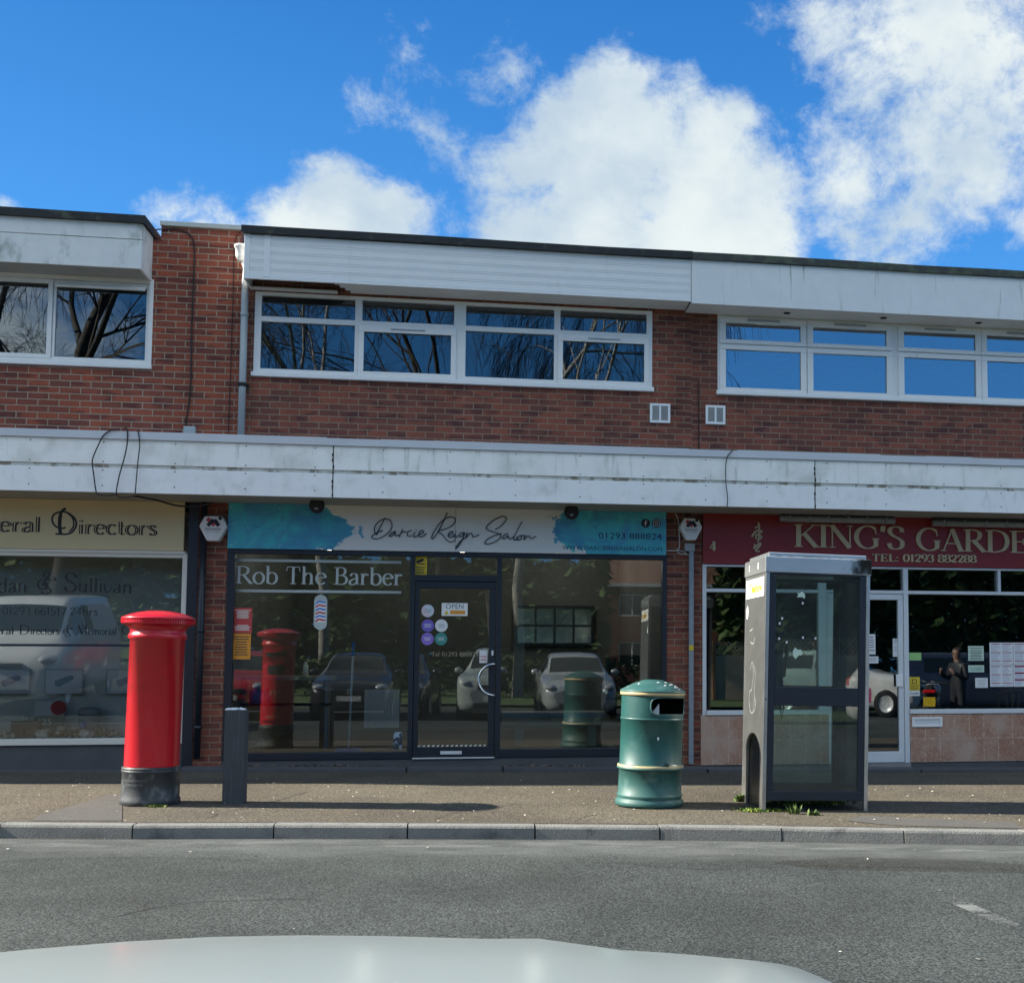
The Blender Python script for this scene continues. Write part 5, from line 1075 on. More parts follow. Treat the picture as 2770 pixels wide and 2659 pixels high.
mb = MB(); mb.frame((p[0]+p[1])/2-.03, (p[0]+p[1])/2+.03, p[3]-.085, p[3]-.028, .008, YG-.0056, YG-.0045); mb.build('symbol', M['ink'], rt)
rt, p = sticker('closed_sticker', 'white closed sticker directly under the yellow one', 'sticker', (2459.5, 1868, 2488, 1882), M['white']); font_mesh('CLOSED', p[0]+.01, p[1]-.01, p[2]+.015, .032, YG-.0055, M['ink'], 'lettering', rt)
sticker('label', 'green label at the upper left of the right takeaway window', 'label', (2459, 1765, 2492, 1786), M['lime'])
rt, p = sticker('opening_times', 'tall narrow white notice on the takeaway door', 'notice', (2415, 1727, 2428, 1776), M['paper'], YG-.0205, None, (.9, .78, .5, .35), M['grey_mid'])
rt, p = sticker('closed_notice', 'white closed notice on the takeaway door glass beside the phone box', 'notice', (2318, 1775, 2376, 1794), M['paper'], YG-.0205); font_mesh('CLOSED', p[0]+.03, p[1]-.03, p[2]+.025, .05, YG-.0235, M['grey_mid'], 'lettering', rt)
sticker('door_leaflet', 'striped leaflet above the closed notice on the takeaway door', 'notice', (2336, 1715, 2368, 1770), M['paper'], YG-.0205, None, (.85, .72, .6, .47, .35, .2), M['navy'])
for i, (a, b, c, d) in enumerate(((2677, 1738, 2740, 1797), (2741, 1738, 2806, 1797), (2678, 1798, 2740, 1857), (2741, 1798, 2806, 1857))):
    rt, p = sticker('menu_sheet', ['upper left menu sheet with maroon headings in the right window', 'upper menu sheet cut by the right edge of the photo', 'lower left menu sheet with plain blue print', 'lower menu sheet with three bold maroon bars'][i], 'menu', (a, b, c, d), M['paper'], YG-.003, 'menu sheets taped inside the window')
    k, k2 = MB(), MB(); ww, hh = p[1]-p[0], p[3]-p[2]; rr = random.Random(i+40)
    for cc in range(2):
        for r_ in range(12):
            tgt = k if r_ % (5 if i < 3 else 4) == 0 else k2; xa = p[0]+ww*(.06+.48*cc); zz = p[3]-hh*(.07+.077*r_); th = .008 if tgt is k2 else .02 if i == 3 else .009
            tgt.box(xa, xa+ww*.4*(1 if tgt is k else rr.uniform(.6, 1)), YG-.0056, YG-.0045, zz-th/2, zz+th/2)
    k.build('headings', mat('maroon_print_%d' % i, (.3, .02, .08), .6), rt); k2.build('printed_lines', mat('print_%d' % i, (.4, .42, .55), .6), rt)
ci = at(2740, 1960, D+.7); co = thing('dining_chair', 'brown wooden chair behind the right takeaway window', 'chair', (ci.x, D+.9, .0)); zc_ = at(2740, 1866, D+.7).z
mb = MB(); 
for dx in (-.2, .2): mb.tube([(ci.x+dx*.9, D+.75, 0), (ci.x+dx, D+.7, zc_-.05)], .022, 8)
mb.build('back_post', M['wood'], co); mb = MB(); mb.tube([(ci.x-.24, D+.7, zc_-.07), (ci.x-.1, D+.7, zc_), (ci.x+.1, D+.7, zc_), (ci.x+.24, D+.7, zc_-.07)], .035, 8); mb.build('top_rail', M['wood'], co)
mb = MB(); 
for dx in (-.1, 0, .1): mb.tube([(ci.x+dx*.6, D+.72, .5), (ci.x+dx, D+.7, zc_-.03)], .02, 8)
mb.build('spindles', M['wood'], co); mb = MB(); mb.box(ci.x-.22, ci.x+.22, D+.72, D+1.14, .42, .46); mb.build('seat', M['wood'], co)
for dx in (-.19, .19): mb = MB(); mb.box(ci.x+dx-.02, ci.x+dx+.02, D+1.08, D+1.12, 0, .419); mb.build('leg', M['wood'], co)
# ------------------------------------------------------------------ things on the walls
def vent(box, label):
    p = RX(*box, D-.02); t = thing('air_vent', label, 'vent', ((p[0]+p[1])/2, D-.02, p[2]), 0, 'white air vents on the brick wall'); a, b, c, d = p
    mb = MB(); mb.frame(a, b, c, d, .03, D-.03, D-.001); xm = (a+b)/2; mb.box(xm-.012, xm+.012, D-.029, D-.001, c+.031, d-.031); mb.build('frame', M['white_upvc'], t, bev=.003)
    mb = MB(); mb.box(a+.031, b-.031, D-.006, D-.0005, c+.031, d-.031); mb.build('recess', M['grey_mid'], t)
    mb = MB(); n = 14
    for i in range(n):
        z = c+.034+(d-c-.07)*i/n
        for u, v in ((a+.032, xm-.013), (xm+.013, b-.032)): mb.face([(u, D-.024, z), (v, D-.024, z), (v, D-.008, z+.009), (u, D-.008, z+.009)])
    tag(mb.build('louvres', M['white_upvc'], t))
vent((1758, 1092, 1813, 1144), 'square white air vent below the right end of the four-bay window')
vent((1909, 1097, 1962, 1148), 'square white air vent right of the thin dark wall cable')
def alarm(box, label, Y=D-.125):
    p = RX(*box, Y); cx, w = (p[0]+p[1])/2, (p[1]-p[0])/2; z0, z1 = p[2], p[3]; h = z1-z0
    t = thing('alarm_box', label, 'alarm box', (cx, Y, z0), 0, 'white alarm boxes on the brick piers')
    f = lambda u, v: (cx+u*w, z0+v*h)
    ol = [f(-.42, 0), f(.42, 0), f(1, .58), f(.62, .99), f(-.62, .99), f(-1, .58)]
    mb = MB(); mb.prism(ol, Y, D-.002); mb.build('housing', M['white_upvc'], t, bev=.012)
    k = MB(); stroke(k, [f(-.42, .88), f(.12, .62)], lambda d: .045, Y-.003, .002, ident); k.build('red_bar', M['red'], t); k = MB(); stroke(k, [f(-.38, .6), f(.05, .84)], lambda d: .04, Y-.006, .002, ident); stroke(k, [f(.1, .84), f(.42, .6)], lambda d: .042, Y-.006, .002, ident); q = f(.5, .9); k.ellip((q[0], Y-.004, q[1]), .022, .004, .022, 0, 10, 6); k.build('black_bar', M['ink'], t)
    font_mesh('innovation', cx-w*.55, cx+w*.55, z0+h*.43, .03, Y-.003, M['ink_grey'], 'lettering', t)
    k = MB(); k.box(cx-w*.5, cx+w*.5, Y-.0035, Y-.001, z0+h*.36, z0+h*.375); k.build('small_print', M['grey_mid'], t)
alarm((538, 1395, 614, 1463), 'white six-sided alarm box on the pier at the left end of the teal sign')
alarm((1839, 1401, 1900, 1461), 'white six-sided alarm box over a grey conduit at the right end of the teal sign')
for px, py, lab in ((857, 1367, 'black round floodlight in front of the left ink cloud of the sign'), (1546, 1384.5, 'black round floodlight in front of the right ink cloud of the sign')):
    Y = D-.42; q = at(px, py, Y); t = thing('floodlight', lab, 'light', (q.x, Y, zc0), 0, 'black floodlights over the salon sign')
    mb = MB(); mb.lathe([(0, 0), (.06, .0), (.088, .03), (.088, .06), (.07, .075), (0, .075)], (0, 0, 0), 12, smooth=False); mb.v = [(q.x+v[0], Y-.03+v[2], q.z+v[1]*1.05) for v in mb.v]; mb.build('lamp_head', M['black_matt'], t, bev=.004)
    mb = MB(); mb.box(q.x-.035, q.x+.035, Y-.02, Y+.03, q.z+.08, zc0+.009); mb.build('bracket', M['black_matt'], t); mb = MB(); mb.box(q.x-.02, q.x+.02, Y-.036, Y-.031, q.z-.05, q.z-.03); mb.build('lens_slot', M['grey_mid'], t)
# drain pipe with hopper
t = thing('downpipe', 'grey downpipe with a white hopper at the left end of the white boarded fascia', 'pipe', (at(657, 1170, D-.09).x, D-.09, zc1))
a, b = at(664, 770, D-.09), at(651, 1180, D-.09); xp = (a.x+b.x)/2
mb = MB(); mb.tube([(xp, D-.09, zc1-.02), (xp, D-.09, zsb-.02)], .04, 14); mb.build('pipe', M['pipe_grey'], t); mb = MB()
for py in (851,): z = at(655, py, D-.09).z; mb.tube([(xp, D-.09, z-.02), (xp, D-.09, z+.02)], .046, 14)
mb.build('collar', M['pipe_grey'], t); mb = MB(); z = at(655, 1041, D-.09).z; mb.tube([(xp, D-.09, z-.022), (xp, D-.09, z+.022)], .05, 14); mb.box(xp-.03, xp+.06, D-.05, D, z-.015, z+.015); mb.build('bracket', M['black_matt'], t)
hp = at(644, 690, D-.3); mb = MB(); mb.lathe([(0, 0), (.05, 0), (.075, .06), (.08, .15), (.092, .155), (.092, .18), (0, .18)], (xs0-.05, D-.3, at(644, 706, D-.3).z), 20)
mb.tube([(xs0-.04, D-.3, at(644, 706, D-.3).z+.02), (xs0-.01, D-.26, zsb+.18), (xp, D-.12, zsb+.05), (xp, D-.09, zsb-.05)], .034, 12); mb.build('hopper', M['white_upvc'], t)
# cables
def cable(name, label, pts, Y, r=.006, m='cable', raw=False, group=None):
    P = [at(x, y, Y) if not isinstance(Y, list) else at(x, y, Y[i]) for i, (x, y) in enumerate(pts)]
    mb = MB(); mb.tube(cr(P, 8), r, 6); return tag(mb.build(name, M[m]), label, 'cable', group)
cable('wall_cable', 'black cable arching under the coping and down the brick wall left of the downpipe', [(418, 622), (455, 620), (488, 623), (515, 637), (526, 672), (524, 760), (519, 880), (515, 1050), (503, 1140), (497, 1172)], D-.012, .008)
cable('wall_cable', 'thin brown cable close to the left side of the downpipe', [(652, 628), (640, 640), (634, 680), (632, 760), (627, 900), (622, 1050), (617, 1176)], D-.01, .004)
cable('wall_cable', 'thin dark cable running down the brick between the two air vents', [(1889, 1034), (1890, 1100), (1890, 1215)], D-.01, .006)
p = RX(496, 1153, 529, 1173, D-.05); mb = MB(); mb.box(p[0], p[1], D-.06, D-.002, zc1-.01, p[3]); tag(mb.build('junction_box', M['pipe_grey'], bev=.01), 'small grey junction box on the canopy edge where the black cable ends', 'junction box')
cable('canopy_cable', 'loose black cable bowed out to the left over the canopy front', [(322, 1161), (300, 1164), (281, 1177), (271, 1194), (255, 1229), (249.6, 1250), (253.6, 1284), (258, 1318), (263, 1335), (279, 1340), (318, 1338)], YC-.04, .007)
cable('canopy_cable', 'black cable hooked over the canopy in the middle of three loops', [(334, 1162), (340, 1158), (345, 1166), (344, 1200), (336, 1240), (322, 1290), (315, 1336), (330, 1345), (360, 1342)], YC-.038, .007)
cable('canopy_cable', 'black cable hanging straight over the canopy at the right of three loops', [(373, 1164), (376, 1180), (378, 1205), (372, 1260), (366, 1334)], YC-.036, .006)
cable('canopy_cable', 'thin cable with a pale end hanging over the canopy above the red sign', [(1983, 1217), (1975, 1225), (1966, 1240), (1963, 1270), (1964, 1310), (1968, 1345), (1967, 1371)], YC-.036, .006)
cable('soffit_cable', 'tangle of black cable under the canopy above the left pier', [(360, 1341), (420, 1352), (455, 1362), (490, 1369), (540, 1368), (575, 1360)], YC+.3, .012)
cable('sign_cable', 'white cable looping out of the right end of the teal sign', [(1801, 1489), (1828, 1489), (1837, 1482), (1838, 1462), (1837, 1440), (1836, 1418), (1832, 1398), (1826, 1390)], D-.02, .007, 'cable_white')
cable('alarm_cable', 'white cable coiled under the right alarm box', [(1864, 1503), (1850, 1493), (1836, 1489), (1833, 1494), (1845, 1499), (1858, 1499)], D-.03, .006, 'cable_white')
c0, c1_ = at(1868, 1504, D-.05), at(1872, 2066, D-.05); t = thing('conduit', 'grey steel conduit with a yellow tag on the right brick pier', 'conduit', (c0.x, D-.05, g(2)))
cxm = (c0.x+c1_.x)/2; mb = MB(); mb.box(cxm-.028, cxm+.028, D-.06, D-.002, c1_.z, c0.z+.08); mb.build('channel', mat('galvanised', (.26, .3, .33), .5, metal=.3, var=.25, vs=20), t)
p = RX(1852, 1470, 1879, 1491, D-.06); mb = MB(); mb.box(p[0], p[1], D-.08, D-.002, p[2], p[3]); mb.build('box', M['grey_mid'], t, bev=.006); p = RX(1864, 1745, 1876, 1759, D-.062); mb = MB(); mb.box(p[0], p[1], D-.0645, D-.0605, p[2], p[3]); mb.build('tag', M['yellow'], t)

# ------------------------------------------------------------------ pillar box
b0 = atg(406, 2181); base = Vector((at(406, 2160, b0.y+.25).x, b0.y+.25, g(b0.x)))
pb = thing('pillar_box', 'red cast iron pillar box with a black base, seen from its closed back', 'post box', base)
zt = at(429, 1652, base.y).z-base.z; k = zt/1.6
def L(mb, prof, n=56): return mb.lathe([(r_*.945, z_) for r_, z_ in prof], base, n)
hb = at(406, 2077, base.y-.23).z-base.z; rb = .238
mb = L(MB(), [(0, -.02), (.262, -.02), (.262, .04), (.252, .06), (.25, hb-.05), (.256, hb-.045), (.258, hb-.03), (.25, hb-.025), (.256, hb-.02), (.256, hb-.008), (.243, hb), (0, hb)]); mb.build('base', M['black_iron'], pb)
z1 = zt-.225
door_skip = None
mb = L(MB(), [(.236, hb+.001), (.239, hb+.02), (rb, z1-.03), (rb+.016, z1-.025), (rb+.02, z1), (rb+.012, z1+.02), (rb+.002, z1+.03), (rb+.004, z1+.06), (rb+.035, z1+.085), (rb+.045, z1+.092)]); mb.build('body', M['red_paint'], pb)
rc = .322; mb = L(MB(), [(rb+.04, z1+.093), (rc-.02, z1+.1), (rc-.008, z1+.108), (rc-.008, z1+.142), (rc, z1+.146), (rc, z1+.16), (rc-.004, z1+.163), (.27, z1+.184), (.2, z1+.205), (.1, z1+.222), (0, z1+.227)]); mb.build('cap', M['red_paint'], pb)
mb = MB()
for i in range(84):
    a = 2*math.pi*i/84; r = (rc-.006)*.945; c, s = math.cos(a), math.sin(a); w2 = .0075
    for rr_, q in ((0, 0),):
        p1 = (base.x+r*c-s*w2, base.y+r*s+c*w2); p2 = (base.x+r*c+s*w2, base.y+r*s-c*w2); o1 = (p1[0]+c*.007, p1[1]+s*.007); o2 = (p2[0]+c*.007, p2[1]+s*.007); za, zb_ = base.z+z1+.112, base.z+z1+.14
        mb.face([(*o2, za), (*o1, za), (*o1, zb_), (*o2, zb_)]); mb.face([(*p2, za), (*o2, za), (*o2, zb_), (*p2, zb_)]); mb.face([(*o1, za), (*p1, za), (*p1, zb_), (*o1, zb_)]); mb.face([(*p2, za), (*p1, za), (*o1, za), (*o2, za)])
tag(mb.build('dentils', M['red_paint'], pb), kind='stuff')
def curved(name, mt, a_c, half, z0, z1_, r, t=.006, parent=None):   # plate following the barrel; angle measured from +x
    mb = MB(); n = 12
    for i in range(n):
        a, b = math.radians(a_c-half+2*half*i/n), math.radians(a_c-half+2*half*(i+1)/n); f = lambda an, rr_, z: (base.x+rr_*math.cos(an), base.y+rr_*math.sin(an), base.z+z)
        mb.face([f(a, r+t, z0), f(b, r+t, z0), f(b, r+t, z1_), f(a, r+t, z1_)]); mb.face([f(a, r+t, z1_), f(b, r+t, z1_), f(b, r-.01, z1_), f(a, r-.01, z1_)]); mb.face([f(a, r+t, z0), f(a, r-.01, z0), f(b, r-.01, z0), f(b, r+t, z0)])
    f0, f1 = math.radians(a_c-half), math.radians(a_c+half)
    for an in (f0, f1): mb.face([f(an, r+t, z0), f(an, r+t, z1_), f(an, r-.01, z1_), f(an, r-.01, z0)])
    return mb.build(name, mt, parent or pb)
curved('door', M['red_paint'], 90, 48, hb+.06, z1-.28, rb, .008); curved('posting_slot', M['black_matt'], 90, 36, z1-.17, z1-.12, rb, .006); curved('slot_hood', M['red_paint'], 90, 40, z1-.118, z1-.09, rb, .03); curved('notice_plate', M['black_matt'], 90, 26, z1-.42, z1-.3, rb, .012)
def wrap_text(txt, a_c, width, z, cap, r, mt, name, parent):
    o = font_mesh(txt, 0, width, 0, cap, 0, mt, name, None); me = o.data
    for v in me.vertices:
        an = math.radians(a_c)+(v.co.x-width/2)/r; v.co = (base.x+r*math.cos(an), base.y+r*math.sin(an), base.z+z+v.co.z)
    adopt(o, parent); return o
M['relief'] = mat('base_relief', (.13, .14, .145), .5, var=.2); M['relief_red'] = mat('door_relief', (.75, .5, .3), .5)
wrap_text('CARRON COMPANY', 250, .2, hb-.12, .024, .2535, M['relief'], 'maker_lettering', pb); wrap_text('STIRLINGSHIRE', 250, .17, hb-.155, .024, .2535, M['relief'], 'maker_lettering', pb)
wrap_text('E II R', 90, .14, .75, .07, rb+.012, M['relief_red'], 'cipher', pb); wrap_text('POST OFFICE', 90, .22, hb+.1, .03, rb+.012, M['relief_red'], 'post_office_lettering', pb)
# ------------------------------------------------------------------ wooden post
q0 = atg(634, 2173); q0.x = at(634, 2173, q0.y+.088).x; hw = .088; hq = at(643, 1920, q0.y).z-g(q0.x)
t = thing('wooden_post', 'square dark timber post with white droppings on top, right of the pillar box', 'post', (q0.x, q0.y+hw, g(q0.x)))
mb = MB(); cx, cy, gz = q0.x, q0.y+hw, g(q0.x); n = 8
for i in range(n):
    za, zb_ = gz-.03+(hq+.03)*i/n, gz-.03+(hq+.03)*(i+1)/n; wa, wb = hw*(1+.025*(1-i/n)), hw*(1+.025*(1-(i+1)/n))
    for s in range(4):
        u = [(-1, -1), (1, -1), (1, 1), (-1, 1)]; (a, b), (c, d) = u[s], u[(s+1) % 4]
        mb.face([(cx+a*wa, cy+b*wa, za), (cx+c*wa, cy+d*wa, za), (cx+c*wb, cy+d*wb, zb_), (cx+a*wb, cy+b*wb, zb_)])
mb.face([(cx-hw, cy-hw, gz+hq), (cx+hw, cy-hw, gz+hq), (cx+hw, cy+hw, gz+hq), (cx-hw, cy+hw, gz+hq)]); mb.build('shaft', M['wood_black'], t, bev=.008, merge=True)
mb = MB(); rr = random.Random(4)
for i in range(46): mb.ellip((cx+rr.uniform(-.08, .07), cy+rr.uniform(-.075, .05), gz+hq+.002), rr.uniform(.008, .02), rr.uniform(.008, .02), rr.uniform(.006, .017), 0, 6, 4)
mb.build('droppings', M['white'], t)

# ------------------------------------------------------------------ litter bin
b0 = atg(1756, 2188); R0 = .285; bc = Vector((at(1756, 2170, b0.y+R0+.03).x, b0.y+R0+.03, g(b0.x)))
bn = thing('litter_bin', 'green round litter bin with gold bands, domed lid and a wide dark opening', 'litter bin', bc)
def zb(py): return at(1765, py, bc.y-R0).z-bc.z
hts = dict(f0=0, f1=zb(2158), gold0=zb(2083), gold1=zb(2078), mid0=zb(1949), mid1=zb(1932), top=zb(1881), dome=zb(1840)+.0)
Rb = R0
lp = lambda mb, pr, n=64, **kw: mb.lathe(pr, bc, n, **kw)
mb = lp(MB(), [(0, 0), (Rb+.022, 0), (Rb+.028, .02), (Rb+.026, .05), (Rb+.008, .062), (Rb+.007, .075), (Rb+.018, .09), (Rb+.013, .105), (Rb+.005, .112), (Rb+.002, hts['gold0']-.012), (Rb+.02, hts['gold0']-.006)]); mb.build('base', M['bin_pale'], bn)
mb = lp(MB(), [(Rb+.021, hts['gold0']-.005), (Rb+.024, hts['gold0']+.004), (Rb+.018, hts['gold0']+.012)]); mb.build('rim', M['bin_pale'], bn)
mb = lp(MB(), [(Rb+.0185, hts['gold0']+.0125), (Rb+.018, hts['gold1']+.012), (Rb+.01, hts['gold1']+.016)]); mb.build('gold_band', M['band_gold'], bn)
mb = lp(MB(), [(Rb+.01, hts['gold1']+.017), (Rb, hts['gold1']+.03), (Rb, hts['mid0']-.006), (Rb+.008, hts['mid0']), (Rb+.008, hts['mid0']+.012), (Rb, hts['mid0']+.018)]); mb.build('body', M['bin_green'], bn)
OZ0, OZ1 = zb(1934), zb(1887); OA, OHALF = -90+36, 47
def inopen(t_, z, grow=0.):
    d = (math.degrees(t_)-OA+180) % 360-180; u, v = abs(d)*math.pi/180*Rb, abs(z-(OZ0+OZ1)/2); hw_, hh_ = OHALF*math.pi/180*Rb+grow, (OZ1-OZ0)/2+grow; cr_ = hh_*.85
    dx, dy = max(u-(hw_-cr_), 0), max(v-(hh_-cr_), 0)
    return u < hw_ and v < hh_ and math.hypot(dx, dy) < cr_
zA, zB = hts['mid0']+.019, hts['top']-.008; nz = 40
mb = lp(MB(), [(Rb+.001, zA+(zB-zA)*i/nz) for i in range(nz+1)], 200, skip=inopen); mb.build('hood', M['bin_green'], bn)
mb = lp(MB(), [(0, zA-.25), (Rb-.05, zA-.25), (Rb-.035, zA-.02), (Rb-.03, OZ0-.02), (Rb-.002, OZ0-.015)]); mb.build('liner', M['black_matt'], bn)
mb = lp(MB(), [(Rb-.012, zA+(zB-zA)*i/nz) for i in range(nz+1)], 120, skip=lambda t_, z: inopen(t_, z, .006)); mb.build('hood_lining', M['black_matt'], bn)
hw_, hh_ = OHALF*math.pi/180*Rb, (OZ1-OZ0)/2; cr_ = hh_*.85; path = []
for (sx, sz, a0) in ((1, 1, 0), (-1, 1, 90), (-1, -1, 180), (1, -1, 270)):
    for i in range(9):
        a = math.radians(a0+10*i+5 if False else a0+90*i/8); u = sx*(hw_-cr_)+cr_*math.cos(a); v = sz*(hh_-cr_)+cr_*math.sin(a); an = math.radians(OA)+u/Rb
        path.append((bc.x+(Rb+.003)*math.cos(an), bc.y+(Rb+.003)*math.sin(an), bc.z+(OZ0+OZ1)/2+v))
mb = MB(); mb.tube(path+[path[0]], .007, 6, caps=False); mb.build('opening_rim', M['bin_pale'], bn)
mb = lp(MB(), [(Rb+.004, hts['top']-.007), (Rb+.014, hts['top']-.004), (Rb+.014, hts['top']+.022), (Rb+.008, hts['top']+.024)]); mb.build('gold_band', M['band_gold'], bn)
zd = hts['top']+.025; hd = hts['dome']-zd
mb = lp(MB(), [(Rb+.016, zd), (Rb+.02, zd+.006), (Rb+.012, zd+.016), (Rb*.82, zd+hd*.45), (Rb*.6, zd+hd*.73), (Rb*.36, zd+hd*.92), (Rb*.3, zd+hd*.99), (Rb*.1, zd+hd*1.02), (0, zd+hd*1.02)]); mb.build('lid', M['bin_pale'], bn)
mb = MB(); rr = random.Random(12)
for (u, v) in ((.1, .3), (.35, .22), (.48, .3), (.55, .2), (.62, .34), (.7, .28), (.66, .2), (-.5, .25), (.3, .4), (.76, .33)):
    x_, y_ = u*Rb, -v*Rb*1.6; r_ = math.hypot(x_, y_)/Rb; zz = zd+hd*(1-r_**2*.86); mb.ellip((bc.x+x_, bc.y+y_, bc.z+zz), .017, .012, .006, 0, 7, 5)
mb.ellip((bc.x+.02, bc.y-Rb-.001, bc.z+zb(1998)), .009, .003, .016, 0, 7, 5); tag(mb.build('bird_droppings', M['white'], bn), kind='stuff')
mb = MB(); an = math.radians(-68); mb.ellip((bc.x+(Rb+.006)*math.cos(an), bc.y+(Rb+.006)*math.sin(an), bc.z+hts['gold1']+.035), .022, .02, .026, 0, 12, 8); mb.build('lock', M['bin_pale'], bn)
mb = MB(); mb.ellip((bc.x+(Rb+.024)*math.cos(an), bc.y+(Rb+.026)*math.sin(an), bc.z+hts['gold1']+.033), .011, .008, .013, 0, 10, 6); mb.build('keyhole', M['black_matt'], bn)
mb = MB(); mb.frame(bc.x-.0, bc.x+.07, bc.z+zb(2117), bc.z+zb(2102), .006, bc.y-Rb-.006, bc.y-Rb+.02); mb.build('square_plate', M['bin_pale'], bn)
mb = MB(); mb.prism([(bc.x-.02+.0, bc.z+OZ0+.0), (bc.x+.06, bc.z+OZ0), (bc.x+.06, bc.z+OZ0+.1)], bc.y-.2, bc.y-.195); tag(mb.build('paper_scrap', M['white']), 'white scrap of paper lying in the opening of the green bin', 'paper')

# ------------------------------------------------------------------ phone box
p0, p1 = atg(2071, 2194), atg(2347, 2206)
ang = 0.; p0.x -= .035; Wp = at(2347, 1850, p0.y).x-p0.x-.012; Dp = .84
gz = g(p0.x)-.012; Hp = at(2071, 1494, p0.y).z-g(p0.x)
root = thing('phone_box', 'stainless steel and glass phone box with a dark frame and yellow word on its side', 'phone box', (p0.x, p0.y, gz), ang)
XF = Matrix.Translation((p0.x, p0.y, gz)) @ Matrix.Rotation(ang, 4, 'Z')
def ph(mb, name, mt, bev=0, parent=None): return mb.build(name, mt, parent or root, bev, xf=XF)
pw = .036
for i, (x, y) in enumerate(((0, 0), (Wp-pw, 0), (0, Dp-pw), (Wp-pw, Dp-pw))):
    mb = MB(); mb.box(x, x+pw+.012*(x > 0)*0, y, y+pw, -.03, Hp-.165); ph(mb, 'corner_post', M['steel'], .004)
mb = MB(); mb.box(-.008, Wp+.008, -.01, Dp+.01, Hp-.164, Hp-.02); ph(mb, 'roof_band', M['steel_top'], .006)
mb = MB(); mb.box(.03, Wp-.03, .03, Dp-.03, Hp-.0195, Hp+.02); ph(mb, 'roof', M['steel_top'], .006)
mb = MB(); rr = random.Random(2)
for i in range(60): x = Wp-.2*rr.random()**1.6; 
for i in range(26):
    x = rr.uniform(.1, Wp-.04); mb.ellip((x, .02+rr.uniform(0, .03), Hp-.018), rr.uniform(.01, .04), .012, .007, 0, 7, 4)
tag(ph(mb, 'roof_dirt', M['grime']), kind='stuff')
def stain_mat():
    m = bpy.data.materials.new('band_stain'); m.use_nodes = True; m.node_tree.nodes.clear(); b = NB(m.node_tree); v = b.new('ShaderNodeTexCoord').outputs['Object']
    s = b.new('ShaderNodeSeparateXYZ'); b.l.new(v, s.inputs[0]); f = b.math('ADD', b.math('SUBTRACT', s.outputs[0], p1.x-.14), b.math('MULTIPLY_ADD', b.noise(v, 13, 6, .65), .5, -.25))
    k_ = b.math('MULTIPLY', b.step(f, .02, .3), .85); df = b.new('ShaderNodeBsdfDiffuse', {'Color': (.035, .035, .03, 1)}); tr = b.new('ShaderNodeBsdfTransparent'); x = b.new('ShaderNodeMixShader'); b.l.new(k_, x.inputs[0]); b.l.new(tr.outputs[0], x.inputs[1]); b.l.new(df.outputs[0], x.inputs[2])
    o = b.new('ShaderNodeOutputMaterial'); b.l.new(x.outputs[0], o.inputs[0]); return m
mb = MB(); mb.box(Wp-.45, Wp+.009, -.0125, -.0105, Hp-.155, Hp-.022); ph(mb, 'roof_stain', stain_mat())
fy = .012; fb = .135; fm0, fm1 = .93, 1.085
def zp(py): return at(2210, py, p0.y).z-gz
fb, fm0, fm1, ftp = zp(2163), zp(1905), zp(1857), Hp-.166
g0, g1_, g2, g3 = zp(2136), zp(1906), zp(1856), zp(1555)
def panel(y, nm, xl=pw+.002, xr=None):
    xr = Wp-pw-.002 if xr is None else xr
    mb = MB(); mb.frame(xl, xr, fb, ftp, .06, y, y+.04, wb=g0-fb, wt=ftp-g3); mb.box(xl+.06, xr-.06, y, y+.04, g1_, g2)
    o = ph(mb, nm, M['phone_frame'], .006)
    for a, b in ((g0, g1_), (g2, g3)): k = MB(); k.box(xl+.06, xr-.06, y+.014, y+.02, a, b); ph(k, 'pane', M['glass_phone'], 0, o)
panel(.0, 'door'); panel(Dp-.04, 'rear_panel')
mb = MB(); xs_ = Wp-.036
mb.box(xs_, xs_+.03, pw+.002, .08, fb, ftp).box(xs_, xs_+.03, Dp-.08, Dp-pw-.002, fb, ftp).box(xs_, xs_+.03, .08, Dp-.08, fb, g0).box(xs_, xs_+.03, .08, Dp-.08, g1_, g2).box(xs_, xs_+.03, .08, Dp-.08, g3, ftp); sp = ph(mb, 'side_panel', M['phone_frame'], .004)
for a, b in ((g0, g1_), (g2, g3)): k = MB(); k.box(xs_+.012, xs_+.018, .08, Dp-.08, a, b); ph(k, 'pane', M['glass_phone'], 0, sp)
# solid left side with the arched recess
ol = [(pw+.002, 0), (.17*Dp, 0), (.17*Dp, .42)]+[(.17*Dp+(.62*Dp)*(.5-.5*math.cos(math.pi*i/12)), .42+.26*math.sin(math.pi*i/12)**.8) for i in range(1, 12)]+[(.79*Dp, .42), (.79*Dp, 0), (Dp-pw-.002, 0), (Dp-pw-.002, Hp-.166), (pw+.002, Hp-.166)]
mb = MB(); mb.prism(ol, 0, .02); mb.v = [(.004+v[1], v[0], v[2]) for v in mb.v]; ph(mb, 'steel_side', M['steel'])
mb = MB(); mb.box(.03, .035, .1*Dp, .86*Dp, -.02, .74); ph(mb, 'arched_recess', mat('recess_dark', (.035, .035, .035), .35, metal=.4, var=.3, vs=4))
mb = MB(); mb.box(-.003, .003, .06, Dp-.05, Hp-.375, Hp-.2); sgn = ph(mb, 'sign_panel', M['white'])
o = font_mesh('Telephone', 0, .5, 0, .085, 0, mat('phone_yellow', (.8, .5, .0), .5, var=0), 'lettering', None, bold=.03)
for v in o.data.vertices: v.co = (-.0045, Dp-.2-v.co.x, Hp-.325+v.co.z)
o.data.transform(XF); adopt(o, sgn)
mb = MB()
for y in (.26, .62): mb.box(-.0115, -.0085, y, y+.022, Hp-.12, Hp-.06)
ph(mb, 'band_slots', M['white'])
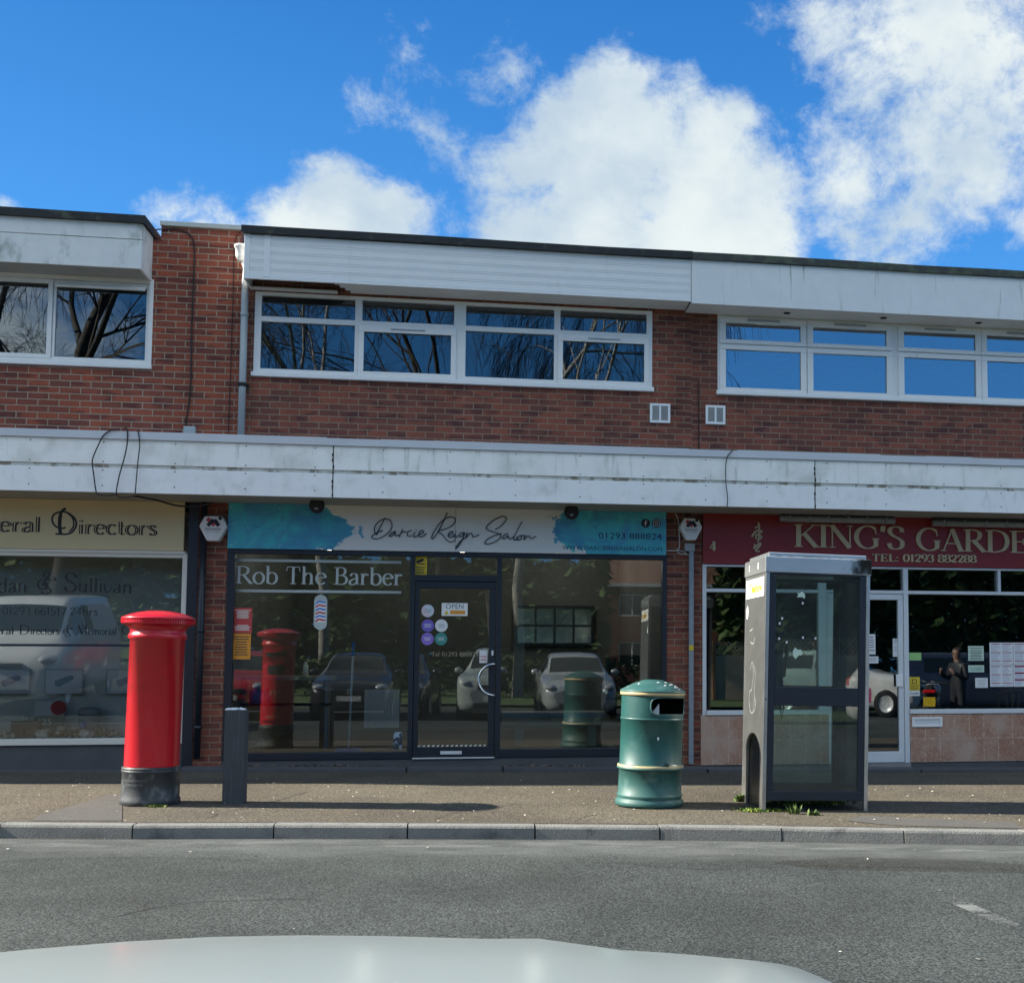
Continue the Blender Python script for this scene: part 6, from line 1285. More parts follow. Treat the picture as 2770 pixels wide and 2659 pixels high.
mb = MB(); mb.lathe([(0, 0), (.045, 0), (.045, .003)], (0, 0, 0), 20); mb.v = [(.003-v[2], Dp-.1+v[0], Hp-.5+v[1]*1.5) for v in mb.v]; ph(mb, 'round_sticker', M['white'])
rr = random.Random(9); mb = MB()
gr = [[(.58, 1.25), (.5, 1.33), (.44, 1.22), (.5, 1.08), (.58, 1.05), (.6, .95), (.52, .86), (.42, .88), (.38, 1.0)], [(.42, 1.3), (.36, 1.2), (.4, 1.05), (.33, .95), (.4, .86)], [(.62, 1.62), (.5, 1.64)], [(.6, 1.52), (.48, 1.5), (.4, 1.56)]]
for pts in gr: stroke(mb, c2(pts, 5), lambda d: .0045, 0, .001, ident)
mb.v = [(.0025-abs(v[1])*0, v[0], v[2]) for v in mb.v]; ph(mb, 'scratched_graffiti', M['frost'])
mb = MB(); mb.prism([(.08, .93), (.25, 1.05), (.25, 1.75), (.08, 1.75)][::-1], .3, .62); ph(mb, 'telephone_unit', M['phone_frame'], .01)
mb = MB(); mb.tube([(.27, .42, 1.2), (.3, .42, 1.3), (.31, .42, 1.42), (.28, .42, 1.52)], [.03, .018, .018, .032], 10); mb.tube([(.27, .42, 1.2), (.29, .4, .95), (.27, .4, .8), (.25, .4, .95)], .009, 6); ph(mb, 'handset', M['black_matt'])
mb = MB(); mb.box(.04, Wp-.04, .06, Dp-.06, -.03, .004); ph(mb, 'floor_slab', M['conc_dark'])
mb = MB(); 
for (cx, cz, s) in ((.33, 1.94, .042), (.3, 1.42, .05)):
    pts = [(cx+s*(1+.5*rr.uniform(-1, 1))*math.cos(a*.628), cz+s*(.8+.5*rr.uniform(-1, 1))*math.sin(a*.628)) for a in range(10)]; mb.prism(pts[::-1], .0122, .0132)
ph(mb, 'torn_sticker', M['green_paper'])
mb = MB()
for k in range(7): x, z = rr.uniform(.12, .5), rr.uniform(1.5, 1.9); mb.box(x, x+.016, .0122, .0132, z, z+.02)
tag(ph(mb, 'glue_marks', M['paper']), kind='stuff')
mb = MB(); mb.lathe([(0, 0), (.008, 0), (.008, .004)], (0, 0, 0), 8); mb.v = [(pw/2+v[0], -.002-v[2], 1.0+v[1]) for v in mb.v]; ph(mb, 'lock', M['grime'])
root.rotation_euler.y = .022; pb.rotation_euler.y = .014; bn.rotation_euler.y = .03

# ------------------------------------------------------------------ weeds, moss, fallen petals
def tuft(name, label, cat, px, py, n, spread, hgt, mt, seed, wide=.012, X=None):
    q = atg(px, py); r = random.Random(seed); mb = MB()
    for i in range(n):
        x, y = q.x+r.gauss(0, spread), q.y+r.gauss(0, spread*.45); z = g(x); a = r.uniform(0, 6.28); l = hgt*r.uniform(.4, 1); lean = r.uniform(.2, 1.1)
        d = Vector((math.cos(a)*lean, math.sin(a)*lean, 1)).normalized()*l; s = Vector((-math.sin(a), math.cos(a), 0))*wide; b = Vector((x, y, z-.004))
        mb.face([b-s*.5, b+s*.5, b+d*.6+s, b+d, b+d*.6-s])
    return tag(mb.build(name, mt), label, cat)
grn = mat('weed_green', (.085, .14, .03), .7, var=.35, vs=30)
tuft('moss', 'small tuft of bright moss at the foot of the pillar box', 'moss', 422, 2181, 130, .035, .028, M['leaf'], 1, .008)
tuft('moss', 'moss along the foot of the steel side of the phone box', 'moss', 2055, 2192, 300, .1, .035, M['leaf'], 2, .01)
tuft('weed', 'leafy weed at the rear corner of the phone box', 'weed', 2004, 2166, 40, .03, .1, grn, 3, .02)
tuft('weed', 'taller grassy weed at the foot of the phone box door', 'weed', 2148, 2200, 34, .022, .1, grn, 4, .008)
tuft('weed', 'low rosette of weed right of the taller grassy weed', 'weed', 2197, 2203, 30, .025, .06, grn, 5, .014)
tuft('moss', 'strip of moss behind the phone box seen under its door', 'moss', 2180, 2172, 420, .17, .045, M['leaf'], 6, .012)
tuft('weed', 'weed beside the rear right post under the phone box', 'weed', 2276, 2170, 34, .03, .08, grn, 7, .014)
def flakes(name, n, ylo, yhi, mt, dz, seed, smin, smax, x0=-6.5, x1=8.5, clus=False):
    mb = MB(); r = random.Random(seed)
    for i in range(n):
        x = r.uniform(x0, x1); yk = kerb_y(x); y = yk+r.uniform(ylo, yhi); s = r.uniform(smin, smax); a = r.uniform(0, 3.14); z = g(x)+dz+r.uniform(.001, .012)
        u, v = Vector((math.cos(a), math.sin(a), r.uniform(-.15, .15)))*s, Vector((-math.sin(a), math.cos(a), r.uniform(-.3, .3)))*s*.5; c = Vector((x, y, z))
        mb.face([c-u, c-u*.3-v, c+u*.6-v*.8, c+u, c+u*.3+v, c-u*.6+v*.8])
    return tag(mb.build(name, mt), kind='stuff')
fl = flakes('fallen_petals', 420, .14, 3.6, M['petal'], .004, 3, .005, .014); tag(fl, 'scattered pale fallen petals on the pavement', 'petals')
fl = flakes('road_litter', 60, -7.5, -.05, M['petal'], -KH+.006, 4, .006, .018); tag(fl, 'scattered pale flecks of litter on the dark road', 'litter')
mb = MB(); rr = random.Random(8)
for i in range(170):
    x = rr.choice((rr.uniform(px_x(640), px_x(1100)), rr.uniform(px_x(1356), px_x(1600)))); c = Vector((x, D-.03-rr.uniform(0, .07), g(x)+.045)); a = rr.uniform(0, 6.28); u = Vector((math.cos(a)*.025, math.sin(a)*.02, rr.uniform(0, .02))); v = Vector((-math.sin(a)*.01, math.cos(a)*.01, rr.uniform(0, .012))); mb.face([c-u, c-v, c+u, c+v])
tag(mb.build('dead_leaves', mat('dead_leaf', (.16, .12, .08), .9, var=.5, vs=40)), 'dead leaves drifted along the foot of the black shopfront', 'leaves', kind='stuff')

# hairline cracks in the tarmac
for k, pts in enumerate(([(560, 2210), (600, 2196), (690, 2178), (760, 2160), (830, 2140)], [(1180, 2212), (1230, 2196), (1300, 2192), (1390, 2172)], [(1560, 2214), (1600, 2202), (1640, 2199)], [(2500, 2200), (2560, 2186), (2640, 2180), (2740, 2166)])):
    P = [atg(x, y, .002) for x, y in pts]; P = cr(P, 6); r = random.Random(k); mb = MB(); ww = [r.uniform(.002, .007) for _ in P]
    Q = [p+Vector((r.uniform(-.008, .008), r.uniform(-.012, .012), 0)) for p in P]
    for i in range(len(Q)-1):
        d = (Q[i+1]-Q[i]).normalized(); n_ = Vector((-d.y, d.x, 0)); mb.face([Q[i]-n_*ww[i], Q[i+1]-n_*ww[i+1], Q[i+1]+n_*ww[i+1], Q[i]+n_*ww[i]])
    tag(mb.build('pavement_crack', M['shadow_crack']), kind='structure')
for k, pts in enumerate(([(0, 2330), (160, 2322), (420, 2318), (700, 2326)], [(1650, 2330), (1900, 2350), (2200, 2342), (2770, 2352)], [(300, 2480), (520, 2440), (840, 2430)])):
    P = [atg(x, y, -KH+.002) for x, y in pts]; P = cr(P, 8); r = random.Random(k+9); mb = MB(); Q = [p+Vector((r.uniform(-.01, .01), r.uniform(-.015, .015), 0)) for p in P]; ww = [r.uniform(.002, .006) for _ in P]
    for i in range(len(Q)-1):
        d = (Q[i+1]-Q[i]).normalized(); n_ = Vector((-d.y, d.x, 0)); mb.face([Q[i]-n_*ww[i], Q[i+1]-n_*ww[i+1], Q[i+1]+n_*ww[i+1], Q[i]+n_*ww[i]])
    tag(mb.build('road_crack', M['gully']), kind='structure')
mb = MB(); mb.face([atg(x, y, -KH+.0035) for x, y in ((2080, 2330), (2300, 2318), (2620, 2326), (2800, 2340), (2820, 2362), (2500, 2356), (2200, 2350))])
M['road_patch'] = paint_mat('road_damp', (.35, .75), .22); [n for n in M['road_patch'].node_tree.nodes if n.type == 'BSDF_DIFFUSE'][0].inputs['Color'].default_value = (.045, .036, .028, 1)
tag(mb.build('road_patch', M['road_patch']), kind='structure')
# ------------------------------------------------------------------ behind the viewer: parked cars, trees, houses (seen in the glass)
def lerp_st(st, n):
    P = [s[0] for s in st]; out = []
    for i in range(n+1):
        x = P[0]+(P[-1]-P[0])*i/n
        for k in range(len(P)-1):
            if P[k] <= x <= P[k+1]: break
        t = (x-P[k])/(P[k+1]-P[k]); a, b = st[k], st[k+1]; row = [x]
        for j in range(1, len(a)):
            m0 = 0 if k == 0 else (b[j]-st[k-1][j])/(P[k+1]-P[k-1])*(P[k+1]-P[k]); m1 = 0 if k+2 >= len(P) else (st[k+2][j]-a[j])/(P[k+2]-P[k])*(P[k+1]-P[k])
            d = b[j]-a[j]; m0 = max(min(m0, abs(d)*2), -abs(d)*2) if abs(d) > 1e-9 else 0; m1 = max(min(m1, abs(d)*2), -abs(d)*2) if abs(d) > 1e-9 else 0
            if m0*d < 0: m0 = 0
            if m1*d < 0: m1 = 0
            row.append((2*t**3-3*t*t+1)*a[j]+(t**3-2*t*t+t)*m0+(-2*t**3+3*t*t)*b[j]+(t**3-t*t)*m1)
        out.append(row)
    return out
# station: x back from the nose, half width low, half width at belt, half width of top, bottom z, belt z, top z
HATCH = [(0,.55,.6,.42,.3,.6,.66),(.05,.72,.74,.5,.24,.66,.74),(.25,.82,.83,.55,.2,.78,.86),(.75,.87,.86,.62,.2,.88,.95),(1.12,.88,.87,.66,.2,.94,1.0),(1.28,.88,.87,.66,.2,.95,1.07),(1.85,.88,.87,.58,.2,.97,1.42),(2.3,.88,.87,.57,.2,.98,1.49),(3.2,.88,.86,.56,.2,.99,1.47),(3.75,.87,.85,.54,.2,1.0,1.36),(4.05,.84,.82,.56,.24,.99,1.08),(4.18,.76,.76,.55,.3,.9,.95)]
VAN = [(0,.6,.66,.45,.32,.7,.78),(.06,.8,.82,.55,.26,.8,.9),(.3,.9,.91,.62,.24,.95,1.06),(.8,.93,.93,.7,.24,1.1,1.2),(1.0,.94,.94,.72,.24,1.13,1.28),(1.75,.94,.94,.68,.24,1.18,1.82),(2.2,.94,.94,.7,.24,1.18,1.92),(4.5,.94,.94,.72,.24,1.18,1.92),(4.75,.93,.93,.7,.24,1.18,1.85),(4.85,.9,.9,.66,.3,1.1,1.6)]
CAMC = [(0,.5,.56,.3,.3,.6,.72),(.05,.7,.74,.42,.24,.76,.885),(.14,.79,.81,.45,.2,.87,.955),(.3,.85,.86,.46,.2,.925,.99),(.55,.875,.875,.47,.2,.955,1.012),(.9,.88,.88,.44,.2,.965,1.03),(1.55,.88,.88,.6,.2,1.0,1.06),(1.68,.88,.88,.68,.2,1.0,1.1),(2.35,.88,.87,.6,.2,1.0,1.5),(2.8,.88,.87,.58,.2,1.0,1.58),(3.7,.88,.86,.57,.2,1.0,1.57),(4.3,.87,.85,.56,.22,1.0,1.45),(4.6,.84,.82,.56,.26,.98,1.1),(4.72,.76,.76,.55,.3,.9,.95)]
def vehicle(name, label, cat, st, paint, loc, rotz, ws=(.78, 3.35), wsx=1.15, rfx=1.8, rear=3.75, side=(1.75, 3.55), r=.31, sc=(1, 1, 1), group=None, panel_van=False, detail=True):
    t = thing(name, label, cat, loc, rotz, group)
    XF = Matrix.Translation(loc) @ Matrix.Rotation(rotz, 4, 'Z') @ Matrix.Diagonal((sc[0], sc[1], sc[2], 1)) @ Matrix.Rotation(-math.pi/2, 4, 'Z')
    # local frame: x back from the nose, y to the side; after the -90 turn the nose looks along +Y
    rows = lerp_st(st, 64); body, win = MB(), MB()
    def sect(s):
        x, wl, wb, wt, z0, zb, zt = s; zm = z0+(zb-z0)*.55
        half = [(0, z0), (wl*.8, z0), (wl*.97, z0+.05), (wl*1.0, z0+(zb-z0)*.3), (wl*1.012, zm), (wb*1.005, zb-(zb-z0)*.14), (wb*.985, zb-.01)]
        for k in range(1, 6): f = k/6; half.append((wb*.97+(wt*(1.12 if wt < .5 else 1)-wb*.97)*f, zb+(zt-zb)*((f**.92)*.93 if wt >= .5 or zt-zb > .3 else (f**.45)*.74)))
        half += [(wt*.97, zt-(zt-zb)*.04), (wt*.8, zt-(zt-zb)*.008), (wt*.5, zt+.008), (wt*.25, zt+.013), (0, zt+.015)]
        return [(x, y, z) for y, z in half]+[(x, -y, z) for y, z in reversed(half[1:-1])]
    S_ = [sect(s) for s in rows]; n = len(S_[0]); base = [tuple(p) for q in S_ for p in q]
    hc = 17
    for i in range(len(S_)-1):
        xm = (rows[i][0]+rows[i+1][0])/2; tall = rows[i][6]-rows[i][5] > .12 or rows[i+1][6]-rows[i+1][5] > .12
        for k in range(n):
            q = (k+1) % n; kk = k if k < hc-1 else n-1-k
            top = kk >= 12; sidew = 7 <= kk <= 10
            w_ = False
            if tall and top and wsx+.04 < xm < rfx-.05 and kk >= 12: w_ = True
            if tall and top and not panel_van and xm > rear+.03 and xm < rear+.36 : w_ = True
            if tall and sidew and side[0]-.25 < xm < side[1] and not (abs(xm-(side[0]+side[1])/2) < .05): w_ = True
            tgt = win if w_ else body
            b0 = len(tgt.v); tgt.v += [S_[i][k], S_[i][q], S_[i+1][q], S_[i+1][k]]; tgt.f.append((b0, b0+3, b0+2, b0+1)); tgt.m.append(0); tgt.sm.append(True)
    for s, rev in ((S_[0], False), (S_[-1], True)):
        body.face(list(reversed(s)) if rev else s, 0, False)
    bo = body.build('body', paint, t, xf=XF, merge=True)
    win.build('windows', M['carglass'], t, xf=XF, merge=True)
    z0 = 0
    for xw in ws:
        for s in (-1, 1):
            y0 = s*.8; mb = MB(); pr = [(r*.62, -.095), (r*.95, -.095), (r, -.07), (r, .07), (r*.95, .095), (r*.62, .095)]; mb.lathe(pr, (0, 0, 0), 24); mb.v = [(xw+v[0], y0+v[2], r+v[1]) for v in mb.v]; wo_ = mb.build('wheel', M['tyre'], t, xf=XF)
            if detail: mb = MB(); mb.lathe([(0, .0), (r*.2, .012), (r*.61, -.0), (r*.63, .02)], (0, 0, 0), 20); mb.v = [(xw+v[0], y0+s*(.072+v[2]*1.), r+v[1]) for v in mb.v]; mb.build('rim', M['alu'], wo_, xf=XF)
    # lamps, grille, plate, mirrors
    s0 = rows[2]; xf_ = .04
    zl = st[2][5]; wl = st[2][2]
    for s in (-1, 1):
        mb = MB(); mb.ellip((.2, s*wl*.80, zl-.06), .2, .15, .085, 0, 14, 10); mb.build('headlight', M['lamp'], t, xf=XF)
        mb = MB(); xmir = wsx+.45; mb.ellip((xmir, s*(st[5][2]+.09), st[5][5]+.1), .06, .1, .075, 0, 12, 8); mb.build('mirror', paint, t, xf=XF)
        mb = MB(); mb.ellip((st[-1][0]-.1, s*.7, .85), .12, .1, .14, 0, 10, 8); mb.build('tail_light', M['red'], t, xf=XF)
    mb = MB(); mb.box(-.012, .08, -.4, .4, zl-.2, zl-.1); mb.build('grille', M['dark_plastic'], t, bev=.02, xf=XF)
    mb = MB(); mb.box(-.006, .1, -.5, .5, st[0][4]-.02, st[0][4]+.1); mb.build('lower_grille', M['dark_plastic'], t, bev=.02, xf=XF)
    mb = MB(); mb.box(-.03, -.013, -.26, .26, st[0][4]+.13, st[0][4]+.24); mb.build('number_plate', M['plate'], t, xf=XF)
    mb = MB(); mb.ellip((-.015, 0, zl-.13), .012, .06, .06, 0, 12, 8); mb.build('badge', M['chrome'], t, xf=XF)
    return t
def paintm(name, col, metal=0., rough=.3): return mat(name, col, rough, metal=metal, var=.02, coat=.8, spec=.5)
P_cam = mat('paint_pale_silver', (.31, .35, .335), .42, var=.06, vs=3, coat=.8, cr_=.2, spec=.5)
P_sil, P_blk, P_red, P_wht, P_blu = paintm('paint_silver', (.45, .48, .48), .3, .32), paintm('paint_black', (.012, .013, .016)), paintm('paint_red', (.4, .012, .02)), paintm('paint_white', (.78, .79, .77)), paintm('paint_dark_blue', (.02, .03, .06))
def gr(x): return g(x)-KH
vehicle('parked_car', 'pale silver car whose bonnet fills the bottom edge of the photo', 'car', CAMC, P_cam, (-.35, 2.0, gr(-.35)), 0, sc=(1, 1, 1.047), ws=(.85, 3.6), wsx=1.6, rfx=2.3, rear=4.25, side=(2.3, 4.1), r=.32)
vehicle('parked_car', 'silver hatchback reflected in the right salon window next to the bin', 'car', HATCH, P_sil, (2.35, 1.7, gr(2.35)), 0, sc=(1, 1, 1.06), group='cars parked facing the shops')
vehicle('parked_car', 'black hatchback reflected in the left salon window', 'car', HATCH, P_blk, (-2.75, 2.0, gr(-2.75)), 0, group='cars parked facing the shops')
vehicle('parked_car', 'red hatchback reflected at the left of the salon window', 'car', HATCH, P_red, (-5.3, 2.3, gr(-5.3)), 0, group='cars parked facing the shops')
vehicle('parked_van', 'white van reflected in the pale display window', 'van', VAN, P_wht, (-7.7, 8.3, gr(-7.7)), math.radians(-4), ws=(.85, 3.9), wsx=1.0, rfx=1.75, rear=9, side=(1.6, 2.7), r=.33, panel_van=True)
vehicle('parked_car', 'white estate car reflected in the takeaway door and window', 'car', HATCH, P_wht, (12.0, -2.0, gr(12.0)), math.radians(-58), sc=(1.06, 1.08, 1.22), group='cars parked facing the shops')
vehicle('parked_van', 'dark blue van reflected in the right takeaway window', 'van', VAN, P_blu, (17.0, -3.4, gr(17)), math.radians(-70), ws=(.85, 3.9), wsx=1.0, rfx=1.75, rear=9, side=(1.6, 4.2), r=.33, sc=(1, 1, .95))

# verge, hedge, fence, houses
tag(sheet('verge', [(-60, -30), (60, -30), (60, -6.4), (-60, -6.4)], M['grass'], -KH+.06), kind='structure')
mb = MB(); mb.box(-60, 60, -6.4, -6.25, -.9, -.9+.01)
tag(strip('verge_kerb', M['kerb'], -KH+.07, lambda x: -6.42, lambda x: -6.28, -40, 40, 40), kind='structure')
def hedge(label, x0, x1, y, h, seed, n=5200, mt='hedge', big=1):
    r = random.Random(seed); mb = MB()
    for i in range(n):
        x = r.uniform(x0, x1); hh = h*(.86+.2*mnoise.noise(Vector((x*.8, seed, 0)))); z = g(x)-.1+hh*(r.random()**.7); yy = y+big*r.uniform(-.5, .5)*(1 if z < hh*.8 else .7)
        a, b = r.uniform(0, 6.28), r.uniform(-1, 1); s = r.uniform(.07, .14)*big; u = Vector((math.cos(a), math.sin(a)*.6, b)).normalized()*s; v = Vector((-math.sin(a), math.cos(a), r.uniform(-1, 1))).normalized()*s*.6; c = Vector((x, yy, z)); mb.face([c-u, c-v, c+u, c+v])
    return tag(mb.build('hedge', M[mt]), label, 'hedge')
hedge('dark green hedge behind the parked cars, reflected in the salon windows', -14, 6.2, -13.5, 1.7, 3)
def lattice(x0, x1, y, z0, z1):
    t = thing('lattice_fence', 'wooden fence with a lattice top behind the parked cars', 'fence', ((x0+x1)/2, y, g(x0)))
    mb = MB(); mb.box(x0, x1, y, y+.03, g(x0)-.2, z0); mb.build('board_panel', M['wood_pale'], t); mb = MB(); s = (z1-z0); n = int((x1-x0)/.16)
    for i in range(-4, n):
        a = x0+i*.16
        for sgn in (1, -1):
            p_, q_ = (a, z0), (a+s, z1)
            if sgn < 0: p_, q_ = (a, z1), (a+s, z0)
            if p_[0] < x0 or q_[0] > x1: continue
            mb.prism([(p_[0]-.016, p_[1]), (p_[0]+.016, p_[1]), (q_[0]+.016, q_[1]), (q_[0]-.016, q_[1])], y+(0 if sgn > 0 else .012), y+(.01 if sgn > 0 else .022))
    mb.build('lattice_panel', M['wood_pale'], t)
    for i in range(5): xx = x0+(x1-x0)*i/4; mb = MB(); mb.box(xx-.05, xx+.05, y-.05, y+.08, g(x0)-.2, z1+.05); mb.build('post', M['wood'], t)
lattice(6.5, 14, -13.2, 1.4, 1.9)
for lab, x0_, x1_, y_, h_, sd in (('tall dark evergreen belt reflected in the pale display window', -44, -17, -24, 9, 61), ('tall dark evergreen belt reflected in the left salon window', -17, -6, -24, 8, 62), ('tall dark evergreens reflected in the salon door', -6, 5.5, -23, 6.5, 63), ('tall dark evergreens reflected in the takeaway windows', 10.4, 44, -22, 8, 64)):
    hedge(lab, x0_, x1_, y_, h_, sd, int((x1_-x0_)*620), big=3.2)
def house(label, x0, x1, y, h, d, bm):
    t = thing('house', label, 'house', ((x0+x1)/2, y, g(x0))); gz_ = -.6
    hs = [(x0+1.2, x0+2.6, .9, 2.1), (x1-2.6, x1-1.2, .9, 2.1), (x0+1.2, x0+2.6, 3.4, 4.5), (x1-2.6, x1-1.2, 3.4, 4.5)]
    mb = holes(MB(), x0, x1, gz_, h, y-.25, y, hs); mb.box(x0, x0+.25, y-d, y-.251, gz_, h); mb.box(x1-.25, x1, y-d, y-.251, gz_, h); mb.build('wall', bm, t)
    for a, b, c, e in hs:
        mb = MB(); mb.frame(a, b, c, e, .07, y-.12, y-.02); mb.box((a+b)/2-.03, (a+b)/2+.03, y-.115, y-.03, c+.07, e-.07); w_ = mb.build('window', M['white_upvc'], t); mb = MB(); mb.box(a+.07, b-.07, y-.1, y-.09, c+.07, e-.07); mb.build('pane', M['carglass'], w_)
    ym = y-d/2; rz_ = h+d*.36; mb = MB()
    for sgn, ye in ((1, y+.35), (-1, y-d-.35)):
        pts = [(x0-.3, ye, h-.2), (x1+.3, ye, h-.2), (x1+.3, ym, rz_), (x0-.3, ym, rz_)]; mb.face(pts if sgn > 0 else pts[::-1])
    mb.build('roof', M['tile_roof'], t)
    for xx in (x0, x1-.24): mb = MB(); mb.face([(xx+.12, y, h), (xx+.12, y-d, h), (xx+.12, ym, rz_-.05)]); mb.build('gable', bm, t)
    mb = MB(); mb.box(x0-.3, x1+.3, y+.33, y+.37, h-.32, h-.16); mb.build('gutter', M['white_upvc'], t); mb = MB(); mb.box(x0+1, x0+1.8, ym-.3, ym+.3, rz_-.6, rz_+1.0); mb.build('chimney', bm, t)
house('brick house with a tiled roof far behind the cars, reflected in the salon window', 5.8, 16, -31, 5.2, 8, M['brick_mid'])

# bare trees
def tree(name, label, x, y, h, seed, bark, droop=0., spread=.55, trunk=.2, depth=6, lean=(0, 0), group='bare trees across the car park'):
    r = random.Random(seed); t = thing(name, label, 'tree', (x, y, g(x)-.05)); tr, tw, lv = MB(), MB(), MB()
    def grow(p, d, l, rad, lev):
        n = 5 if lev < 2 else 4 if lev < 4 else 3; pts = [p]; rs = [rad]; dd = d.copy()
        for i in range(n):
            dd = (dd+Vector((r.uniform(-1, 1), r.uniform(-1, 1), r.uniform(-.5, .8)))*.2+Vector((0, 0, .07 if lev < 5 and droop < 1 else .02))+Vector((0, 0, -droop*(lev/4.)**2*.32))).normalized(); pts.append(pts[-1]+dd*l/n); rs.append(max(rad*(1-.33*(i+1)/n), (.011 if lev < 4 else .0065)))
        (tr if lev < 2 else tw if lev < 4 else lv).tube(pts, rs, 7 if lev < 2 else 5 if lev < 3 else 3, caps=False)
        if lev >= depth: return
        kids = 2 if lev == 0 else r.choice((3, 3, 4)) if lev < depth-1 else r.choice((9, 11, 13))
        for k in range(kids):
            i = n if k < 1 else r.randint(max(1, n//2-1), n); q = pts[i]; dv = (pts[i]-pts[i-1]).normalized(); az = r.uniform(0, 6.28); perp = dv.cross(Vector((math.cos(az), math.sin(az), .3))).normalized()
            nd = (dv*(1-spread*.5)+perp*spread*r.uniform(.6, 1.25)).normalized(); grow(q, nd, l*r.uniform(.6, .82), rs[i]*(.84 if k < 1 else .62), lev+1)
    grow(Vector((x, y, g(x)-.1)), Vector((lean[0], lean[1], 1)).normalized(), h*.36, trunk, 0)
    tr.build('trunk', bark, t); tw.build('branches', bark if bark is not M['birch'] else M['birch'], t); lv.build('twigs', M['twig'], t); return t
tree('bare_tree', 'big dark bare tree with a forked trunk reflected in the upper left window', -13.2, -12, 22, 5, M['bark'], .2, .6, .42, 6)
tree('bare_tree', 'bare silver birch reflected in the left bay of the four-bay window', -5.2, -14, 26, 11, M['birch'], .5, .5, .2, 6)
tree('bare_tree', 'bare dark tree reflected in the second bay of the four-bay window', -1.0, -17, 26, 21, M['bark'], .45, .55, .24, 6)
tree('weeping_birch', 'weeping birch with hanging twigs reflected in the right bays of the four-bay window', 1.4, -13, 27, 33, M['birch'], 1.0, .5, .2, 6)
tree('bare_tree', 'slim bare tree behind the white van reflected at the far left', -18.5, -17, 15, 44, M['bark'], .3, .55, .3, 6)
tree('bare_tree', 'distant bare tree reflected in the takeaway fanlights', 13, -22, 11, 52, M['bark'], .3, .6, .22, 5)

# ------------------------------------------------------------------ motorbike and its rider at the kerb, seen in the takeaway glass
mb_loc = (8.7, 7.0, gr(8.7)); mrz = math.radians(24)
bk = thing('motorbike', 'black motorbike with a yellow plate and red tail light reflected low in the takeaway window', 'motorbike', mb_loc, mrz)
XB = Matrix.Translation(mb_loc) @ Matrix.Rotation(mrz, 4, 'Z')       # rear looks towards the shops (+Y)
for yw in (0.0, -1.42):
    mb = MB(); mb.lathe([(.2, -.05), (.29, -.06), (.31, -.03), (.31, .03), (.29, .06), (.2, .05)], (0, 0, 0), 28); mb.v = [(v[2], yw+v[0], .31+v[1]) for v in mb.v]; wo_ = mb.build('wheel', M['tyre'], bk, xf=XB)
    mb = MB(); mb.lathe([(.03, -.05), (.2, -.02), (.2, .02), (.03, .05)], (0, 0, 0), 20); mb.v = [(v[2], yw+v[0], .31+v[1]) for v in mb.v]; mb.build('rim', M['grey_mid'], wo_, xf=XB)
mb = MB(); mb.ellip((0, -.72, .52), .19, .36, .26, 0, 14, 10); mb.build('engine', M['dark_plastic'], bk, xf=XB)
mb = MB(); mb.ellip((0, -.85, .84), .16, .3, .14, 0, 14, 10); mb.build('fuel_tank', P_blk, bk, xf=XB)
mb = MB(); mb.tube([(0, -.6, .82), (0, -.3, .84), (0, .05, .95), (0, .22, .98)], [.12, .14, .1, .05], 10); mb.build('seat', M['black_matt'], bk, xf=XB)
mb = MB(); mb.tube([(.12, -.55, .35), (.14, -.2, .4), (.15, .15, .48)], [.05, .06, .065], 10); mb.build('exhaust', M['chrome'], bk, xf=XB)
for s in (-1, 1): mb = MB(); mb.tube([(s*.1, -1.42, .31), (s*.1, -1.2, .95)], .028, 8); mb.build('fork', M['chrome'], bk, xf=XB)
mb = MB(); mb.tube([(-.36, -1.02, 1.03), (-.2, -1.15, 1.05), (.2, -1.15, 1.05), (.36, -1.02, 1.03)], .018, 8); mb.build('handlebar', M['black_matt'], bk, xf=XB)
mb = MB(); mb.ellip((0, -1.3, .9), .17, .14, .18, 0, 12, 8); mb.build('headlight', M['lamp'], bk, xf=XB)
mb = MB(); mb.box(-.12, .12, .2, .25, .88, .94); mb.build('tail_light', mat('tail_red', (.7, .01, .015), .2), bk, bev=.015, xf=XB)
mb = MB(); mb.box(-.115, .115, .2, .21, .62, .8); mb.build('number_plate', M['yellow'], bk, xf=XB)
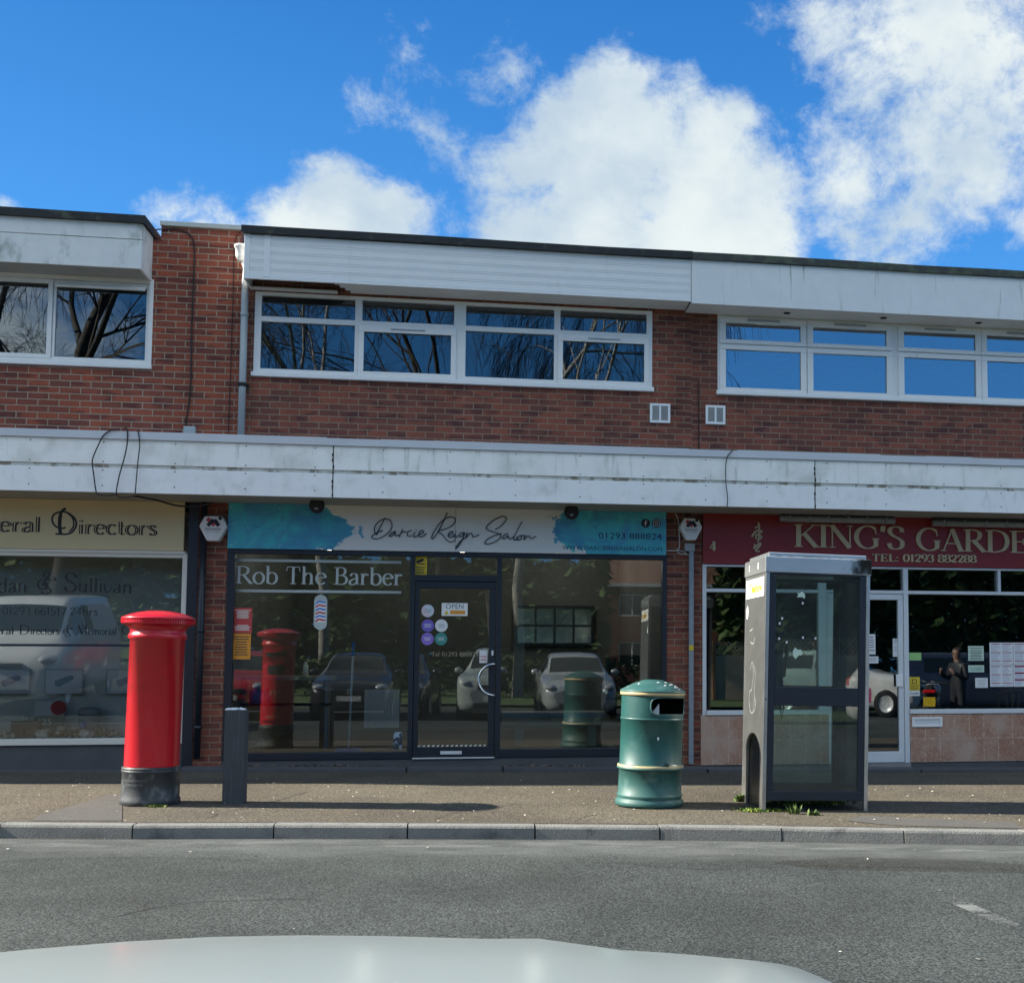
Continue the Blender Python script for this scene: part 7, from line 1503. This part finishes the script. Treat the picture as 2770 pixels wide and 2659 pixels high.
def figure(loc, rz):
    V = [(0,0,.95,.15),(0,0,1.12,.15),(0,0,1.32,.175),(0,0,1.45,.12),(0,.01,1.52,.06),(0,.03,1.6,.085),(0,.035,1.68,.095),(0,.02,1.75,.07)]
    Ed = [(i, i+1) for i in range(7)]
    for s in (-1, 1):
        b = len(V); V += [(s*.19,0,1.42,.075),(s*.27,.02,1.15,.058),(s*.2,.26,1.26,.045),(s*.12,.33,1.36,.035),(s*.1,0,.88,.1),(s*.11,.02,.5,.068),(s*.11,-.02,.1,.05),(s*.11,.12,.04,.04)]
        Ed += [(2, b),(b, b+1),(b+1, b+2),(b+2, b+3),(0, b+4),(b+4, b+5),(b+5, b+6),(b+6, b+7)]
    me = bpy.data.meshes.new('person'); me.from_pydata([v[:3] for v in V], Ed, []); o = bpy.data.objects.new('person', me); COL.objects.link(o)
    md = o.modifiers.new('Skin', 'SKIN'); sv = me.skin_vertices[0].data
    for i, v in enumerate(V): sv[i].radius = (v[3]*1.15 if i < 4 else v[3], v[3]*(.8 if i < 4 else 1)); sv[i].use_root = i == 0
    sb = o.modifiers.new('Subd', 'SUBSURF'); sb.levels = sb.render_levels = 2
    bpy.context.view_layer.update(); nm = bpy.data.meshes.new_from_object(o.evaluated_get(bpy.context.evaluated_depsgraph_get())); bpy.data.objects.remove(o)
    for m_ in (mat('jacket_dark', (.02, .022, .028), .5, bump=.6, bs=9), mat('trousers_dark', (.018, .02, .03), .8), mat('skin', (.3, .18, .13), .55), M['black_matt']): nm.materials.append(m_)
    for p in nm.polygons: z = p.center.z; p.use_smooth = True; p.material_index = 2 if z > 1.5 or (p.center.y > .29 and z > 1.25) else 3 if z < .12 else 1 if z < .86 else 0
    q = bpy.data.objects.new('person', nm); COL.objects.link(q); q.location = loc; q.rotation_euler.z = rz
    WL[q.name] = Matrix.Translation(Vector(loc)) @ Matrix.Rotation(rz, 4, 'Z')
    XP = WL[q.name]; mb = MB(); mb.ellip((0, .12, 1.66), .014, .022, .022, 0, 8, 6); mb.build('nose', nm.materials[2], q, xf=XP); mb = MB(); mb.ellip((0, -.005, 1.72), .094, .1, .065, 0, 14, 8); mb.build('hair', M['bark'], q, xf=XP)
    return tag(q, 'person in a dark padded jacket standing beside the motorbike, reflected in the takeaway window', 'person')
figure((9.45, 6.6, gr(9.45)), math.radians(70))
